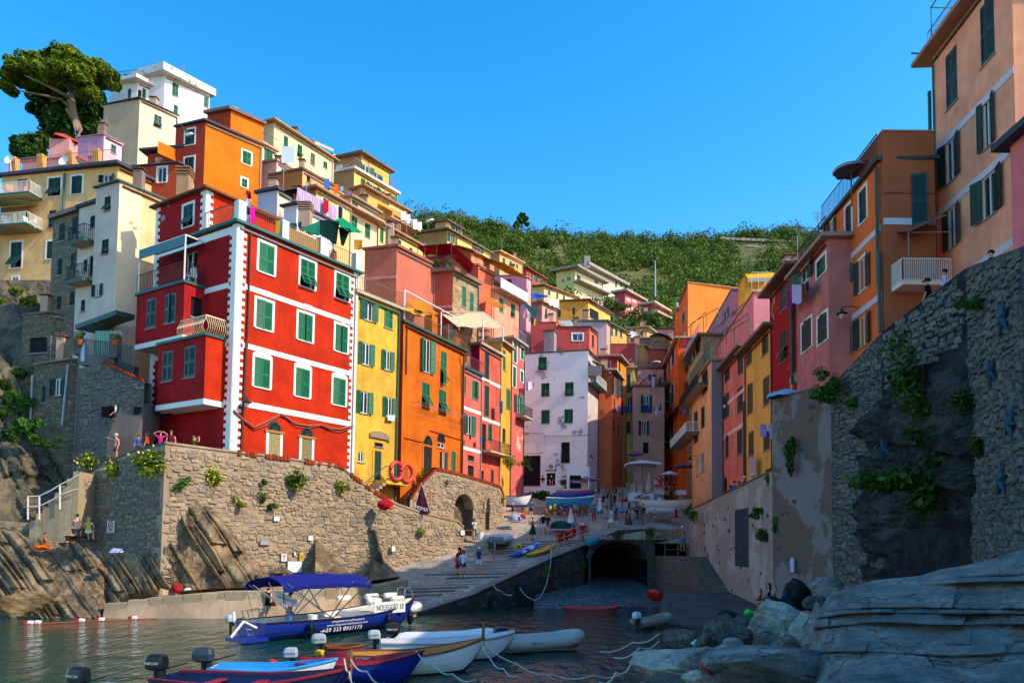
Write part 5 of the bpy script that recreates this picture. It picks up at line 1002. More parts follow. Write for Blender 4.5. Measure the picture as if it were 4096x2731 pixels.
zdk = lerpf([0,LB*.5,LB],[ground(57.5)+.25, 5.35, 5.45]); a0, zs_ = BFc.uv('C6',1600,700); a1, _ = BFc.uv('C6',2195,690); _, zk = BFc.uv('C6',1950,560)
BR = thing('arched_bridge', 'stone bridge with a dark arched boat tunnel under the square', 'bridge', (8.5,57.6,0))
arch_wall(BFc, LB, -.5, zdk, [(max(a0,.15),min(a1,LB-.15),zs_-.3,zk-zs_+.3)], 8.5, rubble('bridge',['#5a5248','#6a5f52','#4a443c','#746858'],'#4a443c',2.4), BR, back=plaster('#1c1a18'), vm=STDARK)  # near-black back: the tunnel's darkness is put into the plaster colour
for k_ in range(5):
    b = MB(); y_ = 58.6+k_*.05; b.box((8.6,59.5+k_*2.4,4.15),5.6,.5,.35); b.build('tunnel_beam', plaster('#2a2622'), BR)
b = MB(); b.prism([(5.6,57.0),(11.4,57.75),(13.8,60),(13.8,66),(5.6,66)], 4.6, [4.45,5.36,5.5,6.6,6.6]); b.build('deck', PAVE, BR)
rail = [V((5.7,57.3,4.6)), V((8.4,57.55,5.4)), V((11.1,57.9,5.5))]
rail_thing(None, rail, 1.05, paint('#8f8a80',.5,.5), .14, 'railing', BR)
TR = thing('landing_terrace', 'rendered terrace wall with steps down to the landing right of the arch', 'terrace', (12,55,0))
TW = rubble('terr',['#7a6a5c','#6a5c50','#86766a','#5f544a'],'#75665a',2.6)
b = MB(); b.prism([(11.2,57.8),(11.2,54.5),(12.3,51.5),(14.2,51.5),(14.2,57.8)], -.5, 3.35); b.build('terrace_block', TW, TR)
for i in range(11):
    b = MB(); y0_ = 51.5-i*.5; z_ = 3.2-i*.19; b.box((13.0+.02*i,y0_-.25,z_/2-.25),2.2,.5,z_+.5); b.build('step', plaster('#6a645c',.5), TR)
b = MB()
pp_ = [(11.3,54.6,3.35),(11.9,53,3.35),(12.2,51.6,3.35),(12.0,49.5,2.4),(12.0,47.3,1.6),(11.6,46,1.2)]
for p in pp_: b.tube([p,(p[0],p[1],p[2]+1.05)],.03,6)
for h_ in (.55,1.02):
    for i in range(len(pp_)-1):
        A_, B_ = V(pp_[i])+V((0,0,h_)), V(pp_[i+1])+V((0,0,h_)); b.tube([A_, (A_+B_)/2-V((0,0,.1)), B_], .022, 5)
b.build('rope_rail', RUST, TR)
b = MB(); b.hexa([V(p) for p in ((7.6,38.6,-.6),(11.6,34,-.6),(14,36,-.6),(13.9,47,-.6),(7.6,38.6,.02),(11.6,34,.35),(14,36,.8),(13.9,47,1.35))]); b.add([V((7.6,38.6,.02)),V((13.9,47,1.35)),V((9.6,46.6,1.2)),V((9.6,46.6,-.6)),V((7.6,38.6,-.6))],[(0,1,2),(0,2,3,4)])
struct(b.build('landing_slab', plaster('#565350',.6)))
b = MB(); gx, gy = np.meshgrid(np.linspace(1.5,12.5,40), np.linspace(46.5,72,50)); gz = np.interp(gy,[46.5,48.5,60,72],[-.5,0,1.4,2.2])+fbm(gx,gy,.3,4,5)*.08+np.clip((5-gx)*.05,-.2,.3)
b.grid([[V((gx[j,i],gy[j,i],gz[j,i])) for i in range(40)] for j in range(50)])
t = NT('pebbles'); v = t.n('TexVoronoi'); v.inputs['Scale'].default_value = 9; t.l(t.pos(), v.inputs['Vector']); sp = t.n('SeparateColor'); t.l(v.outputs['Color'], sp.inputs[0]); t.bump(v.outputs['Distance'],.8,.08)
struct(b.build('pebble_beach', t.out(t.ramp(sp.outputs[0],[(0,lin('#23262a')),(.7,lin('#4a4f54')),(1,lin('#8a8c8c'))]),.6,.4)))
rs = random.Random(8); PEB = []
def boulder_mesh(seed, sub=4, facets=16, rough=.05, flat=1.0):
    rs = np.random.default_rng(seed); bm = bmesh.new(); bmesh.ops.create_icosphere(bm, subdivisions=sub, radius=1)
    N = rs.normal(size=(facets,3)); N /= np.linalg.norm(N,axis=1)[:,None]; D = rs.uniform(.55,.95,facets)
    for v in bm.verts:
        d = np.array(v.co); k = N @ d; m = k > .05; r = min(1.15, (D[m]/k[m]).min() if m.any() else 1.15)
        p = d*r; r *= 1+rough*(math.sin(p[0]*7+seed)+math.sin(p[1]*9+p[2]*6+seed*2)+.6*math.sin(p[2]*19+p[0]*13)+.4*math.sin(p[1]*31+p[2]*23))*.5; v.co = V(d*r)
    me = bpy.data.meshes.new('boulder'); bm.to_mesh(me); bm.free(); return me
def boulder(seed, c, x0, x1, y0, y1, Y, m, label, depth=1.0, rotz=0, name='boulder', rough=.05, group='boulders by the landing', facets=11):
    a, e = atc(c,x0,(y0+y1)/2,Y), atc(c,x1,(y0+y1)/2,Y); zt_, zb_ = atc(c,(x0+x1)/2,y0,Y).z, atc(c,(x0+x1)/2,y1,Y).z
    me = boulder_mesh(seed, 5, facets, rough); o = bpy.data.objects.new(name, me); COL.objects.link(o); me.materials.append(m)
    o.location = ((a.x+e.x)/2, Y, (zt_+zb_)/2); w = abs(e.x-a.x)/2*1.08; o.scale = (w, w*depth, (zt_-zb_)/2*1.1); o.rotation_euler = (0,0,rotz); return tag(o, label, 'rock', group)
RKW = rockmat('pale','#bcb0a0','#dccfbc','#eaddc8',sc=(1,1,2),scale=1.2); RKG = rockmat('slab','#8e8a84','#b0aba2','#c8c0b4',rot=(.12,.25,.2),sc=(.5,.9,6),scale=.7); RKB = rockmat('brown','#6a6258','#8a7c6a','#a09078',scale=1.2); RKD = rockmat('wet','#23262a','#34383a','#4a4c4a',scale=1.0)
boulder(1,'C7',800,1170,355,650,24,RKW,'large pale boulder with a rusty stain beside the big grey slab',.8)
boulder(2,'C7',585,815,425,660,23,RKB,'pointed brownish boulder left of the large pale boulder',.8)
boulder(3,'C7',150,690,612,840,17.5,RKW,'broad white-topped boulder at the bottom by the mooring ropes',.8,.2)
boulder(4,'C7',600,1240,590,800,15,RKG,'long layered grey slab lying below the pale boulder',.7,.1,rough=.03)
boulder(5,'C7',325,540,520,625,22.5,RKB,'low mossy brown rock by the mooring ropes',.9)
boulder(6,'C7',1105,1262,325,400,25.5,RKB,'small buff rock behind the large pale boulder',.8)
boulder(7,'C7',1000,1150,250,420,30,RKD,'dark rock block at the foot of the right wall',.8)
boulder(8,'C7',1130,1290,380,700,20,RKG,'upright grey rock wedged against the big slab',.8)
boulder(9,'C7',255,490,770,840,15.5,RKB,'tan rock with an iron chain at the bottom edge',.9)
boulder(10,'C7',470,640,745,830,15,RKW,'small pale rock at the bottom edge next to the red bag',.9)
boulder(11,'C7',900,1080,330,430,28,RKD,'dark boulder beneath the seated family',.9)
boulder(12,'C6',795,1045,970,1280,50,RKD,'tall rounded block standing in front of the quay wall',.6,.4,group='boulders under the quay')
boulder(13,'C6',560,760,1110,1330,47,RKD,'jagged dark rock under the quay steps',.8,group='boulders under the quay')
boulder(14,'C6',-40,400,1180,1400,45.5,RKD,'long wet ledge rock at the foot of the slipway',.5,.5,group='boulders under the quay')
boulder(15,'C7',205,420,600,670,23,RKB,'small brown rock at the waterline by the ropes',.8)
boulder(16,'C7',730,900,440,560,24.8,RKB,'half hidden brown rock between the pale boulders',.8)
boulder(17,'C2',-60,515,1270,1560,38.6,rockmat('tan','#8a6a40','#b08c58','#c9a878',sc=(1,1,3)),'smooth tan boulder at the waterline in the left corner',.6,.0,group='rocks of the left shore')
boulder(19,'C7',690,790,560,640,21,RKW,'small white rock under the pointed boulder',.9)
boulder(20,'C7',520,620,540,640,21.5,RKB,'mottled rock behind the coil of rope',.9)
boulder(21,'C7',1060,1200,430,560,22,RKW,'pale angular rock above the long layered slab',.8)
boulder(22,'C7',430,560,660,760,19.5,RKB,'brown rock behind the broad white-topped boulder',.8)
boulder(23,'C7',1180,1330,215,330,27,RKG,'grey rock step behind the big slab',.8)
boulder(24,'C7',660,760,400,450,27,RKD,'dark rock at the edge of the landing slab',.8)
boulder(18,'C7',380,520,350,440,46,RKD,'dark wet rock at the corner of the beach wall',.8,group='boulders under the quay')
def wallY(x):
    d = ray(x,2000); k = d.x/d.y; f = WF if x > 662 else WL; return (f.O.x*f.n.x+f.O.y*f.n.y)/(k*f.n.x+f.n.y)
def strata(x, y, per, sl, seed):
    w = fbm(x*.01,y*.01,.05,3,seed)*1.6+fbm(x*.01,y*.01,.3,3,seed+5)*.14; q = (x-sl*y)/per+w; q = q+.33*np.sin(q*2.1)+.2*np.sin(q*5.3); k = np.floor(q); p = q-k; h = .55+.35*np.sin(k*2.3)+.35*np.sin(k*5.7); cut = np.floor(y/95.+np.sin(k*3.7)*2+.3*w); h = h*(.75+.35*np.sin(cut*4.1+k*2.2))
    return np.where(p < .75, .3+.7*p/.75, (1-p)/.25)*h+.3*fbm(x*.01,y*.01,.35,6,seed+1)
def rock_sheet(name, X0, X1, top, bot, yb, yf, per, sl, amp, m, label, n1=200, n2=110, seed=3, curve=1.0, flat=False):
    xs, ts = np.meshgrid(np.linspace(X0,X1,n1), np.linspace(0,1,n2)); T, B_ = np.interp(xs,*top), np.interp(xs,*bot); ys = T+(B_-T)*ts; bk = np.vectorize(yb)(xs[0])[None,:]; fr = np.interp(xs,*yf)
    D = bk+(fr-bk)*np.clip(ts*1.05,0,1)**curve-amp*(strata(ys,xs*.55,per,sl,seed) if flat else strata(xs,ys,per,sl,seed))*np.clip(ts*8,.0,1)*np.clip((1.02-ts)*6,.3,1); D[0,:] = bk+.5
    b = MB(); b.grid([[at(float(xs[j,i]),float(ys[j,i]),float(D[j,i])) for i in range(n1)] for j in range(n2)]); return struct(b.build(name, m), label=label)
SR = rockmat('strata','#77644e','#a58b6a','#c9aa7c',rot=(0,.5,.5),sc=(2.4,.4,.6),scale=.9)
LEDX = [[420,600,900,1120,1370,1520],[40.0,40.2,40.6,41.2,42.6,44.8]]
rock_sheet('shore_rock',-90,1250,([-90,60,180,260,340,420,520,640,705,735,790,850,900,960,1010,1070,1130,1190,1250],[2075,2085,2095,2120,2150,2185,2200,2205,2120,2020,1980,2030,2085,2170,2245,2285,2262,2300,2335]),([-90,300,425,450,700,1010,1250],[2492,2486,2478,2415,2362,2347,2342]),lambda x: min(wallY(x)+.15, 42.6),([-90,400,430,1010,1250],[37.9,38.3,39.3,40.9,42.4]),46,.7,.85,SR,'ridged slanting strata of tan shore rock below the harbour wall',300,150,3,.8)
rock_sheet('rock_outcrop',1245,1440,([1245,1262,1300,1380,1440],[2300,2150,2190,2270,2328]),([1245,1440],[2338,2334]),lambda x: wallY(x)+.15,([1245,1440],[42.6,44.2]),40,.75,.45,SR,'slanted rock wedge set in the harbour wall',70,60,5)
rock_sheet('dark_outcrop',1470,1600,([1470,1495,1550,1600],[2318,2225,2250,2298]),([1470,1600],[2325,2305]),lambda x: wallY(x)+.1,([1470,1600],[45.2,47.5]),60,.6,.4,SR,'dark leaning rock slab at the foot of the harbour wall',50,50,8)
rock_sheet('rock_slab',3236,4230,([3236,3275,3310,3350,3500,3680,3760,3850,3960,4096,4230],[2560,2440,2388,2364,2318,2302,2276,2262,2236,2192,2150]),([3236,4230],[2800,2830]),lambda x: float(np.interp(x,[3236,3300,4230],[18.6,18.2,15.6])),([3236,3270,3310,3400,4230],[15.4,13.4,12.2,11.4,10.4]),64,-.14,.62,RKG,'huge tilted blue-grey rock slab filling the right foreground',230,170,9,.85,True)
LG = thing('stone_ledge', 'pale stone walkway ledge along the water below the harbour wall', 'ledge', (-14,40.5,0))
lp = [atc('C2',875,1405,38.4), atc('C2',1250,1345,38.6), atc('C2',1880,1295,39), atc('C3',600,1040,39.6), atc('C3',1150,1020,41), atc('C3',1500,990,43.2), atc('C3',1750,935,46)]
LGM = plaster('#b8a080',.6); b = MB()
for i in range(len(lp)-1):
    A_, B_ = lp[i], lp[i+1]; bk = V((-.55,1.6,0)) 
    b.hexa([V((A_.x,A_.y-.35,-.8)),V((B_.x,B_.y-.35,-.8)),V((B_.x+bk.x,B_.y+bk.y,-.8)),V((A_.x+bk.x,A_.y+bk.y,-.8)),A_,B_,B_+bk,A_+bk])
b.build('ledge_bed', LGM, LG)
rs = random.Random(6)
for i in range(len(lp)-1):
    A_, B_ = lp[i], lp[i+1]; L = (B_-A_).length; u = 0; f = Face(A_, B_-A_, V(((B_-A_).y,-(B_-A_).x,0)))
    while u < L-.3:
        w = min(rs.uniform(.7,1.3), L-u); z_ = A_.z+(B_.z-A_.z)*(u+w/2)/L; k = MB(); f.bx(k, u+.02, u+w-.02, z_-.52, z_+.03, -.5, .04+rs.random()*.04); k.build('block', STLED if 'STLED' in globals() else stonemat('ledge',['#b8a080','#a89274','#c9b490','#9a8a70']), LG); u += w
for i in range(7):
    p = atc('C2',905+38*i,1165+38*i,40.8-.12*i); b = MB(); b.box(p+V((0,.4,-.3)),1.1,.9,.6); b.build('step', stonemat('ledge',['#b8a080','#a89274','#c9b490','#9a8a70']), LG)
RP = [(13.7,57.2),(13.5,44.0),(13.15,37.3),(14.3,33.0),(14.75,29.3),(15.3,24.6),(13.6,19.4),(12.0,8.0),(12.0,-8.0)]  # last stretch extended out of view so its shadow covers the rock slab
def ztop_px(i, x, y): return at(x,y,RP[i][1]).z
RT = [at(2770,2044,57.2).z, at(2965,1950,44).z, at(3090,1884,37.3).z, at(3332,1545,33).z, at(3510,1330,29.3).z, at(3880,1072,24.6).z, at(4096,985,19.4).z, at(4096,985,19.4).z+.8, at(4096,985,19.4).z+1.2]
RWT = thing('right_harbour_wall', 'stained rendered wall rising along the stairs under the right-hand houses', 'harbour wall', (13.4,44,0))
SW = thing('right_stone_wall', 'tall shaded rubble wall with blue starfish at the right edge', 'stone wall', (15,24,0))
PW1 = peeling('#a08e82','#b4a69c',.52,.5); PW2 = peeling('#6f5d50','#857a76',.5,.3)
TW1 = rubble('rw',['#4f5658','#5f6462','#444c50','#6a6656','#737672'],'#4f5050',2.3)
for i in range(8):
    A_, B_ = V((*RP[i],0)), V((*RP[i+1],0)); d = B_-A_; f = Face(A_, d, V((d.y,-d.x,0)) if V((d.y,-d.x,0)).x < 0 else V((-d.y,d.x,0))); L = d.length
    za, zb_ = RT[i], RT[i+1]
    if i == 2: za = at(3130,1585,36.6).z
    zt_ = lerpf([0,L],[za,zb_])
    if i < 3:
        ars = [] 
        arch_wall(f, L, -.5, zt_, ars, .4, PW1 if i < 2 else PW2, RWT)
        if i == 1:
            u0_, z1_ = f.uv('B6',332,958); u1_, _ = f.uv('B6',512,955); _, z0_ = f.uv('B6',335,1320); b = MB(); f.bx(b, min(u0_,u1_), max(u0_,u1_), z0_, z1_, -.02, .03); b.build('blocked_doorway', plaster('#39424a',.5), RWT)
        stones(RWT, f, L, lambda u: .2, lambda u: zt_(u)-.2, stonemat('rwall',['#5c5450','#6a615a','#4f4a48']), sw=(.25,.5), sh=(.12,.25), dep=(.02,.05), nmax=30, seed=40+i, cover=.02)
        b = MB(); us = np.linspace(0,L,8)
        for k in range(7): b.hexa([f.P(us[k],zt_(us[k])+.01,.05),f.P(us[k+1],zt_(us[k+1])+.01,.05),f.P(us[k+1],zt_(us[k+1])+.01,-.45),f.P(us[k],zt_(us[k])+.01,-.45)]+[f.P(u_,zt_(u_)+.1,d_) for u_, d_ in ((us[k],.05),(us[k+1],.05),(us[k+1],-.45),(us[k],-.45))])
        b.build('coping', plaster('#6a605a',.5), RWT)
    else:
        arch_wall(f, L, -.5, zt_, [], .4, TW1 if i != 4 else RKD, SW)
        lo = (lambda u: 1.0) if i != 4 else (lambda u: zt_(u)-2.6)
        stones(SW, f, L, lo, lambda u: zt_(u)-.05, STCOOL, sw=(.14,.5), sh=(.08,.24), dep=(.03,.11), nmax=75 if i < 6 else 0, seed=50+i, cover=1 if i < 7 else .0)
        if i == 4: 
            n1, n2 = 90, 120; b = MB(); us, ts = np.meshgrid(np.linspace(-2.2,L+1.6,n1), np.linspace(0,1,n2)); zz_ = -.3+ts*(zt_(L/2)-1.2); gq = (zz_*1.1+us*.35+.6*fbm(us,zz_,.1,3,6)); lay = np.floor(gq*1.3); dd = .35+.5*fbm(us,zz_,.13,4,6)+.3*np.sin(lay*2.7)*.6+.16*fbm(us*2,zz_*2,.5,4,8)+.1*fbm(us,zz_*4,.6,3,9)
            edge = np.minimum(np.minimum((us+2.2)/1.3,(L+1.6-us)/1.3),(1-ts)*6)+.45*fbm(us,zz_,.35,4,12); dd = np.where(edge < 1, dd*np.clip(edge,0,1)-.7*(1-np.clip(edge,0,1)), dd)-.55*np.clip(1-np.abs(zz_-3.2)/2,0,1)*np.clip(us/2,0,1)
            P = [[f.P(float(us[j,k]),float(zz_[j,k]),float(dd[j,k])) for k in range(n1)] for j in range(n2)]
            b.grid(P); b.build('natural_rock', rockmat('cliffdark','#3a3c3c','#535452','#6c6a64',rot=(.3,.2,0),sc=(1,1,4),scale=.7), SW)
        if i in (5,6): pass
    if i == 5: SF5 = f
b = MB(); P = []
for i in range(7): P.append([V((RP[i][0]+.3+o_, RP[i][1], RT[i]-1.05)) for o_ in (0,2.5,5.5,9)])
b.grid(P); struct(b.build('upper_path', plaster('#8a8078',.5)))
STAR = paint('#24455c',.6)
for k, (x, y, r) in enumerate(((1003,325,.55),(942,590,.5),(1040,840,.5),(995,1110,.5),(490,960,.5))):
    X, Y_ = px('B7',x,y); dr = ray(X,Y_); fN = SF5 if k < 4 else SF5
    A_, B_ = V((*RP[5],0)), V((*RP[6],0)); 
    if k == 4: A_, B_ = V((*RP[4],0)), V((*RP[5],0))
    d = B_-A_; f = Face(A_, d, V((d.y,-d.x,0)) if V((d.y,-d.x,0)).x < 0 else V((-d.y,d.x,0))); u, z = f.uv('B7',x,y); b = MB(); pts = []; off_ = .14 if k < 4 else .75
    for i in range(10):
        a_ = math.pi/2+i*math.pi/5+k*.4; rr = r if i % 2 == 0 else r*.28; pts.append((u+rr*math.cos(a_), z+rr*math.sin(a_)))
    b.add([f.P(p[0],p[1],off_) for p in pts]+[f.P(u,z,off_+.12)]+[f.P(p[0],p[1],off_-.05) for p in pts], [(i,(i+1)%10,10) for i in range(10)]+[(i,(i+1)%10,11+(i+1)%10,11+i) for i in range(10)])
    one(b,'starfish',STAR,['blue metal starfish, topmost on the right stone wall','second blue starfish from the top on the right stone wall','third blue starfish down, nearest the right edge','lowest blue starfish on the right stone wall','blue starfish half hidden on the dark natural rock'][k],'starfish','starfish on the wall')
pts_ = [(o.location.x,o.location.y,o.location.z-.5) for o in bpy.data.objects if o.get('category') in ('house','villa') and o.location.x < 16]+[(-10,60,5.0),(-5,75,8),(4,70,6.3),(10,70,6.3),(6,82,8.5),(6,100,10),(-60,60,12),(-60,90,30),(-30,140,40),(0,160,40),(40,160,38)]
pts_ = np.array(pts_); n1, n2 = 90, 90; Xg, Yg = np.meshgrid(np.linspace(-90,60,n1), np.linspace(49,215,n2))
D2_ = (Xg[...,None]-pts_[:,0])**2+(Yg[...,None]-pts_[:,1])**2+2; Wt = D2_**-1.8; Zg = (Wt*pts_[:,2]).sum(-1)/Wt.sum(-1)-1.2
right_mask = (Xg > 13)&(Yg < 110); Zg = np.where(right_mask, np.minimum(Zg,4.5), Zg); Zg = np.where((Xg > -9)&(Xg < 15)&(Yg < 66), -2, Zg); Zg = np.where((Xg > -6)&(Xg < 30)&(Yg < 92), np.minimum(Zg,3.0), Zg)
Zg = np.where(Yg < 52, np.minimum(Zg,6), Zg)
EARTH = rockmat('earth','#4a4a2c','#6a6038','#8a7a4c',scale=.5)
b = MB(); b.grid([[V((Xg[j,i],Yg[j,i],Zg[j,i])) for i in range(n1)] for j in range(n2)]); struct(b.build('hillside', EARTH))
b = MB(); b.prism([(20,-10),(60,-10),(60,130),(17.5,130),(17.5,58),(20,40)], -1, [7,7,7,7,3,7]); struct(b.build('right_bank', EARTH))
def hillz(X, Y):
    base = np.interp(Y,[120,150,200,260,330,380,460],[20,40,67,101,144,151,100]); return base+fbm(X,Y,.006,4,12)*5+np.interp(X,[-140,-20,60,130,220,320],[18,3,0,-2,-16,-70])*np.clip((Y-150)/180,0,1)
n1, n2 = 110, 80; Xg, Yg = np.meshgrid(np.linspace(-160,320,n1), np.linspace(118,470,n2)); Zg = hillz(Xg,Yg)
HILLM = rockmat('dry_grass','#4f5426','#77702f','#a08c4a',scale=.06,sc=(1,1,1)); b = MB(); b.grid([[V((Xg[j,i],Yg[j,i],Zg[j,i])) for i in range(n1)] for j in range(n2)]); struct(b.build('hill', HILLM))
n1, n2 = 70, 80; P = []
for j in range(n2):
    row = []
    for i in range(n1):
        x, y = -160+i*12., 1120+j*13.4; a_ = np.array([x*.012]); c_ = np.array([y*.012]); Yd = np.interp(y,[1120,1300,1500,1800,2190],[60,57,53.5,49,44.5])+np.interp(x,[0,250,450,668],[-2.5,-.5,1.0,2.5])+1.3*float(fbm(a_,c_,.12,5,21)[0])-.9*float(strata(a_*83.,c_*83.,60,.5,22)[0])
        row.append(at(x,y,float(Yd)))
    P.append(row)
b = MB(); b.grid(P); struct(b.build('cliff', rockmat('leftcliff','#5a5444','#7d705a','#9a8664',rot=(0,.6,.3),sc=(2.2,.5,.6),scale=.8)))
def fastmesh(name, vs, nper, mat):
    n = len(vs)//nper; me = bpy.data.meshes.new(name); me.vertices.add(len(vs)); me.vertices.foreach_set('co', vs.astype(np.float32).ravel())
    me.loops.add(len(vs)); me.loops.foreach_set('vertex_index', np.arange(len(vs), dtype=np.int32)); me.polygons.add(n)
    me.polygons.foreach_set('loop_start', np.arange(n, dtype=np.int32)*nper); me.polygons.foreach_set('loop_total', np.full(n, nper, dtype=np.int32)); me.update(calc_edges=True)
    for m in (mat if isinstance(mat,(list,tuple)) else [mat]): me.materials.append(m)
    return me
def leafquads(C, size, up=.35, N=None):
    n = len(C); d = rng.normal(size=(n,3)); 
    if N is not None: d = d*.55+N
    d[:,2] += up; d /= np.linalg.norm(d,axis=1)[:,None]; t = rng.normal(size=(n,3)); a = np.cross(d,t); a /= np.linalg.norm(a,axis=1)[:,None]; b_ = np.cross(d,a)
    s = (size*rng.uniform(.6,1.3,n))[:,None]; a = a*s; b_ = b_*s*.6
    return np.stack([C-a, C-b_, C+a, C+b_],1).reshape(-1,3)
def clump(c, r, n, fill=.55):
    d = rng.normal(size=(n,3)); d /= np.linalg.norm(d,axis=1)[:,None]; rad = fill+(1-fill)*rng.random(n)**.5; lump = 1+.18*np.sin(d[:,0]*5+c[0])+.18*np.sin(d[:,1]*6+d[:,2]*4+c[1])
    return np.array(c)+d*(rad*lump)[:,None]*np.array(r), d
LP = leafmat('pine',['#26380c','#4a6412','#7a8c16','#a8a81e']); LD = leafmat('dark',['#16290e','#2a4618','#446620','#668228']); LB = leafmat('bush',['#2a3a10','#556a16','#8a9420','#c0b82c']); LG_ = leafmat('green',['#16300e','#2c5418','#4a7a20','#6a9428'])
LFL = paint('#e0c81c',.7); LW_ = leafmat('wood',['#1a2e0c','#304a14','#4e681c','#74822a','#8c8034'])
def shrub(label, c, x, y, rx, ry, Y, mat, n=420, ls=.07, name='shrub', flowers=0, group='shrubs growing on walls and rocks', dep=None):
    P = atc(c,x,y,Y); k = CR[c][2]*Y/FPX; R_ = (rx*k, (dep or min(rx,ry)*k*.7), ry*k); o = V((P.x,P.y,P.z-R_[2]))
    root = thing(name, label, 'shrub', o, group); Cs = []; Ns = []
    for i in range(7):
        d = rng.normal(size=3)*.42; q, nn = clump(np.array((P.x,P.y,P.z))+d*np.array(R_), np.array(R_)*rng.uniform(.4,.62), n//7); Cs.append(q); Ns.append(nn)
    C = np.concatenate(Cs); sz = max(.05,min(.16, ls*max(R_)*1.4)); me = fastmesh('foliage', leafquads(C-np.array(o), sz, .3, np.concatenate(Ns)), 4, mat); f = bpy.data.objects.new('foliage', me); COL.objects.link(f); f.parent = root; f['kind'] = 'stuff'
    b = MB()
    for i in range(5): e = P+V((rng.uniform(-.6,.6)*R_[0], -R_[1]*.2, rng.uniform(-.3,.5)*R_[2])); b.tube([V((P.x,P.y+R_[1]*.6,P.z-R_[2]*.5)), (P+e)/2+V((0,0,-.05)), e], [.03*max(1,R_[0]),.02,.008], 5)
    b.build('stems', paint('#6a5236',.9), root)
    if flowers:
        q, nn = clump(np.array((P.x,P.y,P.z)), np.array(R_)*1.02, flowers, .9); me = fastmesh('flowers', leafquads(q-np.array(o), sz*.8, .6), 4, LFL); f = bpy.data.objects.new('flowers', me); COL.objects.link(f); f.parent = root; f['kind'] = 'stuff'
    return root
def wy(c, x, y, f, d=.35): u, z = f.uv(c,x,y); return f.P(u,z,d).y
for (c,x,y,rx,ry,lab,fl) in (('A5',215,1205,170,150,'largest yellow-green bush hanging over the terrace wall corner',30),('A5',860,1335,108,85,'round yellow-flowered bush on the harbour wall under the red house corner',120),('A5',555,1390,72,58,'small green bush on the harbour wall left of the flowered one',0),
  ('A5',1650,1370,125,90,'spreading green bush on the harbour wall under the second door',10),('A5',2085,1440,75,85,'hanging green bush on the harbour wall below the red house right corner',50),('A5',1330,1395,28,42,'tiny weed on the harbour wall below the first door',0),
  ('C3',235,240,65,52,'green tuft at the top of the layered rock fin',10),('C3',450,210,42,52,'dark green tuft right of the rock fin',0),('C3',525,285,48,42,'round green tuft in the harbour wall right of the rock fin',0),('C3',1865,520,42,48,'yellow-green tuft in the harbour wall near the slipway',30)):
    shrub(lab,c,x,y,rx,ry,wy(c,x,y,WF),LB if fl else LG_,500,.1,flowers=fl)
for (c,x,y,rx,ry,lab,fl) in (('C2',735,225,95,80,'yellow-flowered bush beside the handrail steps',90),('C2',935,270,85,90,'yellow-flowered bush on the shaded side wall',100)):
    shrub(lab,c,x,y,rx,ry,wy(c,x,y,WL),LB,450,.1,flowers=fl)
for (c,x,y,rx,ry,Y,m,lab) in (('C2',1680,635,105,48,42.4,LB,'yellow-green cushion plant on the rock fin'),('C2',1635,790,38,35,41.8,LG_,'small green tuft low on the rock fin'),
  ('C6',155,240,65,95,60.2,LG_,'climbing bush in the left arch of the arcade wall'),('C6',400,240,72,95,62.2,LG_,'climbing bush between the arcade arches'),('C6',670,145,42,38,64,LG_,'tuft on the right end of the arcade wall'),('C6',1885,490,62,48,57,LD,'ferny bush on the bridge parapet left of the arch crown'),('C6',2230,470,75,52,57.4,LD,'ferny bush on the bridge parapet right of the arch crown'),('C6',1130,870,48,42,51,LG_,'bright green fern on the quay wall'),('C6',1525,790,22,40,56.5,LG_,'hanging fern beside the arch'),
  ('A7',1810,1120,95,105,67,LB,'sunlit bush below the ochre house'),('A7',2000,1150,70,65,72,LD,'dark bush by the passage arch of the white house'),('A7',1090,1365,62,52,57,LG_,'green bush on top of the arcade wall'),('B2',310,1375,120,55,72,LD,'dark bush behind the stacked boats'),('B2',600,1225,45,45,75,LD,'potted bush on the wall below the white house'),
  ('B7',110,665,80,72,31.8,LG_,'yellow-green shrub spilling over the plastered pillar top'),('B7',525,615,118,130,26.5,LD,'large dark cypress-like bush on the right stone wall'),('B7',540,1120,185,85,25.5,LD,'wide dark bush on the recessed rock of the right wall'),('B7',825,250,62,42,22.8,LG_,'green tuft near the top of the right stone wall'),('B7',765,710,52,58,24,LD,'dark tuft on the right stone wall beside the rock'),('B7',845,960,42,45,23,LD,'dark tuft above the lowest starfish'),('B7',265,735,45,28,31,LG_,'small tuft under the wall top by the pillar'),('B7',540,900,58,38,25.6,LD,'small dark tuft above the wide bush'),
  ('B6',700,740,40,75,38,LG_,'trailing plant at the foot of the plaster pillar top'),('B6',800,500,48,115,35.2,LD,'hanging plant along the plaster pillar edge'),('B6',735,1030,58,85,37,LD,'dark bush halfway down the pillar edge'),('B6',600,1110,58,52,38.3,LD,'bush growing from the rendered wall'),('B6',560,970,42,35,39,LG_,'small bush on the rendered wall beside the blocked doorway'),('B6',110,970,48,42,53,LG_,'bush at the low end of the rendered wall'),('B2',1985,1455,60,60,64,LD,'bush beside the restaurant steps')):
    shrub(lab,c,x,y,rx*1.1,ry*1.1,Y,m,1100 if c[0]=='B' else 480,.075)
k_ = 0
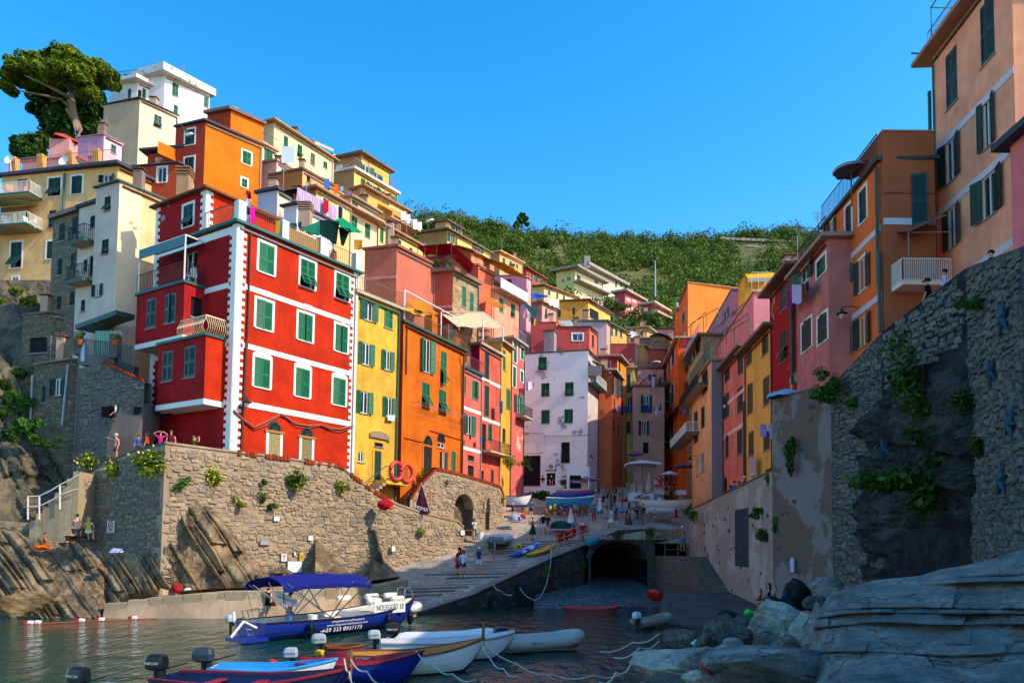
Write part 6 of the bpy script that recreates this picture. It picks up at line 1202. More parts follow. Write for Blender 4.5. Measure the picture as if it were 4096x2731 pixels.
for (c,x,y,rx,ry,Y,m) in (('C1',60,830,90,80,50,LD),('C1',200,700,140,70,51,LD),('C1',240,1010,130,95,48.5,LG_),('C1',330,1300,185,110,46.5,LG_),('C1',60,980,80,80,49,LD),('C1',150,1420,150,70,46,LD),('C1',450,1500,130,60,45.5,LD),('C1',690,1430,45,32,46.2,LG_),('A2',310,1440,110,65,56,LB),('A2',170,1345,70,40,57,LB),('A2',30,1470,60,60,56.5,LB),('C1',1530,930,90,70,45,LD),('C1',40,1150,70,70,47.5,LD)):
    lab = ['shaded scrub on the left cliff near the picture edge','dark scrub at the top of the left cliff','green scrub below the stone hut','large green scrub low on the left cliff','dark scrub halfway down at the left edge','scrub above the shore rocks at left','low scrub left of the terrace wall','tuft beside the stone house downpipe','sunlit yellow-green bush below the long yellow house','small sunlit bush at the cliff top','sunlit bush at the left picture edge','dark bush against the red house side wall','scrub lower down at the left edge'][k_]; k_ += 1
    shrub(lab,c,x,y,rx,ry,Y,m,900,.09,group='scrub on the left cliff')
def tree(name, label, base, trunk, limbs, clusters, Y, mat, c, per=900, ls=.35, group=None, tr=.55, flat=.6, zb=None):
    B = atc(c,*base,Y); root = thing(name, label, 'tree', B, group); b = MB(); pts = [atc(c,x,y,Y) for x, y in trunk]; b.tube(pts, [tr*(1-.5*i/(len(pts)-1)) for i in range(len(pts))], 8)
    for l in limbs:
        p = [atc(c,x,y,Y+dy) for x, y, dy in l]; b.tube(p, [tr*.45*(1-.7*i/(len(p)-1)) for i in range(len(p))], 6)
    b.build('trunk', paint('#8a7460',.9,vary=.4), root, smooth=True); Cs = []; Ns = []; k = CR[c][2]*Y/FPX
    for (x,y,r,dy) in clusters:
        P = atc(c,x,y,Y+dy); q, nn = clump((P.x,P.y,P.z),(r*k,r*k*.9,r*k*flat),per,.5); Cs.append(q); Ns.append(nn)
    C = np.concatenate(Cs); me = fastmesh('crown', leafquads(C-np.array(B), ls, .5, np.concatenate(Ns)), 4, mat); f = bpy.data.objects.new('crown', me); COL.objects.link(f); f.parent = root; return root
tree('umbrella_pine','tall umbrella pine with a wide flat crown on the top left slope',(820,1100),[(810,1100),(820,960),(770,800),(750,640),(735,560)],
 [[(740,580,0),(690,500,0),(620,440,-1),(560,390,-2)],[(745,570,0),(790,500,0),(780,400,1),(750,300,1)],[(750,600,0),(850,540,0),(980,460,1),(1080,400,1)],[(740,640,0),(600,560,-1),(420,470,-2),(260,400,-2)],[(770,760,0),(640,650,1),(420,600,0),(200,560,0)],[(770,880,0),(700,760,-1),(690,740,-1)]],
 [(180,300,130,-1),(110,400,100,0),(60,510,75,0),(330,250,140,0),(430,330,130,-2),(520,240,140,1),(640,190,150,0),(740,170,110,2),(800,250,120,0),(640,330,140,-3),(500,420,90,-2),(880,330,130,-1),(980,320,130,1),(1080,360,120,0),(1170,400,85,1),(1200,500,70,2),(1000,470,110,3),(940,580,110,-1),(860,440,100,-2),(250,330,120,2),(120,560,70,1),(1120,480,90,1),(1020,620,80,2),(700,450,120,2),(860,600,105,3),(600,490,105,2),(300,470,100,1),(400,520,85,2),(560,560,95,3),(720,380,120,-2),(820,500,90,2),(200,450,90,1)],86,LP,'A1',2300,.2,'trees on the left slope')
tree('evergreen_oak','dark evergreen tree behind the pine trunk below the white villa',(640,1150),[(640,1150),(620,1000),(600,800)],[[(610,900,0),(520,800,0),(480,700,0)]],
 [(480,700,100,3),(560,660,110,4),(500,820,110,2),(600,800,120,1),(640,920,130,0),(560,960,120,-1),(660,1040,110,-1),(500,1050,80,-1),(600,1120,90,-1),(700,720,110,4),(820,700,110,5),(900,800,110,3),(880,900,100,2),(960,880,80,2),(920,980,80,1),(1040,760,90,4),(330,740,50,3),(340,600,60,4)],88,LD,'A1',1100,.34,'trees on the left slope',flat=.9)
tree('hanging_ivy_mass','ivy covered wall corner with fence posts left of the pine',(270,1250),[(270,1250),(270,1150)],[],[(220,1120,90,0),(320,1100,90,1),(250,1200,90,0),(380,1160,80,1),(420,1080,80,1),(180,1180,60,0),(330,1210,60,-1)],84,LD,'A1',600,.4,'trees on the left slope',flat=.9)
tree('skyline_pine','thin dark pine standing alone on the hill skyline',(1010,130),[(1008,128),(1010,60),(1010,5)],[[(1010,60,0),(980,70,0)],[(1010,50,0),(1045,60,0)],[(1010,90,0),(960,100,0)]],[(1010,20,22,0),(990,45,22,0),(1035,50,24,0),(1010,70,26,0),(975,85,22,0),(960,110,26,0),(1050,95,16,0)],330,LD,'D5',120,.9,'trees on the skyline',.5)
for i,(x,y,r) in enumerate(((610,120,42),(745,110,36),(830,125,28),(680,150,40))): tree('skyline_tree',['broad tree on the skyline nearest the ridge house','tallest rounded tree on the skyline left of the lone pine','pointed conifer on the skyline left of the lone pine','low tree on the skyline between the rounded ones'][i],(x,y+60),[(x,y+60),(x,y)],[],[(x,y,r,0),(x-r*.5,y+r*.6,r*.8,0),(x+r*.5,y+r*.6,r*.8,0),(x,y+r,r*.9,-2)],300,LW_,'D5',260,1.0,'trees on the skyline',.6,.95)
tree('spindly_pine','small spindly pine on the ridge beside the white gull',(205,140),[(195,145),(150,140),(140,105),(150,90)],[[(190,145,0),(205,110,0)]],[(150,88,18,0),(185,95,20,0),(205,115,16,0),(165,100,16,0),(135,100,10,0)],112,LD,'D5',120,.35,'trees on the left slope',.12,.6)
def woodland():
    n = 8200; X = rng.uniform(-60,210,n); Y = rng.uniform(150,345,n); dens = fbm(X,Y,.012,3,31)+fbm(X,Y,.05,2,32)*.4; keep = (dens > -.42)|(Y < 215); keep &= ~((fbm(X,Y,.02,3,77) > .55)&(Y > 250)); X, Y = X[keep], Y[keep]; Z = hillz(X,Y); r = rng.uniform(.9,1.95,len(X))**1.8*np.interp(Y,[150,350],[.85,1.15]); r = np.where(rng.random(len(X)) < .07, r*1.6, r); Cs = []; Ns = []
    for i in range(len(X)):
        q, nn = clump((X[i],Y[i],Z[i]+r[i]*.7),(r[i],r[i],r[i]*.95),int(min(260,max(28,13*r[i]**2))),.82); Cs.append(q); Ns.append(nn)
    C = np.concatenate(Cs); me = fastmesh('woodland', leafquads(C, .48, .3, np.concatenate(Ns)), 4, LW_); o = bpy.data.objects.new('woodland', me); COL.objects.link(o); struct(o,'stuff','wooded green hillside under the blue sky')
woodland()
for i,(x,y,rx,ry) in enumerate(((1250,650,110,50),(1380,720,100,70),(1550,780,90,80),(440,395,60,35),(1180,640,90,40),(1640,800,60,60))):
    shrub(['rounded tree crown left of the raspberry houses','bushy tree below the raspberry block','dark tree below the smaller raspberry house','garden tree beside the vermilion house','low tree above the yellow hillside house','tree at the foot of the raspberry houses'][i],'B1',x,y,rx,ry,165 if i!=3 else 150,LW_,900,.11,'garden_tree',group='trees between the hillside houses')
for i,(x0,y0,x1,h) in enumerate(((2880,955,3170,10),(2990,985,3150,8),(2450,1090,2540,8),(2200,905,2290,6))[:2]):
    b=MB(); a,e=at(x0,y0,318-i*8),at(x1,y0+12,316-i*8)
    n_=14
    for k in range(n_): p=a.lerp(e,(k+.5)/n_); b.box(p,(e-a).length/n_*.92,1.2,h*.1+rng.uniform(-.2,.4))
    one(b,'terrace_wall',paint('#a89c84',.9,vary=.4),['long pale dry-stone terrace wall near the hill top at right','lower pale terrace wall at the right of the hill','short stone terrace above the cream apartment blocks','stone terrace below the lone skyline pine'][i],'terrace wall','terrace walls on the hill')
def hullmesh(S, B, beam, hs, hm, hb, keel=.12, transom=True, full=.55, z0=0.0, rake=.25, n=16, m=7, inset=0.0, floor=None):
    a = V((B.x-S.x,B.y-S.y,0)); L = a.length; a.normalize(); l = V((-a.y,a.x,0)); secs = []; prof = []
    for i in range(n+1):
        t = i/n
        w = (.72+.28*math.sin(min(t/.45,1)*math.pi/2))*(1 if t < full else max(.03,math.cos((t-full)/(1-full)*math.pi/2)**.75)) if transom else max(.03,math.sin(math.pi*min(max(t,.01),.99))**.6)
        w = beam/2*w-inset; w = max(w,.012); sh = hs+(hm-hs)*min(t/.4,1) if t < .4 else hm+(hb-hm)*((t-.4)/.6)**2; kz = -keel+(.75*hb+keel)*max(0,(t-.86)/.14)**2
        if not transom: kz = -keel+(.6*hs+keel)*max(0,(.12-t)/.12)**2 if t < .12 else kz
        if floor is not None: kz = max(kz,floor)
        row = []
        for side in (1,-1):
            r = []
            for k in range(m+1):
                q = k/m; ww = w*(1-q**2.2*.98)*(1 if k < m else 0); zz = sh+(kz-sh)*(math.sin(q*math.pi/2)**1.0); off = rake*t**4*(zz/max(.1,hb))
                p = S+a*(L*t+off)+l*(side*ww); r.append(V((p.x,p.y,z0+zz)))
            row.append(r)
        secs.append(row); prof.append((w,sh))
    return secs, a, l, L
def boat(label, S, B, beam, hs, hm, hb, outer, inner, gun, name='rowing_boat', lower=None, transom=True, thw=(.25,.5,.72), motor=None, group='boats moored in the harbour', z0=0.0, cover=None, post=None, full=.55, thwm=None, rib=False, cat='boat'):
    S, B = V((S.x,S.y,0)), V((B.x,B.y,0)); mid = (S+B)/2; root = thing(name, label, cat, (mid.x,mid.y,z0), group)
    sec, a, l, L = hullmesh(S,B,beam,hs,hm,hb,transom=transom,z0=z0,full=full); b = MB()
    for i in range(len(sec)-1):
        for s in (0,1):
            for k in range(7):
                q = (sec[i][s][k],sec[i+1][s][k],sec[i+1][s][k+1],sec[i][s][k+1]); b.cur = 1 if (lower is not None and k >= 4) else 0; b.quad(*(q if s == 0 else q[::-1]))
    if transom: b.cur = 0; b.add(sec[0][0]+sec[0][1][::-1][1:], [tuple(range(15))])
    b.build('hull', [outer, lower or outer], root, smooth=True)
    s2, _, _, _ = hullmesh(S+a*.05,B-a*.12,beam,hs,hm,hb,transom=transom,z0=z0-.01,inset=.05,floor=.12,full=full); b = MB()
    if cover is None:
        for i in range(len(s2)-1):
            for s in (0,1):
                for k in range(7): q = (s2[i][s][k],s2[i+1][s][k],s2[i+1][s][k+1],s2[i][s][k+1]); b.quad(*(q if s == 1 else q[::-1]))
        if transom: b.add(s2[0][0]+s2[0][1][::-1][1:], [tuple(range(15))])
        b.build('inside', inner, root, smooth=True)
    else:
        for i in range(len(sec)-1):
            A0,A1,C0,C1 = sec[i][0][0],sec[i][1][0],sec[i+1][0][0],sec[i+1][1][0]; up = V((0,0,.12)); b.quad(A0,C0,(C0+C1)/2+up,(A0+A1)/2+up); b.quad((A0+A1)/2+up,(C0+C1)/2+up,C1,A1)
        b.build('cover', cover, root)
    for s in (0,1):
        b = MB(); pts = [sec[i][s][0]+V((0,0,.01)) for i in range(len(sec))]
        for i in range(len(pts)-1): b.bar(pts[i], pts[i+1], .075, .05)
        b.build('gunwale', gun, root)
    if cover is None:
        for t in thw:
            i = int(t*16); A_, B_ = s2[i][0][2], s2[i][1][2]; b = MB(); z_ = z0+(hs+hm)/2*.72
            b.hexa([V((p.x,p.y,z_))+a*o for p, o in ((A_,-.12),(A_,.12),(B_,.12),(B_,-.12))]+[V((p.x,p.y,z_+.035))+a*o for p, o in ((A_,-.12),(A_,.12),(B_,.12),(B_,-.12))]); b.build('thwart', thwm or inner, root)
    if post: b = MB(); p = sec[-1][0][0]; b.tube([p-V((0,0,.25))-a*.06, p+V((0,0,post))-a*.02], [.06,.045], 6); b.build('bow_post', WOOD if gun is not None else gun, root)
    if motor: outboard(root, S-a*.05+V((0,0,z0+hs)), a, l, *motor)
    root['_L'] = L; return root, sec, a, l
def outboard(root, p, a, l, colm, text=None, sc=1.0, tm=None):
    b = MB(); R = Matrix((l,a,V((0,0,1)))).transposed(); pr = []
    for z, w, d, off in ((.12,.13,.17,-.02),(.16,.17,.24,-.04),(.32,.175,.25,-.05),(.44,.15,.21,-.04),(.48,.09,.13,-.03)): pr.append([(x*w*sc, (y*d+off-.14)*sc, z*sc) for x, y in ((-1,-.7),(-.7,-1),(.7,-1),(1,-.7),(1,.7),(.7,1),(-.7,1),(-1,.7))])
    vs = [p+R @ V(q) for r in pr for q in r]; fs = [(i*8+k,i*8+(k+1)%8,(i+1)*8+(k+1)%8,(i+1)*8+k) for i in range(4) for k in range(8)]+[tuple(range(32,40))]; b.add(vs, fs); mo = b.build('outboard_motor', colm, root, smooth=False)
    b = MB(); b.tube([p+R @ V((0,-.16*sc,.14*sc)), p+R @ V((0,-.16*sc,-.75*sc))], [.085*sc,.05*sc], 6); b.bar(p+R @ V((0,-.05,.12*sc)), p+R @ V((0,.62*sc,.3*sc)), .035); b.box(p+R @ V((0,-.04,.03)), .2*sc, .1*sc, .25*sc, R); b.build('motor_leg', IRON, mo)
    if text:
        for s in (1,-1):
            t = letters(text, .085*sc, tm or WHITE, mo, p+R @ V((s*.178*sc,-.19*sc,.28*sc)), (l*s).cross(V((0,0,1)))*-1, V((0,0,1)), .6*sc*.62)
def tubeboat(label, S, B, beam, h, mat, trim, floor, name='inflatable_dinghy', motor=None, z0=0.0, group='boats moored in the harbour', text=None, r=.24):
    S, B = V((S.x,S.y,0)), V((B.x,B.y,0)); a = (B-S); L = a.length; a.normalize(); l = V((-a.y,a.x,0)); mid = (S+B)/2; root = thing(name, label, 'dinghy', (mid.x,mid.y,z0), group); hw = beam/2-r
    path = [S+l*hw-a*.2]+[S+l*hw+a*(L*.68*t) for t in (0,.5,1)]+[S+a*(L*.68)+l*hw*math.cos(x)+a*(L*.32-r)*math.sin(x) for x in np.linspace(.3,math.pi-.3,9)]+[S-l*hw+a*(L*.68*t) for t in (1,.5,0)]+[S-l*hw-a*.2]
    pts = [V((p.x,p.y,z0+h+.22*max(0,((p-S).dot(a)/L-.6)/.4))) for p in path]; b = MB(); b.tube(pts, [r*.45]+[r]*(len(pts)-2)+[r*.45], 12); b.build('tube', mat, root, smooth=True)
    b = MB(); b.tube([p+((V((p.x,p.y,0))-mid).normalized()*r*.97 if (V((p.x,p.y,0))-mid).length > 0 else V()) for p in pts], .035, 5); b.build('rubbing_strake', trim, root)
    b = MB(); b.prism([tuple((S+l*hw).xy),tuple((S-l*hw).xy),tuple((S-l*hw+a*L*.7).xy),tuple((S+a*(L-r)).xy),tuple((S+l*hw+a*L*.7).xy)][::-1], z0+.08, z0+h-.1); b.build('floor', floor, root)
    b = MB(); b.hexa([V((p.x,p.y,z))+a*o for z in (z0+.05,z0+h+.12) for p, o in ((S+l*hw,0),(S+l*hw,.06),(S-l*hw,.06),(S-l*hw,0))]); b.build('transom', floor, root)
    b = MB(); p0, p1 = S+a*L*.45+l*hw, S+a*L*.45-l*hw; b.hexa([V((p.x,p.y,z))+a*o for z in (z0+h+.02,z0+h+.06) for p, o in ((p0,-.14),(p0,.14),(p1,.14),(p1,-.14))]); b.build('seat', floor, root)
    if motor: outboard(root, S+V((0,0,z0+h+.1)), a, l, *motor)
    if text:
        s = l if (l.dot(V((0,-1,0))) > 0) else -l; letters(text, .14, paint('#1c2c5c',.5), root, V((*(S+a*L*.3+s*(hw+r*1.0)).xy, z0+h+.02))+s*.012, a if s.cross(V((0,0,1))).dot(a) < 0 else -a, V((0,0,1)), .42)
    return root
def X_(p, z=0): return V((p.x,p.y,z))
NAVY = paint('#142a86',.35,vary=.12,spec=.5); BLK = paint('#121316',.35,vary=.1); CYAN = paint('#2c9ad9',.4,vary=.15); CRIM = paint('#8f1c34',.45,vary=.2); BOATW = paint('#dcdcd8',.4,vary=.1); VARN = paint('#7a4520',.35,vary=.3); OCH = paint('#b07c3c',.5,vary=.3); DNAVY = paint('#14204a',.4,vary=.2)
S, B = atz(1000,2562,0), atz(1640,2488,0); S.y -= .0
TBt, sec, ta, tl = boat('large blue tour boat with a navy canopy and a rental number board', S, B, 2.7, .75, .72, 1.25, NAVY, BOATW, paint('#1a1c22',.4), 'tour_boat', thw=(.15,), motor=None, full=.6, thwm=BOATW)
if tl.dot(V((0,-1,0))) < 0: tnear = -tl
else: tnear = tl
Lb = TBt['_L']
def tb(t, s, z): p = X_(S)+ta*(Lb*t)+tnear*s; return V((p.x,p.y,z))
b = MB(); fd = []
for i in range(9):
    t = .62+.36*i/8; w = max(.05,1.22*math.cos(max(0,(t-.6)/.4)*math.pi/2)**.75-.05); fd.append((t,w))
P = [[tb(t, s*w, .78+.42*((t-.6)/.4)**2+.06*(1-abs(s))) for s in np.linspace(-1,1,7)] for t, w in fd]; b.grid(P); b.build('foredeck', paint('#d9c9b4',.5), TBt)
b = MB(); b.hexa([tb(.6,-1.1,.2),tb(.62,-1.1,.2),tb(.62,1.1,.2),tb(.6,1.1,.2),tb(.6,-1.1,.8),tb(.62,-1.1,.8),tb(.62,1.1,.8),tb(.6,1.1,.8)]); b.build('bulkhead', BOATW, TBt)
for s in (-1,1): b = MB(); b.hexa([tb(t,s*y,z) for z in (.2,.55) for t, y in ((.28,.75),(.58,.75),(.58,1.12),(.28,1.12))]); b.build('bench', paint('#d9b8a0',.6), TBt)
cz = 2.62; P = []
for i in range(11):
    t = .06+.52*i/10; P.append([tb(t, s*1.25, cz-.28*abs(s)**2.2-.22*abs(i/10-.5)**2*2+.03*math.sin(i*2.1+s*3)-(.12 if abs(s) > .95 else 0)) for s in np.linspace(-1,1,9)])
b = MB(); b.grid(P); b.grid([[P[i][0]-V((0,0,.16*k)) for i in range(11)] for k in (0,1)]); b.grid([[P[i][-1]-V((0,0,.16*k)) for i in range(11)] for k in (0,1)]); b.build('canopy', cloth('#1c2272'), TBt, smooth=True)
b = MB()
for s in (-1,1):
    for t0, t1 in ((.3,.18),(.32,.46),(.34,.08),(.34,.57)): b.tube([tb(t0,s*1.2,.75), tb(t1,s*1.22,cz-.32)], .028, 5)
    b.tube([tb(.1,s*1.1,.8), tb(.06,s*1.2,cz-.4)], .012, 4); b.tube([tb(.62,s*1.1,.85), tb(.575,s*1.2,cz-.4)], .012, 4); b.tube([tb(.06,s*1.2,cz-.35), tb(.34,s*1.2,.75)], .014, 4)
b.build('canopy_frame', STEEL, TBt)
b = MB(); b.hexa([tb(.02,-.4,.05),tb(.02,.9,.05),tb(-.09,.9,.05),tb(-.09,-.4,.05),tb(.02,-.4,.2),tb(.02,.9,.2),tb(-.09,.9,.2),tb(-.09,-.4,.2)]); b.build('swim_platform', NAVY, TBt)
b = MB()
for s in (.2,.55): b.tube([tb(-.02,s,.15),tb(-.06,s,1.25),tb(.02,s,1.3),tb(.04,s,.8)], .025, 5)
for k in range(4): b.tube([tb(-.03-.008*k,.2,.3+.22*k),tb(-.03-.008*k,.55,.3+.22*k)], .02, 5)
b.build('boarding_ladder', STEEL, TBt)
outboard(TBt, tb(-.06,-.3,.7), ta, tl, paint('#a8acb0',.4), None, .8)
b = MB(); b.tube([tb(-.03,.75,.6), tb(-.1,.85,.9), tb(-.16,.9,.35)],.05,6); b.lathe([(.02,0),(.07,.1),(.06,.35),(.02,.42)],tb(-.15,.9,.9),8); b.build('electric_motor', WHITE, TBt)
b = MB()
for s in (-1,1):
    for t in (.66,.8): b.tube([tb(t,s*.95,.85),tb(t,s*.95,1.35)],.02,5)
    b.tube([tb(.6,s*1.0,1.3),tb(.9,s*.55,1.45)],.02,5)
for s in (-.25,.25): b.tube([tb(.92,s,1.1),tb(.93,s,1.75),tb(.97,s,1.8),tb(1.0,s,1.2)],.025,6)
b.build('bow_rail', STEEL, TBt)
for k, (t, s) in enumerate(((.62,1.0),(.8,.85),(.62,-1.0),(.8,-.85),(.9,-.5))):
    b = MB(); A_ = tb(t,s,1.32+.1*k*.2); b.tube([A_-ta*.42,A_-ta*.38,A_+ta*.38,A_+ta*.42],[.06,.13,.13,.06],8); b.build('fender_roll', WHITE, TBt)
for t in (.2,.68,.9): b = MB(); p = tb(t,1.42 if t < .8 else .85,.28); b.lathe([(.02,.5),(.09,.4),(.15,.2),(.15,-.1),(.06,-.25)],p,8); b.build('fender', BLK, TBt)
for k, (txt, h_, tt_, z_, w_) in enumerate((('cinqueterre.adventure',.16,.42,.62,1.9),('www.cinqueterreadventure.com',.15,.42,.47,2.4),('+39 333 8937173',.26,.40,.25,2.3))):
    u_ = .3+.12; q = tb(tt_, 1.37+.035*k*0, z_); i = int(tt_*16); w_s = [sec[i][s][0] for s in (0,1)]; nearp = max(w_s, key=lambda v: v.dot(tnear)); nxt = [sec[i][s] for s in (0,1)]; row = max(nxt, key=lambda r: r[0].dot(tnear))
    dd = np.interp(z_, [row[k2].z for k2 in range(7,-1,-1)], [(row[k2]-X_(S)).dot(tnear) for k2 in range(7,-1,-1)])
    letters(txt, h_, WHITE, TBt, tb(tt_, float(dd)+.05, z_), ta if ta.x > 0 else -ta, V((0,0,1))+tnear*.25, w_)
A_ = tb(.71,1.2,1.0); b = MB(); r_ = ta; b.box(A_, 2.1, .03, .55, Matrix((ta, tnear, V((0,0,1)))).transposed()); nb = b.build('number_board', BOATW, TBt); letters('NOLEGGIO 18', .36, paint('#152a6a',.5), nb, A_+tnear*.025, ta if ta.x > 0 else -ta, V((0,0,1)), 1.8)
boat('white wooden boat with a varnished brown rim and ochre inside', at(1395,2660,22.6), at(1905,2660,23.6), 1.5, .62, .58, 1.0, BOATW, OCH, VARN, lower=paint('#3c1530',.5), post=.5, thw=(.3,.6), thwm=OCH)
boat('dark blue boat with a crimson inside, tied between the white and the red-rimmed boat', at(1190,2660,21.2), at(1660,2660,21.7), 1.4, .6, .55, .85, NAVY, CRIM, CRIM, motor=(paint('#a2aab0',.4),'HONDA',.8,paint('#1c2c4a',.5)), thwm=CRIM)
boat('navy rowing boat with a red rim and oars, bow post wrapped in rope', at(660,2680,18.6), at(1365,2680,17.8), 1.75, .62, .6, .98, DNAVY, DNAVY, CRIM, post=.42, motor=(BLK,'MERCURY',1.05), thwm=CRIM)
boat('small boat with a sky blue inside behind the navy rowing boat', at(850,2660,20.0), at(1310,2640,20.3), 1.3, .62,.58,.8, paint('#c9d4e0',.4), CYAN, CYAN, motor=(paint('#2c3844',.35),None,1.05), thwm=CYAN)
boat('bright sky blue boat cut off by the bottom edge', at(345,2720,16.6), at(1010,2760,15.2), 1.5, .66,.6,.8, CYAN, CYAN, paint('#7ac4ee',.4), motor=(BLK,'MERCURY',.95), thwm=CYAN)
boat('white motor boat with a dark blue bottom behind the wooden boat', at(1520,2600,25.4), at(2030,2590,26.4), 1.6, .62,.6,.85, BOATW, paint('#c9c9c4',.5), paint('#8f8f90',.5), lower=NAVY, motor=(paint('#a2aab0',.4),'HONDA',.85,paint('#1c2c4a',.5)), cover=cloth('#c4bcbc'))
tubeboat('white inflatable dinghy between the motor boat and the tour boat', at(1590,2600,28.2), at(1990,2600,28.8), 1.6, .34, paint('#dcd9d6',.6), GREY, paint('#b9b9b9',.6), motor=(BLK,'MERCURY',1.1))
tubeboat('grey inflatable dinghy lying across the dark water', at(2020,2600,27.6), at(2335,2585,28.8), 1.55, .36, paint('#a8a29a',.6), paint('#3c4048',.6), paint('#8f8a80',.6), motor=(paint('#18243c',.35),None,1.0), text='SELVA')
tubeboat('white tender dinghy at the foot of the slipway beyond the tour boat', at(1560,2440,39.6), at(1682,2420,40.6), 1.4, .5, paint('#d6d8dc',.6), GREY, GREY)
tubeboat('small tan dinghy with a blue cloth near the landing slab', at(2555,2520,36.2), at(2680,2500,38.0), 1.1, .3, paint('#8a7a68',.6), paint('#4a443c',.6), paint('#6a5f54',.6), motor=(paint('#c9ced2',.4),None,.9), r=.2)
boat('white outboard motor boat stern behind the crimson boat', at(1300,2640,24.2), at(1420,2610,24.6), .9,.6,.58,.6, paint('#7a2c3c',.4), VARN, VARN, motor=(paint('#a2aab0',.4),'SELVA',.9,paint('#1c2c4a',.5)), thw=(), name='skiff')
def kayak(label, S, B, beam, m, h=.28, tilt=0, name='kayak', group='kayaks and boards', m2=None, cock=True):
    S, B = V(S), V(B); a = (B-S); L = a.length; a.normalize(); l = a.cross(V((0,0,1))).normalized(); up = l.cross(a).normalized(); 
    l, up = l*math.cos(tilt)+up*math.sin(tilt), up*math.cos(tilt)-l*math.sin(tilt)
    mid = (S+B)/2; root = thing(name, label, 'kayak', (mid.x,mid.y,mid.z-h/2), group); b = MB(); n = 14; rows = []
    for i in range(n+1):
        t = i/n; w = beam/2*max(.02,math.sin(math.pi*t))**.75; hh = h/2*(.35+.65*math.sin(math.pi*t)**.5); c = S+a*(L*t)+up*(.22*h*(2*t-1)**4*2); rows.append([c+l*(w*math.cos(x))+up*(hh*math.sin(x)) for x in np.linspace(0,2*math.pi,13)])
    b.grid(rows); b.build('hull', m, root, smooth=True)
    if cock:
        b = MB(); c = S+a*(L*.45)+up*(h*.47); b.add([c+a*(.42*math.cos(x))+l*(beam*.26*math.sin(x)) for x in np.linspace(0,2*math.pi,14)[:-1]],[tuple(range(13))]); b.build('cockpit', m2 or BLK, root)
    return root
kayak('red kayak floating at the edge of the pebble beach', at(2250,2435,47.4)+V((0,0,0)), at(2482,2433,47.6), .75, paint('#c4200c',.35,vary=.15), .34)
kayak('red sit-on-top kayak leaning on its side at the beach wall', at(2580,2372,51.5), at(2658,2388,51.0), .95, paint('#c4200c',.35,vary=.15), .3, 1.1, cock=False)
p1_, p2_ = onramp('C6',742,765), onramp('C6',1065,640); kayak('blue and white kayak on the slipway under the bending man', p1_+V((0,0,.25)), p2_+V((0,0,.35)), .8, peeling('#2c62c4','#c9d4e6',.5,.9), .36)
p1_, p2_ = onramp('C6',930,745), onramp('C6',1240,640); kayak('yellow kayak lying along the slipway edge', p1_+V((0,0,.2)), p2_+V((0,0,.3)), .75, paint('#e09a0c',.4), .34)
kayak('turquoise kayak hanging on ropes above the tunnel arch', atc('C6',1540,600,56.6), atc('C6',1705,530,57.0), .8, peeling('#2c8a9a','#7ab8c0',.55,1.2), .5, .9, cock=False)
kayak('lime green kayak stored inside the tunnel', atc('C6',1690,1040,61), atc('C6',1725,950,61.5), .8, paint('#5aa80c',.5), .4, .6, cock=False)
def land(c, x0, y0, x1, y1): return onramp(c,x0,y0), onramp(c,x1,y1)
def yb(c, x0, x1, y, Y): return atc(c,x0,y,Y), atc(c,x1,y,Y)
for (lab,c,x0,x1,y,Y,beam,h,o_,lo,g,cov) in (
  ('turquoise and white boat on trestles in the square','C6',1135,1610,205,68,1.7,.85,paint('#2c8ab0',.4),paint('#3ca0c4',.4),BOATW,cloth('#cfd4d0')),
  ('blue boat stacked behind the turquoise boat','C6',1205,1615,128,70,1.5,.6,paint('#1c3c8a',.4),None,paint('#2c4ca0',.4),cloth('#24408a')),
  ('rose pink boat topmost behind the boat stack','C6',1240,1608,104,71.5,1.5,.62,paint('#b0506a',.4),None,paint('#c4607a',.4),cloth('#a84a62')),
  ('white and navy boat at the left end of the square','C6',716,955,190,66,1.5,.85,BOATW,NAVY,paint('#24408a',.4),None),
  ('cream boat hauled out at the right of the square','B2',1470,2030,1525,64,1.7,.75,paint('#cfc0b0',.5),None,paint('#b0a294',.5),None),
  ('white dinghy with a pale cover right of the square','B2',1535,1900,1568,62.5,1.5,.5,paint('#c9c4c4',.5),None,GREY,cloth('#b8b0b4'))):
    A_, B_ = yb(c,x0,x1,y,Y); boat(lab, A_, B_, beam, h, h*.95, h*1.25, o_, BOATW, g, lower=lo, cover=cov, z0=min(A_.z,B_.z), group='boats hauled out on the square', thw=(.4,))
    if 'trestles' in lab:
        for t in (.2,.5,.8):
            p = A_.lerp(B_,t); b = MB(); gz = ground(p.y)
            for s in (-.6,.6): b.bar((p.x-.4,p.y+s,gz),(p.x-.1,p.y+s*.5,p.z),.09); b.bar((p.x+.4,p.y+s,gz),(p.x+.1,p.y+s*.5,p.z),.09)
            b.bar((p.x,p.y-.7,p.z-.02),(p.x,p.y+.7,p.z-.02),.12); one(b,'trestle',WOOD,['wooden boat trestle under the bow of the turquoise boat','wooden boat trestle under the middle of the turquoise boat','wooden boat trestle under the stern of the turquoise boat'][int(t*3.3-.3) if t<.9 else 2],'trestle','boat trestles')
def tarp(label, c, x0, x1, y0, y1, Y, m, name='covered_boat', h=.9):
    A_, B_ = atc(c,x0,y1,Y), atc(c,x1,y1,Y); L = (B_-A_).length; zt_ = atc(c,(x0+x1)/2,y0,Y).z; b = MB(); n = 16; P = []
    for i in range(n+1):
        t = i/n; w = .75*math.sin(math.pi*min(.97,max(.03,t)))**.5; hh = (zt_-A_.z)*.62*(.45+.55*math.sin(math.pi*t)**.6); row = []
        for x in np.linspace(0,math.pi,9): row.append(A_.lerp(B_,t)+V((0,w*math.cos(x)+.0,hh*math.sin(x)**.7*(1+.05*math.sin(i*3+x*5)))))
        P.append(row)
    b.grid(P); return one(b,name,m,label,'boat','boats hauled out on the square',smooth=True)
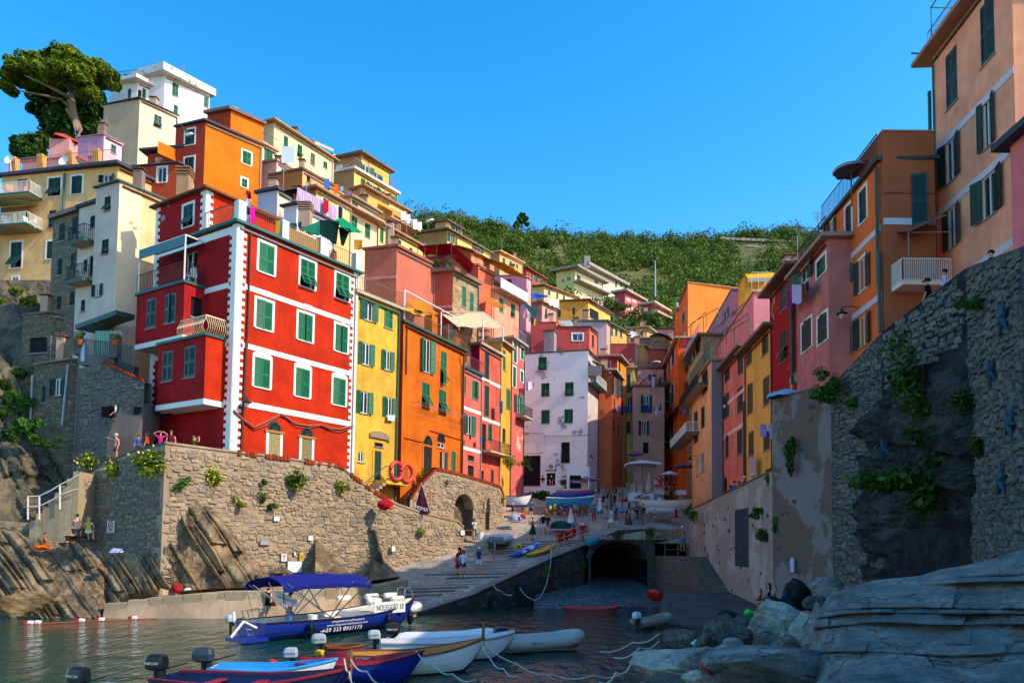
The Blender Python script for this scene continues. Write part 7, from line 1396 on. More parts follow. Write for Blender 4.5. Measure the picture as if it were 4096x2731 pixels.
tarp('small boat under a dark green tarpaulin on the slipway','C6',1180,1392,292,425,61,cloth('#0f4a38'))
tarp('boat under a blue and white striped cover left of the square','C6',735,872,238,340,62,cloth('#c9ccd4','#2c4c8a',3.5,0))
tarp('boat under a blue striped cover below the restaurant','C6',1850,2085,155,255,65,cloth('#16305c','#8a9ab4',2.2,0))
p1_=onramp('C6',610,690); p2_=onramp('C6',680,530); tubeboat('white and teal inflatable boat pulled up beside the slipway steps',p1_,p2_,2.0,.45,peeling('#c4c6c8','#2c7a8a',.62,.6),GREY,GREY,'inflatable_boat',z0=ground((p1_.y+p2_.y)/2)+.1,group='boats hauled out on the square')
J0 = {'pel':(0,0,.93),'ab':(0,.01,1.1),'ch':(0,0,1.3),'nk':(0,0,1.47),'hd':(0,.015,1.56),'tp':(0,.01,1.68),'ns':(0,.115,1.585)}
for s, k in ((1,'r'),(-1,'l')): J0.update({'sh'+k:(s*.185,0,1.4),'el'+k:(s*.24,-.02,1.13),'wr'+k:(s*.25,.06,.9),'ha'+k:(s*.25,.09,.82),'hp'+k:(s*.1,0,.9),'th'+k:(s*.105,.015,.68),'kn'+k:(s*.105,.02,.49),'an'+k:(s*.105,-.01,.09),'to'+k:(s*.12,.15,.03)})
RAD = {'pel':.135,'ab':.12,'ch':.145,'nk':.055,'hd':.092,'tp':.07,'ns':.018,'sh':.07,'el':.046,'wr':.032,'ha':.042,'hp':.105,'th':.088,'kn':.06,'an':.042,'to':.035}
BONES = [('pel','ab',1),('ab','ch',1),('ch','nk',1),('nk','hd',0),('hd','tp',0),('hd','ns',0)]
for k in 'rl': BONES += [('ch','sh'+k,1),('sh'+k,'el'+k,2),('el'+k,'wr'+k,0),('wr'+k,'ha'+k,0),('pel','hp'+k,3),('hp'+k,'th'+k,3),('th'+k,'kn'+k,4),('kn'+k,'an'+k,5),('an'+k,'to'+k,6)]
POSES = {'stand':{}, 'walk':{'knr':(.1,.2,.52),'thr':(.1,.12,.7),'anr':(.1,.12,.11),'tor':(.11,.28,.06),'anl':(-.1,-.25,.13),'tol':(-.11,-.1,.03),'knl':(-.1,-.02,.48),'wrr':(.25,-.12,.92),'har':(.25,-.15,.85),'wrl':(-.25,.2,.95),'hal':(-.25,.25,.89)},
 'photo':{'elr':(.26,.12,1.2),'wrr':(.12,.32,1.4),'har':(.08,.36,1.46),'ell':(-.26,.12,1.2),'wrl':(-.12,.32,1.4),'hal':(-.08,.36,1.46)},
 'raised':{'elr':(.27,.14,1.38),'wrr':(.12,.3,1.62),'har':(.07,.33,1.69),'ell':(-.27,.14,1.38),'wrl':(-.12,.3,1.62),'hal':(-.07,.33,1.69)},
 'hips':{'elr':(.38,-.1,1.15),'wrr':(.2,.02,1.0),'har':(.15,.06,.98),'ell':(-.38,-.1,1.15),'wrl':(-.2,.02,1.0),'hal':(-.15,.06,.98)},
 'shade':{'elr':(.38,.02,1.55),'wrr':(.16,.1,1.68),'har':(.08,.12,1.68),'ell':(-.38,.02,1.55),'wrl':(-.16,.1,1.68),'hal':(-.08,.12,1.68)},
 'point':{'elr':(.42,.1,1.45),'wrr':(.66,.16,1.53),'har':(.75,.18,1.56)},
 'bend':{'ab':(0,.08,1.06),'ch':(0,.33,1.08),'nk':(0,.48,1.03),'hd':(0,.56,.98),'tp':(0,.64,.91),'ns':(0,.53,.87),'shr':(.18,.4,1.05),'shl':(-.18,.4,1.05),'elr':(.2,.45,.78),'ell':(-.2,.45,.78),'wrr':(.14,.5,.55),'wrl':(-.14,.5,.55),'har':(.12,.52,.48),'hal':(-.12,.52,.48)},
 'sit':{}}
sit = {k:(v[0],v[1],v[2]-.48) for k, v in J0.items()}
for s, k in ((1,'r'),(-1,'l')): sit.update({'th'+k:(s*.11,.22,.43),'kn'+k:(s*.12,.45,.5),'an'+k:(s*.12,.5,.09),'to'+k:(s*.12,.66,.03),'el'+k:(s*.25,.1,.68),'wr'+k:(s*.15,.32,.6),'ha'+k:(s*.13,.4,.57)})
POSES['sit'] = sit
PM = {}
def pose_mesh(name):
    J = dict(J0); J.update(POSES[name]); keys = list(J); idx = {k:i for i, k in enumerate(keys)}
    me = bpy.data.meshes.new('person'); me.from_pydata([J[k] for k in keys], [(idx[a],idx[b]) for a, b, _ in BONES], []); o = bpy.data.objects.new('tmp', me); COL.objects.link(o)
    md = o.modifiers.new('s','SKIN'); md.use_smooth_shade = True; sv = me.skin_vertices[0].data
    for k, i in idx.items(): r = RAD[k[:2] if k[:-1] in ('sh','el','wr','ha','hp','th','kn','an','to') else k]; sv[i].radius = (r,r*(.8 if k in ('ch','ab','pel') else 1)); sv[i].use_root = (k == 'pel')
    o.modifiers.new('u','SUBSURF').levels = 1
    return o, J
def finish_poses():
    tmp = {n: pose_mesh(n) for n in POSES}; bpy.context.view_layer.update(); dg = bpy.context.evaluated_depsgraph_get()
    for n, (o, J) in tmp.items():
        me = bpy.data.meshes.new_from_object(o.evaluated_get(dg)); me.name = 'person'; c = np.zeros(len(me.polygons)*3); me.polygons.foreach_get('center', c); c = c.reshape(-1,3); best = np.full(len(c),1e9); mi = np.zeros(len(c),int)
        for a, b, t in BONES:
            A, B = np.array(J[a]), np.array(J[b]); d = B-A; u = np.clip(((c-A)@d)/(d@d),0,1); r = RAD.get(a,RAD.get(a[:2],.05))*(1-u)+RAD.get(b,RAD.get(b[:2],.05))*u; ds = np.linalg.norm(c-(A+u[:,None]*d),axis=1)/r
            m = ds < best; best[m] = ds[m]; mi[m] = t
        vs = [tuple(v.co) for v in me.vertices]; fs = [tuple(p.vertices) for p in me.polygons]; mb = MB(); mb.v = vs; mb.f = fs; mb.m = mi.tolist()
        for k, sg in (('r',1),('l',-1)):   
            h, w = V(J['ha'+k]), V(J['wr'+k]); d = (h-w).normalized(); sd = d.cross(V((sg,.3,0))).normalized(); mb.cur = 0
            for i in range(4): p = h+sd*(i-1.5)*.018+d*.02; mb.tube([p,p+d*(.035+.008*(i in (1,2)))+V((0,.006,0)),p+d*(.055+.014*(i in (1,2)))+V((0,.018,0))],[.009,.008,.006],5)
            p = w+d*.03+sd*-.035; mb.tube([p,p+d*.03-sd*.02,p+d*.055-sd*.022],[.01,.009,.007],5)
        m2 = bpy.data.meshes.new('person'); m2.from_pydata(mb.v,[],mb.f)
        for _ in range(7): m2.materials.append(GREY)
        m2.polygons.foreach_set('material_index', mb.m); m2.polygons.foreach_set('use_smooth',[True]*len(mb.f)); m2.update(); PM[n] = (m2, J); bpy.data.objects.remove(o)
finish_poses()
b = MB(); bmh = MB()
def hairm(long):
    b = MB(); P = []
    for j in range(7):
        th = .05+j*(.26 if not long else .33); P.append([V((.108*math.sin(min(th,1.75))*math.cos(x)*1.0, -.012+.115*math.sin(min(th,1.75))*math.sin(x)-.03*max(0,th-1.4)-(.02 if math.sin(x) > .55 and th > .9 else 0), .03+.118*math.cos(min(th,1.75))-(max(0,th-1.75)*1.0 if math.sin(x) < .35 else max(0,min(th,1.2)-1.2)))) for x in np.linspace(0,2*math.pi,13)])
    P = [[p if not (p.y > .05 and p.z < .04) else V((p.x*1.0,p.y*.5,max(p.z,.05))) for p in r] for r in P]; b.grid(P); return shared(b,'hair')
HAIR = {0:hairm(False), 1:hairm(True)}
def skirtm(l, fl):
    b = MB(); b.lathe([(.14,.12),(.13,.0),(.17,-.1),(.19,-.2),(.19+fl*.5,-.2-l*.5),(.19+fl,-.2-l)],(0,0,0),12); return shared(b,'skirt')
SK = {'mini':skirtm(.15,.06),'dress':skirtm(.4,.12),'maxi':skirtm(.72,.14)}
b = MB(); b.lathe([(0,.15),(.07,.145),(.1,.1),(.108,.04),(.2,.02),(.21,.0),(.108,.02)],(0,0,0),14); HATM = shared(b,'sun_hat')
b = MB(); b.lathe([(0,.12),(.07,.11),(.105,.06),(.112,.0)],(0,0,0),12); b.box((0,.14,.01),.15,.13,.015); CAPM = shared(b,'cap')
SKIN = [paint('#c98a64',.55,vary=.1),paint('#a86a48',.55,vary=.1),paint('#d9a080',.55,vary=.1),paint('#7a4a34',.55,vary=.1)]
def person(label, c, x, yh, yf, pose='stand', face=0, top='#cccccc', bot='#333a4a', hair='#2a1a10', long=0, sleeve=True, legs=0, skin=0, hat=None, cap=None, skirt=None, Y=None, shoes='#2a2a2a', group='people in the harbour', h=None, z=None, bag=None):
    """yh/yf head top and foot rows; on the ramp unless Y is given; legs 0 shorts 1 to the knee 2 trousers -1 swimwear"""
    if Y is None: P = onramp(c,x,yf); Y = P.y; H_ = (yf-yh)*CR[c][2]*Y/FPX
    else:
        T = atc(c,x,yh,Y); H_ = h or (yf-yh)*CR[c][2]*Y/FPX; P = V((T.x,Y,T.z-H_ if z is None else z))
    me, J = PM[pose]; full = (J['tp'][2]+.075) if pose not in ('bend',) else 1.2; s = H_/full if h is None else h/1.75
    if h is not None and pose not in ('sit',): P.z = atc(c,x,yh,Y).z-s*full if z is None else z
    elif h is not None: P.z = (atc(c,x,yh,Y).z-s*full) if z is None else z
    M = Matrix.Translation(P) @ Matrix.Rotation(math.radians(face),4,'Z') @ Matrix.Scale(s,4)
    o = bpy.data.objects.new('person', me); COL.objects.link(o); o.matrix_world = M; tag(o, label, 'person', group); o['_o'] = (0,0,0)
    sk = SKIN[skin]; tm = cloth(top) if top else sk; bm_ = cloth(bot); ml = [sk, tm, tm if sleeve and top else sk, bm_, bm_ if legs >= 1 else sk, bm_ if legs >= 2 else sk, paint(shoes,.6)]
    for i, m in enumerate(ml): o.material_slots[i].link = 'OBJECT'; o.material_slots[i].material = m
    def kid(name, mesh, off, m, rot=None):
        k = bpy.data.objects.new(name, mesh); COL.objects.link(k); k.parent = o; k.matrix_local = Matrix.Translation(off) @ (rot or Matrix()); k.material_slots[0].link = 'OBJECT'; k.material_slots[0].material = m; return k
    hd, tp = V(J['hd']), V(J['tp']); rot = (tp-hd).to_track_quat('Z','Y').to_matrix().to_4x4() if pose == 'bend' else None
    if hair: kid('hair', HAIR[long], (hd+tp)/2+V((0,-.01,.0)), paint(hair,.7), rot)
    if hat: kid('sun_hat', HATM, tp-V((0,.0,.03)), cloth(hat), rot)
    if cap: kid('cap', CAPM, tp-V((0,0,.03)), cloth(cap), rot)
    if skirt: kid('skirt', SK[skirt], V(J['pel'])+V((0,0,.12)), tm if skirt != 'mini' else bm_)
    if bag: 
        b = MB(); q = M @ (V(J['ch'])+V((0,-.22,-.1))); b.box(q,.34*s,.2*s,.5*s,Matrix.Rotation(math.radians(face),3,'Z')); b.box(q+Matrix.Rotation(math.radians(face),3,'Z') @ V((0,-.11*s,-.06*s)),.26*s,.08*s,.28*s,Matrix.Rotation(math.radians(face),3,'Z')); one(b,'backpack',cloth(bag),'backpack in '+('dark' if bag < '#4' else 'olive')+' fabric worn by '+('the climber on the left stairs' if c == 'C1' else 'the man walking up the slipway'),'backpack')
    return o
GT, GRp, GC = 'people on the viewing terrace','people on the slipway','people in the square'
Yt = 41.2
person('woman in a pink top with both hands raised to her forehead','A5',345,898,0,'shade',-150,'#c02c78','#7a2a3a','#3a2014',0,Y=Yt,h=1.66,group=GT)
person('woman with tied dark hair and a maroon top on the terrace','A5',447,893,0,'stand',200,'#6a1a30','#3a2a3a','#5a4030',0,False,Y=Yt-.1,h=1.68,group=GT)
person('woman in a red-orange top with long dark hair on the terrace','A5',215,905,0,'stand',100,'#d93a14','#2a2a3a','#1a100c',1,Y=Yt+.2,h=1.62,group=GT)
person('child with a blue backpack among the terrace visitors','A5',130,938,0,'stand',20,'#3c5a9a','#2a3a5a','#3a2418',0,Y=Yt+.1,h=1.35,group=GT)
person('person in a green hooded top photographing upwards from the terrace','A5',665,945,0,'raised',-30,'#4a5a24','#2a3020','#5a5a2c',0,Y=Yt+.2,h=1.62,group=GT)
person('man in a pink shirt and light cap pointing left from the terrace','C1',1330,1378,0,'point',150,'#d98a78','#4a4a5a',None,0,cap='#c9c4bc',Y=42.6,h=1.7,group=GT)
person('man in a white T-shirt carrying a black case on the left stairs','C1',1325,1025,1330,'walk',110,'#c9ced6','#8a8478','#2a1c14',0,Y=44.6,group=GT)
person('climber in blue shorts on the steep stairs beside the red house','C1',1590,1030,1335,'walk',0,'#b9c4cc','#2c5a9a','#3a281c',0,Y=44.2,group=GT,bag='#1c1e24',shoes='#dddddd')
b = MB(); p = atc('C1',1245,1135,44.5); b.box(p,.75,.3,.62); b.bar(p+V((-.2,0,.36)),p+V((.2,0,.36)),.04); one(b,'black_case',cloth('#101114'),'square black case carried up the left stairs','case')
GSh = 'people on the shore rocks'
person('tanned sunbather sitting on an orange towel on the left rocks','C2',378,790,955,'sit',-60,'#a8501c','#a8501c','#3a2a1c',0,False,-1,1,Y=40.4,group=GSh,shoes='#a86a48')
person('bare-chested man sitting in the wall shade','C2',648,638,830,'sit',20,None,'#4a5560','#1a120c',0,False,0,2,Y=40.1,group=GSh)
person('woman in a yellow top and white shorts sitting in the wall shade','C2',745,660,850,'sit',15,'#c9b850','#d9d9e0','#c9a460',1,False,0,2,Y=40.1,group=GSh,shoes='#dddddd')
person('woman in a black bikini walking along the ledge with a bag','C4',1517,196,425,'walk',-15,'#141416','#141416','#2a1810',0,False,-1,2,Y=39.3,group=GSh,shoes='#c98a64')
person('man in blue swim shorts with a white towel on his shoulders steering the tour boat','C4',1690,225,0,'stand',120,None,'#3c7ac0','#1c140e',0,False,1,1,Y=32.0,h=1.78,group='people on boats')
b = MB(); p = atc('C4',1690,280,31.9); b.grid([[p+V((x*.32,-.12-.06*math.cos(x*2),-.02-.28*abs(x)*s-.1*s)) for x in np.linspace(-1,1,9)] for s in (0,.5,1)]); one(b,'towel',cloth('#d9dde6'),'white towel over the shoulders of the tour boat skipper','towel')
person('woman in a red patterned dress and dark hat on the slipway','C6',228,628,910,'stand',160,'#8a1c2c','#8a1c2c','#2a1a14',1,skirt='dress',hat='#3a2a24',group=GRp)
person('woman in a white shirt, blue shorts and brown sun hat on the slipway','C6',265,650,935,'walk',175,'#d0d4e0','#1c3470','#5a3a24',1,hat='#6a5444',group=GRp,shoes='#dddddd')
person('girl in a blue crop top and white shorts with hands on her hips','C6',430,622,905,'hips',190,'#1c3c7a','#d9dce4','#6a3a1c',1,False,cap='#c9d4ea',group=GRp,shoes='#c98a64')
person('man in a lilac shirt and blue shorts walking up the slipway','C6',560,515,790,'walk',-10,'#c4bcd6','#5a7aa8','#8a6a4a',0,group=GRp,bag='#4a4a30',cap='#8a7a60')
person('man in a yellow T-shirt bending over the blue kayak','C6',812,575,730,'bend',-80,'#e0c01c','#d0b01c','#2a1a10',0,skin=1,group=GRp)
person('young woman in denim shorts photographing from the arcade terrace','C6',388,318,548,'photo',-150,'#d9d6d4','#3c5a80','#2a160c',1,group=GRp,Y=57.5,cap=None)
person('woman in a dark green dress taking a photo on the slipway','C6',995,310,550,'photo',130,'#0f3c34','#0f3c34','#2a1a12',0,False,skirt='dress',group=GRp)
person('man in a black T-shirt and white shorts walking down the slipway','C6',1105,262,505,'walk',160,'#17171a','#cfd0d8','#1a120e',0,group=GRp)
person('person in a dark floral shirt and pink shorts on the slipway','C6',1155,275,490,'walk',150,'#4a2c3a','#c05aa8','#3a2a20',0,group=GRp)
person('woman in blue sitting on the slipway beside the railing','C6',1420,362,478,'sit',200,'#2c5aa8','#24488a','#3a1c10',1,group=GRp)
person('small child in a white T-shirt near the red life jackets','C6',1515,348,440,'stand',10,'#d6d9e0','#c9c9c9','#2a1a10',0,group=GRp)
for (lab,x,yh,yf,top,bot,kw) in (
 ('man in a bright yellow tank top, left of the pair',1180,165,320,'#e0cc10','#2c3c6a',dict(sleeve=False,pose='stand',face=60)),
 ('man in a bright yellow tank top and cap, right of the pair',1225,152,310,'#e0cc10','#2c3c6a',dict(sleeve=False,cap='#1c1c20',face=-60)),
 ('person with a red vest beside the yellow tank tops',1125,200,330,'#b81c1c','#3a2a2a',dict(sleeve=False,face=120)),
 ('woman in a pale top next to a man in blue',1298,168,300,'#b0a0a8','#5a5a6a',dict(long=1,face=30)),
 ('man in a deep blue shirt in the square',1330,162,305,'#24489a','#24305a',dict(face=170)),
 ('woman in a long white sleeveless dress by the green boat',1392,180,385,'#d9d4d6','#d9d4d6',dict(sleeve=False,skirt='maxi',long=1,face=90)),
 ('man in a grey-green T-shirt and long red trousers',1635,175,390,'#4a5a54','#b01c1c',dict(legs=2,skin=1,face=180)),
 ('woman in a long white dress with a white headscarf in the square',1695,75,262,'#d6d6e0','#d6d6e0',dict(sleeve=False,skirt='maxi',hair='#c9c9d0',skin=3,face=160)),
 ('woman in a black top and bright bag behind the white dress',1735,62,205,'#1c1c24','#2a2a34',dict(long=1,face=150)),
 ('woman in a black vest and white shorts in the square',1772,52,190,'#16161a','#c9ced9',dict(sleeve=False,face=20)),
 ('woman in a grey top and long navy skirt in the square',1815,72,205,'#5a5a6a','#16203c',dict(skirt='maxi',long=1,face=10)),
 ('man in dark clothes beside the navy skirt',1850,60,195,'#1a1a20','#16161c',dict(legs=2,face=-20)),
 ('woman in a black top standing at the back of the crowd',1683,-12,100,'#17171c','#3c5a80',dict(sleeve=False,long=1,face=170)),
 ('man in a lilac shirt at the back of the crowd',1732,-15,95,'#9a94b8','#3a3a4a',dict(face=150)),
 ('man in a mustard shirt in the middle of the crowd',1800,-5,110,'#8a6a1c','#2a2a30',dict(face=0)),
 ('woman in a dark red top in the crowd',1865,-10,105,'#6a1424','#2a2a34',dict(long=1,face=30)),
 ('man in a sky blue shirt at the right of the crowd',1905,-2,140,'#6a94c4','#24305a',dict(face=80)),
 ('woman in a tan top at the bridge railing, leftmost',1768,195,420,'#a88a78','#8a7468',dict(long=1,face=150)),
 ('woman in a short white dress at the bridge railing',1808,200,422,'#dcdce0','#dcdce0',dict(skirt='dress',long=1,face=120)),
 ('woman in a brown dress turned towards the white dress',1865,205,425,'#5a4038','#5a4038',dict(skirt='mini',long=1,face=60)),
 ('woman in a long burgundy dress at the bridge railing',1995,172,430,'#4a141c','#4a141c',dict(skirt='maxi',long=1,face=90,shoes='#dddddd',sleeve=False)),
 ('woman in a beige outfit at the bridge railing',2038,210,432,'#b09a90','#b09a90',dict(sleeve=False,face=0)),
 ('woman in a navy strapless top with long brown hair at the railing',2082,188,432,'#1c2444','#1c2030',dict(sleeve=False,long=1,face=160,hair='#5a3018')),
 ('woman in a blue patterned skirt at the right of the railing',2122,185,435,'#7a5a4c','#3c5aa0',dict(sleeve=False,skirt='maxi',long=1,face=200)),
 ('man in a teal shirt behind the railing group',2150,165,400,'#1c4a58','#24304a',dict(face=120))):
    kw = dict(kw); pose = kw.pop('pose', random.choice(['stand','walk','stand'])); face = kw.pop('face',0)
    YY = None if x < 1740 or yf < 250 else 60.3+(x-1760)/400
    person(lab,'C6',x,yh,yf,pose,face,top,bot,group=GC,Y=YY,skin=kw.pop('skin',random.choice([0,2,1])),**kw)
for (lab,x,yh,yf,top,bot) in (('man in a white shirt at the left of the back crowd',1660,0,95,'#c4c4cc','#2a2a34'),('woman in a teal dress near the back of the crowd',1760,-18,80,'#1c5a5a','#1c5a5a'),('man in a checked brown shirt at the back of the crowd',1835,-16,85,'#6a4a34','#2a2a30'),('woman in an orange top beside the mustard shirt',1785,10,120,'#c05a1c','#3a3a4a'),('teenager in a grey hoodie at the crowd edge',1930,30,150,'#6a6a72','#24242c'),('man in a navy shirt walking beside the turquoise boat',1560,110,290,'#1c2a4a','#8a7a64'),('woman in a coral dress near the trestles',1520,130,300,'#c0564a','#c0564a'),('man in a sand coloured shirt near the green boat',1440,150,330,'#a8926a','#3a3a44'),('child in a red shirt in front of the crowd',1715,215,310,'#a81c1c','#24304a'),('man in a black cap and white shirt by the striped cover',900,130,300,'#c9c9cc','#2a2a30')):
    person(lab,'C6',x,yh,yf,random.choice(['stand','walk']),random.choice([20,90,170,200]),top,bot,group=GC,skin=random.choice([0,1,2]))
person('boy at the right end of the bridge railing','C6',2275,220,330,'stand',160,'#9a9aa8','#3a3a4a','#5a3a20',0,Y=60.5,group=GC)
for (lab,c,x,yh,yf,top,bot,Y,kw) in (
 ('man in a cap standing by the motor boats at the left of the square','C6',980,125,320,'#3c5a80','#1a1a20',64,dict(face=20)),
 ('person in a purple top by the striped boat cover','C6',790,160,300,'#6a2c5a','#2a2a34',64.5,dict(cap='#c9ccd0')),
 ('woman in a pink dress on the restaurant steps','B2',1682,1150,1360,'#b83c64','#b83c64',68,dict(long=1,skirt='mini',face=170)),
 ('man with a red cap on the restaurant steps','B2',1790,1132,1330,'#3a4a3c','#2a2a30',70,dict(cap='#a01c2c')),
 ('woman in a red top and black shorts on the restaurant steps','B2',1762,1200,1385,'#b01c20','#16161a',67,dict(long=1)),
 ('man in a red shirt leaning at the rope railing','B2',1848,1195,1390,'#a81418','#2a1a1a',67.5,dict(face=120)),
 ('woman in white on the lower restaurant steps with a red bag','B2',1678,1372,1540,'#c9c9d4','#8a8a9a',64,dict(face=180,hair='#5a3420')),
 ('woman in a white top under the parasol','B2',1635,1165,1340,'#c4bcc8','#4a2a3a',69,dict(sleeve=False,long=1)),
 ('dark-shirted person seated at the restaurant, near the black case','B2',1695,1145,1320,'#2a1a24','#1a1a20',71,dict()),
 ('child in a pink shirt near the cream boat','B2',1618,1515,1640,'#a8a0b0','#3a3a44',61,dict()),
 ('woman in a red dress at the lower right of the square','B2',1865,1510,1660,'#8a1420','#8a1420',60.5,dict(long=1,skirt='dress'))):
    person(lab,c,x,yh,yf,'stand',kw.pop('face',random.choice([150,30,200])),top,bot,group=GC,Y=Y,skin=random.choice([0,2,1]),**kw)
person('man in a black T-shirt sitting on the wall below the white house, left','B2',345,1138,1268,'sit',170,'#121216','#2a2a34','#1a1410',0,Y=76,group=GC)
person('man in a black T-shirt dangling his legs from the wall, right','B2',442,1132,1270,'sit',180,'#121216','#3a4a5a','#2a1c14',0,Y=75.5,group=GC)
person('bare-backed man in blue swim shorts on the landing terrace','B6',52,1050,1235,'stand',10,None,'#2c6ab0','#c9c4bc',0,False,0,1,Y=54.5,cap='#c4ccd4',group='people at the landing')
for (lab,x,yh,top,kw) in (('woman in a white cap on the roof terrace at the street end',1118,628,'#2a2a34',dict(hat='#c9c4c4')),('woman in a pale blouse on the roof terrace at the street end',1005,648,'#a8a0b8',dict(long=0)),('man in a cap by the hanging cloth on the roof terrace',1192,622,'#24304a',dict(cap='#8a8a9a'))):
    person(lab,'D3',x,yh,yh+235,'stand',180,top,'#4a4a5a',group='people on roof terraces',Y=94.6,**kw)
person('person leaning on a green balcony hanging out clothes','D3',1310,1148,1400,'walk',90,'#3a2a24','#2a2a30','#1a120c',0,Y=91,group='people on roof terraces')
GW_ = 'people leaning on the right wall'
person('woman with a hair bun and a light blue shirt behind the right wall','B4',1598,1362,0,'stand',60,'#a8b8d4','#3a3a4a','#1a120e',0,Y=27.2,h=1.66,group=GW_)
person('man in black with a cap leaning on the right wall','B4',1440,1448,0,'stand',40,'#141418','#2a2a30','#1a1410',0,Y=28.2,h=1.7,cap='#16161a',group=GW_)
person('dark-haired woman with glasses near the top of the right wall','B4',2040,1180,0,'stand',120,'#2a2024','#2a2a30','#120c0a',0,Y=23.6,h=1.66,group=GW_)
for (lab,x,yh,top,kw) in (('visitor in a white brimmed hat on the stair path',678,636,'#24242c',dict(hat='#d0c4ac')),('visitor in a straw hat further up the stair path',738,620,'#5a5a68',dict(hat='#d6ccb4')),('man in a bright blue shirt on the stair path',603,668,'#1c50c4',dict()),('woman with long dark hair lowest on the stair path',573,698,'#8a5a4c',dict(long=1)),('curly-haired visitor behind the blue shirt',636,668,'#5a4a44',dict(long=1,hair='#5a3a24'))):
    person(lab,'D4',x,yh,0,'stand',100,top,'#3a3a44',group='people on the stair path',Y=14.15/((px('D4',x,0)[0]-2048)/FPX),h=1.68,**kw)
GFm = 'family on the landing rocks'
person('mother in a black vest sitting on the dark rocks','C7',938,250,372,'sit',70,'#101014','#3c5a80','#2a1810',1,False,0,0,Y=27.6,group=GFm)
person('child in a red top sitting in front of the mother','C7',890,280,372,'sit',60,'#b02c3c','#3a2a3a','#6a3c1c',1,False,0,0,Y=27.4,group=GFm)
person('grandmother with short hair sitting behind the mother','C7',970,262,360,'sit',80,'#7a8a7a','#4a6a4a','#8a6a4a',0,False,0,2,Y=28.0,group=GFm)
def parasol(label, c, x, ytip, w, Y, col, h=2.4, n=8, sq=False, folded=False, base=None, name='parasol', group='parasols'):
    T = atc(c,x,ytip,Y); r = w*CR[c][2]*Y/FPX/2; zb = T.z-h if base is None else base; root = thing(name, label, 'parasol', (T.x,T.y,zb), group); b = MB(); b.tube([(T.x,T.y,zb),(T.x,T.y,T.z-.02)],.04,6); b.build('pole', WOOD, root)
    b = MB(); d = .34*r if not sq else .25*r
    if folded: b.lathe([(.02,0),(.12,-.5),(.22,-1.4),(.2,-1.9),(.05,-2.0)],T,10)
    else:
        n_ = 4 if sq else n; ring = [T+V((r*math.cos(2*math.pi*(k+.5)/n_)*(1.3 if sq else 1), r*math.sin(2*math.pi*(k+.5)/n_)*(1.3 if sq else 1), -d)) for k in range(n_)]
        for k in range(n_):
            A_, B_ = ring[k], ring[(k+1)%n_]; m = (A_+B_)/2+V((0,0,.06*r)); b.add([T,A_,m,B_],[(0,1,2),(0,2,3)]); b.quad(A_,A_-V((0,0,.16)),m-V((0,0,.16)),m); b.quad(m,m-V((0,0,.16)),B_-V((0,0,.16)),B_)
    b.build('canopy', cloth(col), root)
    if not folded:
        b = MB()
        for k in range(n_): b.bar((T.x,T.y,T.z-d*1.1-.1), ring[k]-V((0,0,.03)), .03)
        b.build('ribs', GREY, root)
parasol('big white square parasol over the restaurant terrace','B2',1480,965,400,68,'#c4c0cc',3.2,sq=True)
parasol('closed white parasol on the restaurant terrace','B2',1555,1098,0,69,'#b8b0b8',2.6,folded=True)
parasol('flat white parasol in front of the white house','B2',725,1092,330,76,'#c4bcc0',2.6)
parasol('mauve parasol beside the kiosk sign','B2',875,1142,250,74,'#8a7484',2.6)
parasol('dusky parasol high in the street behind the white parasol','B2',1400,868,180,86,'#7a6470',2.6)
parasol('brown parasol under the taupe house','B2',1945,998,220,68,'#5a4450',2.8)
parasol('small white parasol behind the brown one','B2',1790,1090,190,70,'#c4bcc8',2.6)
parasol('sky blue parasol at the head of the stair wall','B6',770,95,250,36.6,'#7ab0cc',2.4)
parasol('lilac parasol on the rust orange house terrace against the sky','B4',720,365,340,39.0,'#9a8494',2.4)
parasol('white parasol on the dusty rose terrace','D3',1230,408,160,102,'#d0c8cc',2.4)
parasol('closed white parasol beside the striped curtain','C1',975,225,0,46.8,'#b9c4cc',1.9,folded=True)
b = MB(); A_, B_ = atc('B4',770,360,41), atc('B4',1000,230,38); b.grid([[A_.lerp(B_,t)+V((2.6*s,0,.4*math.sin(s*3.1)+.1*math.sin(t*20))) for t in np.linspace(0,1,12)] for s in np.linspace(0,1,5)]); one(b,'sunshade',cloth('#7a4434','#8a8a6a',2,1),'striped brown sunshade on the rust orange house terrace','sunshade')
b = MB(); A_ = atc('B2',1325,1345,65.5); B_ = atc('B2',1592,1345,65.5); zf = A_.z-.3; root = thing('restaurant_terrace','wooden restaurant terrace with net railings and a white name banner','terrace',(A_.x,65.5,ground(65.5)))
b.box(((A_.x+B_.x)/2,67.5,zf-.1),abs(B_.x-A_.x)+.4,4.2,.2)
for t in (0,.33,.66,1): b.bar((A_.x+(B_.x-A_.x)*t,65.6,ground(65)),(A_.x+(B_.x-A_.x)*t,65.6,zf+1.3),.12); b.bar((A_.x+(B_.x-A_.x)*t,69.4,ground(69)-.2),(A_.x+(B_.x-A_.x)*t,69.4,zf+1.3),.12)
b.build('deck_frame',WOOD,root)
b = MB(); 
for i in range(22):
    t = i/21; p = V((A_.x+(B_.x-A_.x)*t,65.55,zf+.35)); b.bar(p,p+V((.3,0,.9)),.02); b.bar(p,p+V((-.3,0,.9)),.02)
b.build('net_railing',ROPE,root)
b = MB(); P=[[V((A_.x-.1+(B_.x-A_.x+.2)*t,65.35+.05*math.sin(t*9),zf+.3-.75*s+.06*math.sin(t*7))) for t in np.linspace(0,1,14)] for s in (0,.5,1)]; b.grid(P); bn = b.build('banner',cloth('#c4bcc4'),root)
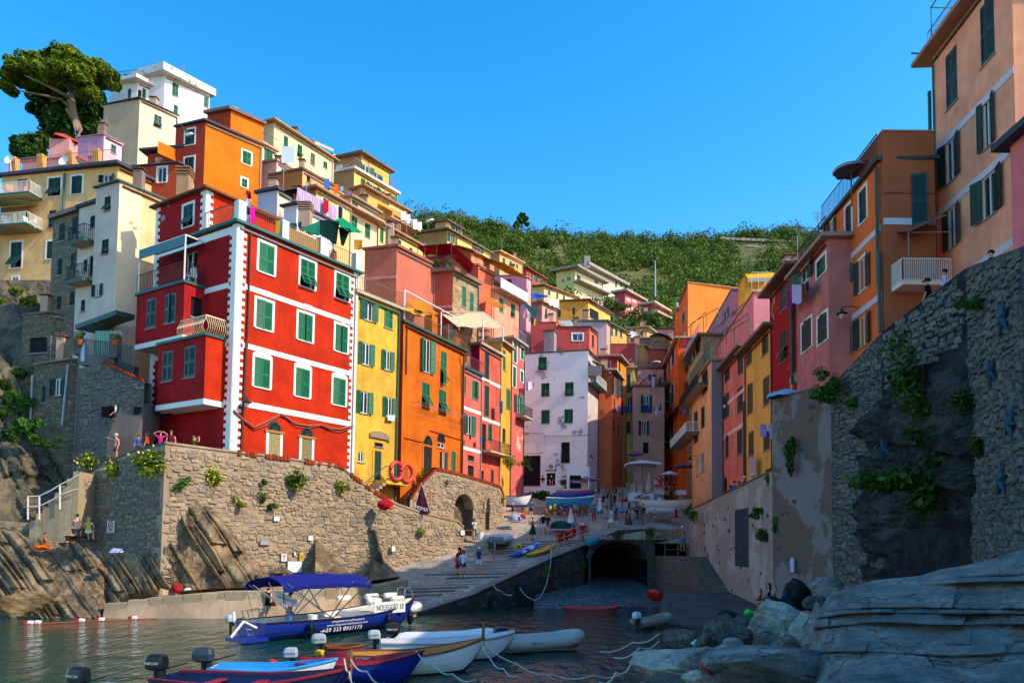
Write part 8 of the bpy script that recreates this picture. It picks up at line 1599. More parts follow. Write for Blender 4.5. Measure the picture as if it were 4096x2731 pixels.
letters('dau',.5,DARK,bn,V((A_.x+1.1,65.26,zf-.05)),V((1,0,0)),V((0,0,1)),1.1); letters('Ristorante',.3,GREY,bn,V(((A_.x+B_.x)/2+.15,65.24,zf-.12)),V((1,0,0)),V((0,0,1)),1.5); letters('Cila',.5,DARK,bn,V((B_.x-.75,65.26,zf-.03)),V((1,0,0)),V((0,0,1)),1.0)
for k in range(3):
    p = V((A_.x+1+k*2.0,67.3,zf)); b = MB(); b.box(p+V((0,0,.72)),.8,.8,.04); b.bar(p,p+V((0,0,.7)),.08); b.box(p+V((0,0,.02)),.5,.5,.03); b.box(p+V((0,0,.52)),.86,.86,.4); one(b,'restaurant_table',cloth('#b8b0bc'),['clothed restaurant table at the left of the deck','clothed restaurant table in the middle of the deck','clothed restaurant table at the right of the deck'][k],'table','restaurant tables')
K0 = atc('B2',630,1350,73); K1 = atc('B2',875,1350,73); root = thing('kiosk','white food kiosk with a black name sign in front of the white house','kiosk',((K0.x+K1.x)/2,73,K0.z-1.2)); zk_ = atc('B2',700,1308,73).z; w_ = K1.x-K0.x; cx = (K0.x+K1.x)/2
b = MB(); b.box((cx,73.8,(K0.z+zk_)/2-.6),w_,1.5,zk_-K0.z+1.2); b.build('counter',plaster('#b8a8a8'),root)
b = MB()
for s in (-1,1): b.bar((cx+s*w_*.48,73.1,zk_),(cx+s*w_*.48,73.1,zk_+2.4),.1); b.bar((cx+s*w_*.48,74.5,zk_),(cx+s*w_*.48,74.5,zk_+2.4),.1)
b.box((cx,74.55,zk_+1.2),w_,.06,2.4); b.build('kiosk_frame',WHITE,root)
p = atc('B2',716,1216,73.0); b = MB(); b.box(p,3.2*.35,.06,1.25*.35*2.96); sg = b.build('name_sign',DARK,root); p2 = atc('B2',716,1216,72.95); b = MB(); b.box(p2,126*.35079*73/FPX,.05,50*.35079*73/FPX); b.build('name_board',DARK,root); letters('I TROGI',.34,WHITE,sg,p2+V((0,-.04,0)),V((1,0,0)),V((0,0,1)),110*.35079*73/FPX)
def washing(label, c, items, Y, f=None, group='laundry lines', line=True, d=.7):
    pts = []; b = MB(); first = None; L_ = []
    for (x0,x1,y0,y1,col) in items:
        P = []
        for s in np.linspace(0,1,5):
            row = []
            for t in np.linspace(0,1,6):
                X, Yp = x0+(x1-x0)*t, y0+(y1-y0)*s
                if f is not None: u, z = f.uv(c,X,Yp); p = f.P(u,z,d)
                else: p = atc(c,X,Yp,Y)
                row.append(p+V((0,-.05*math.sin(t*6+s*2)*s,.03*math.sin(t*8)*s)))
            P.append(row)
        L_.append((P,col))
    q = L_[0][0][0][0]; root = thing('washing_line', label, 'laundry', (q.x,q.y,q.z-1), group)
    for P, col in L_: k = MB(); k.grid(P); k.build('garment', cloth(*col) if isinstance(col,tuple) else cloth(col), root, smooth=True)
    k = MB(); k.tube([L_[0][0][0][0]+V((-.1,0,.01))]+[P[0][-1]+V((0,0,.01)) for P, _ in L_], .012, 4); k.build('cord', GREY, root)
washing('blue and orange towels hanging in the tan house loggia','D2',[(888,950,380,500,'#2c62b0'),(1008,1065,450,565,'#c4560c'),(1088,1125,475,530,'#5a9ac4'),(1190,1222,530,585,'#5a5aa0')],0,HU12b.R,d=.5)
washing('white laundry row under the striped awnings','D2',[(1720,1785,835,940,'#d9d4dc'),(1790,1838,870,980,'#d9dce0'),(1848,1870,920,1010,'#8a8a94'),(1875,1925,930,1050,'#e0dcd8'),(1930,1985,960,1060,'#dcd8d8')],0,HU13c.R,d=2.4)
washing('blue and white striped towel over the blush terrace rail','A3',[(832,965,495,670,('#d0d4e0','#4a6ab0',6,0))],0,HU11c.R,d=.3)
washing('white sheets on the terrace below the blue sunshade','B1',[(388,430,560,640,'#dcdae0'),(435,500,575,660,'#d6d4dc')],0,HH7.R,d=.5)
washing('white, magenta and dark clothes under the mauve house window','B3',[(1692,1748,310,520,'#8a1c6a'),(1750,1865,250,465,'#b8b4d4'),(1868,1910,240,390,'#7a2c14'),(1915,1955,215,330,'#1c1c24')],0,HM.L,d=.7)
washing('blue and lilac shirts at the rust orange house window','B4',[(462,520,1205,1350,'#1c2c7a'),(505,548,1195,1420,'#2c3c6a'),(548,582,1195,1315,'#9a94b4')],0,HQ.L,d=.6)
washing('pale blue shirts hanging below the sky blue parasol','B6',[(655,698,345,430,'#7a8ad4'),(700,718,345,390,'#c0b4a4'),(720,746,342,445,'#8a94d9')],0,HX.L,d=.6)
washing('long speckled cloth hanging below the apricot house','D4',[(766,798,495,645,('#c9c4d4','#8a84b4',7,2))],0,HV.L,d=.5)
washing('clothes hanging at the rose house window','A7',[(1925,1950,225,330,'#7a4a8a'),(1952,1972,222,320,'#d9ccd0'),(1975,1998,228,310,'#c9b8c4'),(2000,2018,235,275,'#a01c2c')],0,HK.R,d=.8)
washing('single dark shirt on a line at the salmon house','A7',[(1615,1655,445,585,'#2c3c6a')],0,HP2.R,d=.8)
washing('blue trousers and a dark sock line on the pink house','A7',[(1408,1442,850,910,'#3c5aa0'),(1290,1312,820,880,'#3a1c2c')],0,HP.R,d=.6)
washing('white cloth hung out of the yellow house window','A7',[(403,485,600,665,'#c9d6e4')],0,HY.R,d=.25)
washing('pink and white shirts on the terrace beside the pink awning house','A6',[(1975,2020,830,920,'#d9a8c4'),(2022,2062,860,960,'#d6ccd9'),(2065,2090,910,985,'#4a2c5a'),(2098,2125,930,1000,'#d9b040')],88,None)
washing('clothes on the flame orange house balcony','D3',[(1205,1250,1250,1390,'#b8b4d0'),(1190,1208,1240,1310,'#3a2a3a'),(1250,1275,1245,1290,'#8a7ab0')],91,None)
washing('clothes on a line in the narrow alley','D3',[(515,550,1205,1310,'#c4bcd0'),(555,592,1220,1315,'#7a6ab0'),(600,640,1150,1380,'#101014')],89,None)
washing('blue towels hung from the two street end windows','D3',[(660,755,1232,1340,'#1c3a8a'),(1005,1100,1205,1330,'#1c3a8a')],94.3,None)
washing('white cloth hung on the roof terrace rail at the street end','D3',[(1150,1200,700,890,'#b8b8d4')],94.4,None)
washing('magenta strip of cloth on the terrace of the right row','B3',[(390,412,880,970,'#d00c8a')],86,None)
washing('magenta towel on the red house terrace rail','A4',[(1190,1238,205,350,'#d0148a')],0,HR.R,d=.2)
washing('olive towel on the red house terrace rail','A4',[(1440,1482,330,455,'#8a7a14')],0,HR.R,d=.15)
washing('rainbow flag cloth on the terrace beside the green sunshade','D2',[(1305,1410,1130,1250,('#e0b83c','#d9583c',3,2))],54,None)
washing('red football shirt on the striped terrace cover','A3',[(1250,1302,1065,1190,'#b00c1c')],0,HUw.R,d=.5)
washing('colourful clothes behind the red house terrace','D2',[(500,590,920,990,'#0c5a5a'),(600,645,900,970,'#3a3a5a')],52,None)
washing('pink and blue cloths at the taupe house window','D4',[(226,240,160,205,'#a84a7a'),(240,254,152,185,'#5a7ab0')],76,None)
def sail(label, pts, m, name='sunshade', group=None):
    b = MB(); A_,B_,C_,D_ = [V(p) for p in pts]; P=[[A_.lerp(B_,t).lerp(D_.lerp(C_,t),s)-V((0,0,.35*math.sin(math.pi*t)*math.sin(math.pi*s)))+V((0,0,.06*math.sin(t*14)*s)) for t in np.linspace(0,1,12)] for s in np.linspace(0,1,9)]; b.grid(P); return one(b,name,m,label,'sunshade',group,smooth=True)
sail('bright green sunshade draped over the red house terrace',[atc('A4',2000,320,51),atc('A4',2100,290,53),atc('A4',2292,440,55.5),atc('A4',2150,420,50.5)],cloth('#0a7a50'))
sail('dark green netting hanging below the bright green sunshade',[atc('A4',1880,310,51),atc('A4',2070,330,51),atc('A4',2040,560,50.5),atc('A4',1860,450,50.5)],cloth('#0c2c28'))
sail('dark green net curtain knotted at the terrace post',[atc('A4',2060,380,51.2),atc('A4',2180,400,51.4),atc('A4',2110,565,51),atc('A4',2085,560,51)],cloth('#0c2420'))
sail('low green netting across the red house terrace',[atc('A4',1690,400,49),atc('A4',1880,320,51),atc('A4',1880,470,50),atc('A4',1760,430,49)],cloth('#14604a'))
sail('blue triangular sunshade above the pinkish house',[atc('B1',222,485,107),atc('B1',225,490,107.5),atc('B1',420,532,105),atc('B1',235,555,104)],cloth('#0c4ab0'))
sail('large beige awning over the terrace right of the orange house',[atc('A6',1030,860,66),atc('A6',1520,855,68),atc('A6',1740,1030,66),atc('A6',1230,1020,61)],cloth('#c9b08c'))
sail('orange-brown reed awning on the orange house terrace',[atc('A6',630,690,62),atc('A6',850,740,64),atc('A6',1010,880,62),atc('A6',760,830,58.5)],cloth('#b0701c'))
sail('yellow awning cloth hanging at the orange house terrace',[atc('A6',630,790,57.5),atc('A6',790,825,60),atc('A6',880,915,59.5),atc('A6',650,840,57)],cloth('#d9a81c'))
sail('brown reed mat awning beyond the stone-fronted house',[atc('A6',1490,665,76),atc('A6',1600,680,79),atc('A6',1780,800,78),atc('A6',1640,790,74)],cloth('#a8641c'))
sail('dark teal awning over the laundry terrace',[atc('A6',1960,740,86),atc('A6',2010,745,88),atc('A6',2138,850,87),atc('A6',2100,920,84)],cloth('#12403c'))
b = MB()
for (x0,y0,x1,y1,x2,y2) in ((625,600,1245,930,1245,1050),(1520,855,1745,1030,1745,1185),(1040,850,1520,850,1520,1020)):
    A_,B_,C_ = atc('A6',x0,y0,57.5 if x0<1000 else 62),atc('A6',x1,y1,61.5),atc('A6',x2,y2,61.5); b.tube([A_,B_,C_],.05,6)
    b.tube([A_,A_-V((0,0,2.4))],.05,6)
one(b,'pergola',WHITE,'white tubular awning frame above the orange house','frame')
b = MB(); P=[[atc('C1',1085+310*t,210-5*t,46.4)+V((0,.06*math.sin(t*40),-(2.0+.2*t)*s*2.0)) for t in np.linspace(0,1,40)] for s in np.linspace(0,1,3)]; b.grid(P); one(b,'striped_curtain',cloth('#2c8a7a','#b9c4b0',5,0),'green and white striped curtain on the terrace below the tower house','curtain')
SH = rubble('hut',['#7a6c58','#8a7a62','#665c4c','#94846a'],'#6a5f50',2.4)
HH_ = house('stone_hut','low stone hut with a dark arched opening at the left cliff','C1',(575,5),51.5,(262,(-1,.25),30),(850,(1,.5)),9.5,SH,roofm=plaster('#7a705f'),ov=.1,rh=.12,group=GL,wl='C1 340 545 290 465 d',wr='C1 705 765 205 355 g')
HL_ = house('stone_boathouse','stone house with a white-curtained shuttered window above the shore','C1',(822,545),47.6,(388,(-1,.42),705),(905,(1,.3)),4.5,SH,roofm=plaster('#8a7f6c'),ov=.15,rh=.12,group=GL,shm=DKGREEN,wl='C1 483 522 835 1028 c; C1 632 712 755 948 o')
for x0,y0,x1,y1 in ((800,590,730,1290),(395,720,372,1225)):
    A_,B_=HL_.L.uv('C1',x0,y0),HL_.L.uv('C1',x1,y1); b=MB(); b.tube([HL_.L.P(*A_,.15),HL_.L.P(*B_,.15)],.07,6); b.build('downpipe',paint('#9aa4a8',.5),HL_.root)
SP = [atc('C1',905,640,46.8),atc('C1',1180,575,45.6),atc('C1',1650,800,44.0)]
SWL = thing('stair_wall','shaded stone wall with brick edging beside the climbing stairs','stone wall',(SP[1].x,SP[1].y,6))
for i in range(2):
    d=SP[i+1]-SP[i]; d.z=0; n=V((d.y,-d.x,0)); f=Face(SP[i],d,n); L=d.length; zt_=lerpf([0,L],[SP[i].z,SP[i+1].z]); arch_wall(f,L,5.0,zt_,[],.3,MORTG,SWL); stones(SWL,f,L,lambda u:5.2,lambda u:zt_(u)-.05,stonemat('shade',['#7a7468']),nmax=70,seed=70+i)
    if i==1:
        for k in range(int(L/.24)): u=k*.24; b=MB(); f.bx(b,u,u+.2,zt_(u+.1)-.03,zt_(u+.1)+.12,-.2,.08); b.build('brick',BRK,SWL)
f=Face(SP[0],V((1,-.3,0)),V((-.3,-1,0)))
CT = thing('canopy_terrace','terrace with a green-edged concrete canopy and iron railing below the tower house','terrace',(SP[1].x,SP[1].y+1,8))
q=[atc('C1',852,190,47.2),atc('C1',1320,20,45.5),atc('C1',1535,75,47.5)]; q.append(q[0]+(q[2]-q[1])); b=MB(); b.hexa([v-V((0,0,.02)) for v in q]+[v+V((0,0,.28)) for v in q]); b.build('canopy_slab',TEAL,CT)
b=MB(); A_=atc('C1',890,480,46.9); B_=atc('C1',1300,520,45.5); b.hexa([A_+V((0,0,-.6)),B_+V((0,0,-.6)),B_+V((.3,2.5,-.6)),A_+V((.3,2.5,-.6)),A_,B_,B_+V((.3,2.5,0)),A_+V((.3,2.5,0))]); b.build('terrace_slab',MORTG,CT)
rail_thing(None,[A_,B_],1.0,IRON,.16,'railing',CT)
for P_ in (A_,B_): b=MB(); b.box(P_+V((0,.1,.75)),.5,.5,1.5); b.build('pier',MORTG,CT)
b=MB(); railing(b,atc('C1',1345,690,45.2),atc('C1',1510,740,44.6),1.9,.13); b.build('gate',paint('#1c4a5a',.5),CT)
STL = thing('climbing_stairs','dark stone stairs climbing beside the red house side wall','stairs',(atc('C1',1500,1400,43.5).x,43.5,6))
for k in range(12):
    p=atc('C1',1400+14*k,1420-34*k,43.2+.12*k); b=MB(); b.box(p+V((0,.6,-.6)),1.6,1.6,1.2); b.build('step',MORTG,STL)
for i,x in enumerate((240,305,670,835,1110,1322,1500,1670)):
    p = atz(*px('C2',x,1555-((x-240)*.045)),0.0); b = MB(); M_=Matrix.Rotation(math.pi/2,3,'Y'); b.lathe([(.03,-.24),(.1,-.2),(.11,0)],p+V((0,0,.05)),10,M_); b.cur=1; b.lathe([(.11,0),(.1,.2),(.03,.24)],p+V((0,0,.05)),10,M_); one(b,'float_buoy',[paint('#c01c14',.4),WHITE],['red and white float nearest the tan boulder','second red and white float from the left','red and white float before the rock cleft','red and white float left of the ledge corner','red and white float at the mossy ledge corner','red and white float below the middle of the ledge','red and white float before the red backpack','red and white float nearest the tour boat'][i],'buoy','float line buoys')
b=MB(); b.tube([atz(*px('C2',x,1556-((x-240)*.045)),.01) for x in (200,400,670,900,1110,1322,1500,1670,1800)],.02,4); one(b,'float_rope',paint('#c05a2c',.8),'thin orange rope joining the red and white floats','rope')
def ropeline(label,c,pts,m=ROPE,r=.02):
    b=MB(); P=[atc(c,x,y,Y) for x,y,Y in pts]; out=[]
    for i in range(len(P)-1):
        for k in range(6): t=k/6; out.append(P[i].lerp(P[i+1],t)-V((0,0,.12*math.sin(math.pi*t))))
    out.append(P[-1]); b.tube(out,r,5); one(b,'mooring_rope',m,label,'rope','mooring ropes')
ropeline('mooring rope from the white wooden boat to the right rocks','C5',[(1220,600,23.6),(1500,790,22.5),(1780,875,22),(2100,880,22),(2352,855,22.4)])
ropeline('second rope falling from the white wooden boat into the water','C5',[(1225,610,23.5),(1290,740,22.6),(1400,830,21.5),(1510,880,20.8)])
ropeline('rope from the crimson boat bow into the water','C5',[(715,690,21.6),(850,790,21),(1000,870,20),(1180,915,19)])
ropeline('rope from the navy boat bow post to the lower right','C5',[(190,740,17.8),(330,850,17.2),(470,943,16.6)])
ropeline('rope running straight down from the navy boat bow','C5',[(150,750,17.7),(190,850,17.4),(230,943,17.0)])
ropeline('long mooring rope to the white boulder, upper','C7',[(0,630,24),(180,580,23),(330,530,22.6)])
ropeline('long mooring rope to the white boulder, lower','C7',[(80,665,22),(220,610,21.5),(330,570,22.4)])
ropeline('mooring rope at the very bottom left of the boulders','C7',[(0,800,16.5),(90,745,16.8),(175,695,17)])
ropeline('pale rope hanging on the quay wall','C6',[(1190,640,53.2),(1180,800,53),(1140,1000,51),(1060,1155,49.6),(960,1150,49.3),(860,1040,49.5)],r=.03)
ropeline('short rope slung under the quay kerb','C6',[(580,1010,47.2),(660,1075,47),(780,1120,47.4)],r=.03)
ropeline('rope stay holding the turquoise kayak','C6',[(1700,535,56.8),(1800,440,57.2),(1880,345,57.4)],r=.02)
for k,(x,y) in enumerate(((378,1247),(496,1267))):
    u,z=HY.R.uv('A7',x,y); b=MB(); M_=Matrix((HY.R.u,V((0,0,1)),HY.R.n)).transposed(); cc=HY.R.P(u,z,1.3); b.tube([cc+M_ @ V((.62*math.cos(a),.62*math.sin(a),0)) for a in np.linspace(0,2*math.pi,25)],.15,8); one(b,'life_ring',paint('#cf3c3c',.5),('left' if k==0 else 'right')+' red life ring on the yellow house stair rail','life ring','life rings')
YS = thing('yellow_house_stairs','small stair and landing with green rail at the yellow house door','stairs',(HY.R.P(3,0,1).x,HY.R.P(3,0,1).y,6.5))
u0_,zl_=HY.R.uv('A7',270,1345); u1_,_=HY.R.uv('A7',520,1345); b=MB(); HY.R.bx(b,u0_,u1_,zl_-.25,zl_,.02,1.25); b.build('landing',YEL,YS)
for k in range(6): b=MB(); HY.R.bx(b,u0_-.32*(k+1),u0_-.32*k-.01,zl_-.22*(k+1)-.2,zl_-.22*(k+1),.02,1.2); b.build('step',plaster('#a89a80'),YS)
rail_thing(None,[HY.R.P(u0_,zl_,1.2),HY.R.P(u1_,zl_,1.2)],1.0,TEAL,.14,'railing',YS); b=MB(); b.bar(HY.R.P(u0_,zl_+1,1.2),HY.R.P(u0_-2.0,zl_-.35,1.2),.05); b.bar(HY.R.P(u0_-2,zl_-.35,1.2),HY.R.P(u0_-2,zl_-1.35,1.2),.05); b.build('handrail',TEAL,YS)
def board(label,c,x0,x1,y0,y1,f,m,parts=None,name='notice_board',d=.14,group='notices on the harbour wall'):
    u0,z1=f.uv(c,x0,y0); u1,_=f.uv(c,x1,y0); _,z0=f.uv(c,x0,y1); u0,u1=min(u0,u1),max(u0,u1); p=f.P((u0+u1)/2,z0); root=thing(name,label,'sign',p,group); b=MB(); f.bx(b,u0,u1,z0,z1,d-.06,d); b.build('panel',m,root)
    b=MB(); k=.02
    for a in ((u0,u1,z1,z1+k),(u0,u1,z0-k,z0),(u0-k,u0,z0,z1),(u1,u1+k,z0,z1)): f.bx(b,*a,d-.06,d+.012)
    b.build('edge',GREY,root); return root,(u0+u1)/2,(z0+z1)/2,u1-u0,z1-z0
def ringsign(r,f,u,z,R,m,d):
    b=MB(); M_=Matrix((f.u,V((0,0,1)),f.n)).transposed(); cc=f.P(u,z,d)
    b.tube([cc+M_ @ V((R*math.cos(a),R*math.sin(a),0)) for a in np.linspace(0,2*math.pi,17)],R*.13,5); b.bar(cc+M_ @ V((-R*.7,R*.7,0)),cc+M_ @ V((R*.7,-R*.7,0)),R*.2); b.build('prohibition_ring',m,r)
    b=MB(); b.tube([cc+M_ @ V((-R*.4,-R*.2,0)),cc+M_ @ V((0,0,0)),cc+M_ @ V((R*.4,-R*.1,0))],R*.12,5); b.build('pictogram',DARK,r)
def textlines(r,f,u,z,w,n,h,m,d):
    for k in range(n): b=MB(); f.bx(b,u-w/2*(1-.15*(k%2)),u+w/2*(1-.2*((k+1)%2)),z-k*h-h*.25,z-k*h+h*.2,d,d+.006); b.build('text_line',m,r)
REDP=paint('#b01c1c',.5)
r,u,z,w,h=board('white prohibition sign on the shaded side wall','C2',918,980,695,795,WL,WHITE); ringsign(r,WL,u,z+h*.14,w*.3,REDP,.15); textlines(r,WL,u,z-h*.22,w*.7,3,h*.09,DARK,.141)
r,u,z,w,h=board('small white prohibition sign left of the big white notice','C3',608,656,700,768,WF,WHITE); ringsign(r,WF,u,z+h*.16,w*.28,REDP,.15); textlines(r,WF,u,z-h*.2,w*.6,2,h*.12,REDP,.141)
r,u,z,w,h=board('big blank white notice panel on the harbour wall','C3',665,790,770,868,WF,WHITE); textlines(r,WF,u,z+h*.25,w*.7,4,h*.14,paint('#c9ccd0',.6),.141)
r,u,z,w,h=board('yellow warning sign above the white notice','C3',773,805,690,762,WF,paint('#d9a81c',.5)); textlines(r,WF,u,z+h*.1,w*.6,4,h*.13,DARK,.141)
board('tiny white plate beside the yellow sign','C3',722,738,688,716,WF,WHITE); board('white tile set in the harbour wall, upper left','C3',542,592,368,408,WF,WHITE,name='wall_tile'); board('white tile set in the harbour wall, right','C3',850,890,540,582,WF,WHITE,name='wall_tile'); board('pale tile at the left end of the wall stones','C3',422,495,582,620,WF,paint('#a8a6a4',.7),name='wall_tile')
r,u,z,w,h=board('white square notice at the slipway end of the wall','C3',2213,2248,492,535,WF,WHITE); textlines(r,WF,u,z,w*.6,1,h*.2,DARK,.141)
board('white meter box low on the harbour wall','C3',1583,1615,632,680,WF,WHITE,name='meter_box',d=.3)
A_,B_=V((*RP[2],0)),V((*RP[3],0)); d=B_-A_; fP=Face(A_,d,V((d.y,-d.x,0)) if V((d.y,-d.x,0)).x<0 else V((-d.y,d.x,0))); board('narrow lilac-white notice on the plastered pillar','B6',820,846,1275,1370,fP,paint('#b4b4cc',.6),group='notices')
def lump(label,c,x,y,w,h,Y,m,name,cat,z=None):
    me=boulder_mesh(hash(label)%97,3,10,.08); o=bpy.data.objects.new(name,me); COL.objects.link(o); me.materials.append(m); k=CR[c][2]*Y/FPX; p=atc(c,x,y,Y); o.location=p; o.scale=(w*k/2,w*k/2.4,h*k/2); return tag(o,label,cat)
lump('red backpack leaning on the shore rock','C2',1480,1258,95,75,39.9,cloth('#a81c2c'),'backpack','bag'); lump('white shoes beside the red backpack','C2',1565,1268,60,28,39.8,cloth('#d9d4d0'),'shoes','shoes'); lump('blue and white towel on the rocks below the sign','C2',965,945,110,45,39.4,cloth('#2c5aa8','#c9ccd9',4,0),'towel','towel'); lump('orange beach towel under the sunbather','C2',350,915,120,45,40.3,cloth('#d9640c'),'towel','towel'); lump('blue flippers beside the sunbather','C2',250,888,40,20,40.4,paint('#2c5a9a',.5),'flippers','flippers')
lump('red life jackets hung in a bundle on the wall','C3',1535,262,150,95,48.8,cloth('#b81c2c'),'life_jacket_bundle','life jackets'); lump('orange life jacket at the right of the bundle','C3',1598,285,45,65,48.7,cloth('#e0600c'),'life_jacket','life jacket')
lump('red deflated float wedged between the bottom rocks','C7',605,712,105,80,15.5,cloth('#c01c1c'),'deflated_float','float'); lump('bright green bag on the landing rocks','C7',822,412,52,42,26,cloth('#2cc04a'),'bag','bag'); lump('blue bag beside the seated family','C7',1022,317,26,16,28,cloth('#2c4ac0'),'bag','bag'); lump('coil of white mooring rope on the rocks','C7',545,580,85,38,22,paint('#b9c4cc',.9),'rope_coil','rope'); lump('yellow mooring buoy between the boats','C4',1922,705,75,70,22.2,paint('#e0b40c',.5),'mooring_buoy','buoy'); lump('red fuel can behind the crimson boat','C4',1550,768,90,30,21.8,paint('#b81c1c',.5),'fuel_can','fuel can'); lump('blue cloth draped on the tan dinghy','C7',265,490,70,40,36.6,cloth('#2c5aa0'),'cloth','cloth'); lump('pink shoulder bag of the woman in the red dress','C6',200,755,50,60,onramp('C6',228,910).y-.3,cloth('#c04a6a'),'shoulder_bag','bag'); lump('dark bag carried by the bikini woman','C4',1548,320,60,55,39.1,cloth('#3a1c1a'),'hand_bag','bag')
lump('orange bag on the roof terrace at the street end','D3',958,825,55,95,94.5,cloth('#e04a0c'),'bag','bag'); lump('pink float under the striped boat cover','C6',893,300,55,60,61.5,cloth('#c02c6a'),'float','float'); lump('yellow storage drum at the left of the square','C6',928,240,48,80,64,paint('#e0a00c',.5),'drum','drum')
b=MB(); p=atc('C4',1863,445,32.2); b.lathe([(0,0),(.17,0),(.21,.42),(.2,.42),(.16,.03),(0,.03)],p+V((0,0,-.2)),12); one(b,'bucket',WHITE,'white bucket standing in the tour boat','bucket')
b=MB(); A_=atc('C4',1575,215,31.6); b.grid([[A_+V((.7*t,0,-.25*t-.42*s+.04*math.sin(t*6))) for t in np.linspace(0,1,6)] for s in (0,.5,1)]); fl=one(b,'harbour_flag',cloth('#d9d6d6'),'white flag with a red cross at the tour boat stern','flag'); fl['_o']=tuple(fl.location)
b=MB(); b.bar(A_+V((.05,-.04,-.25)),A_+V((.65,-.04,-.45)),.06,.02); b.bar(A_+V((.33,-.04,-.05)),A_+V((.36,-.04,-.55)),.06,.02); b.build('red_cross',REDP,fl)
b=MB(); A_=atc('C3',1872,60,52.3); b.tube([A_,A_-V((0,0,3.4))],.03,5); pol=b; b2=MB(); 
root=thing('feather_flag','purple pennant flag with white lettering on a pole by the slipway wall','flag',(A_.x,A_.y,A_.z-3.4)); b.build('pole',GREY,root); P=[[A_+V((-.5*s+1.15*t*s,-.05*math.sin(t*5),-.15-2.1*s+.1*math.sin(t*7)*s)) for t in np.linspace(0,1,6)] for s in np.linspace(0,1,6)]; b2.grid(P); b2.build('pennant',cloth('#4a1c34'),root); letters('PRIMA',.38,WHITE,root,A_+V((.05,-.12,-1.9)),V((1,0,-.25)),V((.25,0,1)),.95)
for k,(x,y) in enumerate(((1262,580),(1310,570),(1345,555),(1395,535),(1425,515),(1512,480),(1545,475))):
    p=onramp('C6',x,y+58); b=MB(); b.box(p+V((0,0,.8)),.36,.14,.6); b.box(p+V((0,-.09,.88)),.26,.06,.4); o=one(b,'life_jacket',cloth('#b81418'),['red life jacket hung at the low end of the rope fence','second red life jacket along the rope fence','third red life jacket along the rope fence','fourth red life jacket along the rope fence','fifth red life jacket along the rope fence','red life jacket left of the railing post','red life jacket nearest the bridge railing'][k],'life jacket','life jackets on the fence')
FN=thing('rope_fence','rope fence with steel posts along the slipway edge','fence',onramp('C6',1200,730))
pv=None
for x,y in ((1185,735),(1255,680),(1325,655),(1400,630),(1490,600),(1575,560)):
    p=onramp('C6',x,y); b=MB(); b.tube([p,p+V((0,0,1.25))],.04,6); b.build('post',GREY,FN)
    if pv is not None: b=MB(); A_,B_=pv+V((0,0,1.1)),p+V((0,0,1.1)); b.tube([A_,(A_+B_)/2-V((0,0,.15)),B_],.02,5); b.build('rope',ROPE,FN)
    pv=p
HS=thing('shore_handrail','bent white handrail beside the rock steps at left','handrail',atc('C2',230,680,41)); b=MB()
for x,y0,y1 in ((233,490,685),(328,490,685),(500,395,600)): b.tube([atc('C2',x,y0,41.2),atc('C2',x,y1,41.2)],.05,6)
b.tube([atc('C2',x,y,41.2) for x,y in ((233,492),(328,488),(420,445),(500,395),(590,350),(655,312))],.04,6); b.tube([atc('C2',x,y,41.2) for x,y in ((233,578),(328,572),(420,530),(500,480),(590,448),(650,430))],.04,6); b.build('rails',paint('#d0c8b8',.6),HS)
for k in range(8): b=MB(); p=atc('C2',275+52*k,690-58*k,41.4); b.box(p+V((0,.9,-1.6)),.345,1.8,3.2); b.build('step',stonemat('ledge',['#b8a080']),HS)
def wall_lamp(label,f,c,x,y,d=.5):
    u,z=f.uv(c,x,y); p=f.P(u,z,d); root=thing('wall_lamp',label,'lamp',p-V((0,0,.5)),'wall lamps'); b=MB(); b.tube([f.P(u,z+.35,0),f.P(u,z+.45,d*.5),f.P(u,z+.4,d)],.025,5); b.build('bracket',IRON,root); b=MB(); b.lathe([(.03,.3),(.09,.25),(.1,.1),(.3,.0),(.28,-.02)],p+V((0,0,.05)),12); b.build('lamp_shade',IRON,root); b=MB(); b.lathe([(.14,0),(.15,-.1),(.08,-.25),(0,-.28)],p+V((0,0,.03)),10); b.build('globe',paint('#c9b8a8',.3),root)
wall_lamp('street lamp on the corner of the red house',HR.R,'A5',1130,640,.45); wall_lamp('street lamp on the rust orange house wall',HQ.L,'B7',285,310,.9); wall_lamp('street lamp on the lilac corner house',HD.L,'D4',345,520,.8); wall_lamp('black lantern on the white house',HW.L,'B2',905,950,.3)
def gull(label,c,x,y,Y,s):
    p=atc(c,x,y,Y); root=thing('gull',label,'bird',p,'gulls'); b=MB(); b.tube([p+V((-s*.35,0,-s*.1)),p+V((-.1*s,0,0)),p+V((s*.3,0,s*.12)),p+V((s*.42,0,s*.12))],[.02*s,.11*s,.1*s,.02*s],8); b.build('body',WHITE,root,smooth=True)
    for q in (-1,1): b=MB(); b.add([p+V((s*.2,0,s*.06)),p+V((-s*.1,0,s*.02)),p+V((-s*.35,q*s*.5,s*.42)),p+V((s*.0,q*s*.4,s*.36)),p+V((-s*.65,q*s*.95,s*.55))],[(0,1,2,3),(3,2,4)]); b.build('wing',GREY,root)
gull('white gull flying in front of the tall orange house','A1',1965,1020,62,1.1); gull('white gull flying over the ridge trees','D5',240,70,60,1.0)
b=MB(); p=atc('A2',1930,300,47.5); b.box(p+V((0,0,.2)),.8,.7,1.6); 
for k in range(3): b.box(p+V((0,0,1.05+.2*k)),.95,.85,.06)
one(b,'chimney',plaster('#a88a64'),'stepped chimney on the roof behind the red house attic','chimney')
b=MB(); p=atc('D2',695,880,56); b.box(p,.9,.8,1.4)
for k in range(4): b.box(p+V((0,0,.75+.18*k)),1.05,.95,.06)
one(b,'chimney',plaster('#a8947c'),'louvred chimney behind the red house terrace rail','chimney')
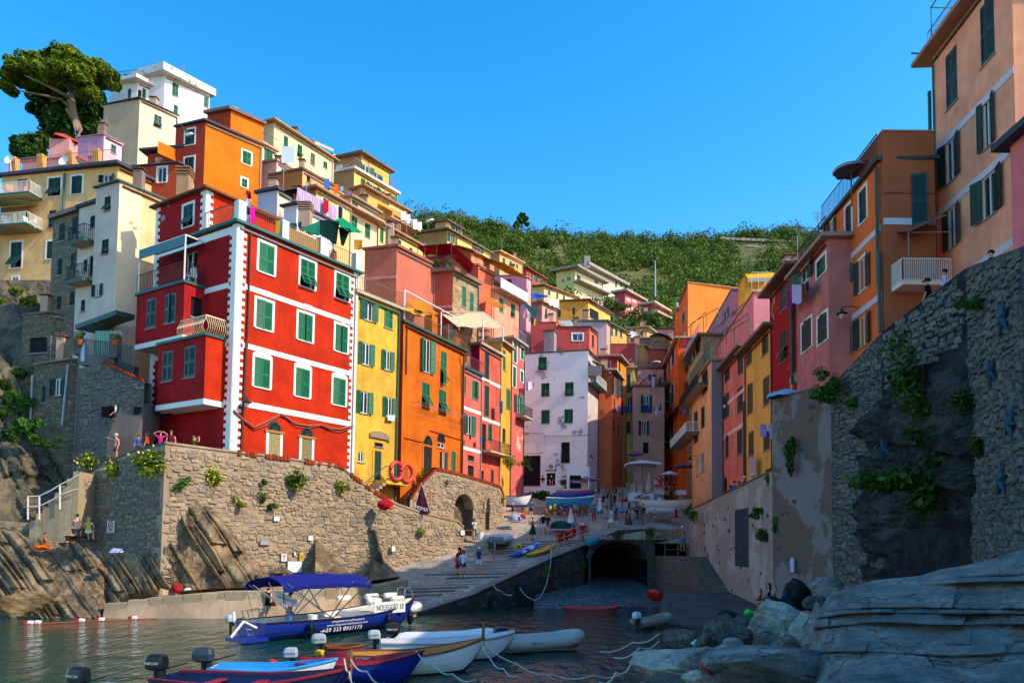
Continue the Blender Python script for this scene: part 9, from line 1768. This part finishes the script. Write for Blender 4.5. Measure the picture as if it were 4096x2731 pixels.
def flag(label,c,x,y,Y,h,cols,axis=0):
    p=atc(c,x,y,Y); root=thing('flag',label,'flag',p-V((0,0,h)),'flags'); b=MB(); b.tube([p-V((0,0,h)),p+V((0,0,.1))],.03,5); b.build('pole',GREY,root)
    for k,cl in enumerate(cols): b=MB(); b.grid([[p+V((.05+.28*t+.1*s,-.08*math.sin(t*5+s*4),-.1-(s+k)/len(cols)*h*.62)) for t in np.linspace(0,1,4)] for s in np.linspace(0,1,4)]); b.build('stripe',cloth(cl),root)
flag('blue, white and red flag at the red house terrace corner','A4',1160,20,44.2,3.2,['#8a1c2c','#c9c4cc','#24306a','#c4c8d4']); flag('green, white and red flag on the far terrace','B1',1865,540,98,3.0,['#2c7a3c','#d0ccc8','#b01c24'])
b=MB(); p=atc('B1',1627,120,170); q=atc('B1',1627,340,170); b.tube([p,q-V((0,0,4))],[.12,.25],6); one(b,'mast',paint('#9aa4a8',.5),'thin tall mast standing in front of the wooded hill','mast')
for k,(c,x,y,Y) in enumerate((('A7',855,1265,57),('A7',825,1320,56.4),('A4',2010,670,49.4),('C1',915,315,46.6),('C1',1315,320,45.4))):
    p=atc(c,x,y,Y); b=MB(); b.lathe([(0,0),(.16,0),(.24,.35),(.27,.4),(.22,.38)],p-V((0,0,.35)),12); q_,_=clump((p.x,p.y,p.z+.25),(.28,.28,.25),60); root=thing('potted_plant',['large terracotta jar at the orange house door','small terracotta pot below the large jar','potted plant on the red house terrace','clay flower pot on the left terrace pier','clay flower pot on the right terrace pier'][k],'potted plant',p-V((0,0,.35)),'potted plants'); b.build('pot',paint('#b0562c',.8),root)
    me=fastmesh('leaves',leafquads(q_-np.array(p-V((0,0,.35))),.09),4,LG_); o=bpy.data.objects.new('leaves',me); COL.objects.link(o); o.parent=root
for k in range(7):
    f=HSt.L; u=HSt.ll*(.12+.09*k); p=f.P(u,HSt.zt+.4,-.05); b=MB(); b.lathe([(0,0),(.16,0),(.22,.3)],p,8); root=thing('roof_garden_pot',['first','second','third','fourth','fifth','sixth','seventh'][k]+' flower pot from the right along the roof garden railing','potted plant',p,'pots along the roof garden'); b.build('pot',paint('#a8502c',.8),root); q_,_=clump((p.x,p.y,p.z+.55),(.4,.3,.35),70); me=fastmesh('leaves',leafquads(q_-np.array(p),.12),4,LB if k%2 else LG_); o=bpy.data.objects.new('leaves',me); COL.objects.link(o); o.parent=root
def chair(label,P,face,m,sc=1.0,group='chairs',name='garden_chair'):
    root=thing(name,label,'chair',P,group); R=Matrix.Rotation(math.radians(face),3,'Z'); 
    def k(nm,pts,w): 
        b=MB()
        for a_,e_ in pts: b.bar(P+R @ V(a_)*sc,P+R @ V(e_)*sc,w*sc)
        b.build(nm,m,root)
    b=MB(); b.box(P+R @ V((0,0,.45))*sc,.48*sc,.46*sc,.04*sc,R); b.build('seat',m,root); b=MB(); b.box(P+R @ V((0,-.26,.78))*sc,.46*sc,.04*sc,.6*sc,R @ Matrix.Rotation(-.2,3,'X')); b.build('backrest',m,root)
    for x in (-.22,.22):
        for y in (-.2,.2): k('leg',[((x,y,.45),(x*1.1,y*1.2,0))],.04)
        k('armrest',[((x*1.1,-.22,.66),(x*1.1,.22,.66)),((x*1.1,.2,.66),(x*1.1,.2,.45))],.035)
f=BF; chair('white plastic chair on the red house balcony',BF.P(.55,zB1+.17,-.7),150,WHITE,1.05)
f=HU6.L
for k,(x,y) in enumerate(((170,410),(250,410),(350,410))): u,z=f.uv('A2',x,y); chair(['orange wooden chair at the left of the upper yellow house balcony','orange wooden chair in the middle of the upper balcony','orange wooden chair at the right of the upper balcony'][k],f.P(u,z+.05,.8),90*k+40,paint('#c0561c',.6),1.0,'balcony chairs')
for k,(x,y) in enumerate(((130,735),(320,735),(410,735))): u,z=f.uv('A2',x,y); chair(['white plastic chair at the left of the lower yellow house balcony','white plastic chair in the middle of the lower balcony','white plastic chair at the right of the lower balcony'][k],f.P(u,z+.05,.9),60*k+20,WHITE,1.0,'balcony chairs')
b=MB(); p=atc('C6',325,545,57.2); b.box(p+V((0,0,.75)),.7,.7,.05)
for sx in (-.3,.3):
    for sy in (-.3,.3): b.bar(p+V((sx,sy,0)),p+V((sx,sy,.74)),.06)
one(b,'bar_table',paint('#b0742c',.6),'orange wooden bar table on the arcade terrace','table')
b=MB(); p=atc('C6',442,545,57.4); b.lathe([(0,0),(.2,0),(.3,.6),(.28,.6),(.18,.05)],p,12); one(b,'planter',WHITE,'white tapered planter on the arcade terrace','planter')
b=MB(); A_=onramp('C6',300,700); 
b.hexa([atc('C6',285,550,57.8),atc('C6',500,550,58.6),atc('C6',500,550,58.6)+V((-1.5,2,0)),atc('C6',285,550,57.8)+V((-1.5,2,0))]+[v+V((0,0,.0)) for v in (atc('C6',285,550,57.8),)]*0+[atc('C6',285,548,57.8)+V((0,0,.12)),atc('C6',500,548,58.6)+V((0,0,.12)),atc('C6',500,548,58.6)+V((-1.5,2,.12)),atc('C6',285,548,57.8)+V((-1.5,2,.12))]); struct(b.build('arcade_terrace',plaster('#a8967c',.5)))
rs = random.Random(11)
for H, g, rf in HOUSES:
    if rf != 'flat' or g == GR and H.lr < 3: continue
    z = H.zt+H.rh; c = (H.poly[0]+H.poly[2])/2
    def spot(): return H.poly[0]+H.L.u*H.ll*rs.uniform(.2,.8)+H.R.u*H.lr*rs.uniform(.15,.85)
    p = spot(); b = MB(); h = rs.uniform(.9,1.7); w = rs.uniform(.45,.8); b.box((p.x,p.y,z+h/2),w,w*.8,h)
    ch = b.build('chimney', plaster(rs.choice(['#a8876a','#b89a80','#8f7a6a'])), H.root); b = MB(); b.box((p.x,p.y,z+h+.09),w+.2,w*.8+.2,.08); b.box((p.x,p.y,z+h+.02),w*.7,w*.5,.1); b.build('chimney_cap', ROOFT, ch)
    p = spot(); hh = rs.uniform(1.6,3.0); b = MB(); b.tube([(p.x,p.y,z),(p.x,p.y,z+hh)],.03,5)
    for k in range(5): b.bar((p.x-.35+.03*k,p.y,z+hh-.1-.13*k),(p.x+.35-.03*k,p.y,z+hh-.1-.13*k),.02)
    b.build('aerial', GREY, H.root)
    f = H.R if g != GR else H.L; ln = H.lr if g != GR else H.ll
    b = MB(); b.tube([f.P(.15,H.zt-.25,.1),f.P(ln-.15,H.zt-.32,.1)],.06,6); b.tube([f.P(ln*.97,H.zt-.3,.08),f.P(ln*.97,H.zb+.2,.08)],.05,6); b.build('gutter', rs.choice([PIPE,GREY,TEAL]), H.root)
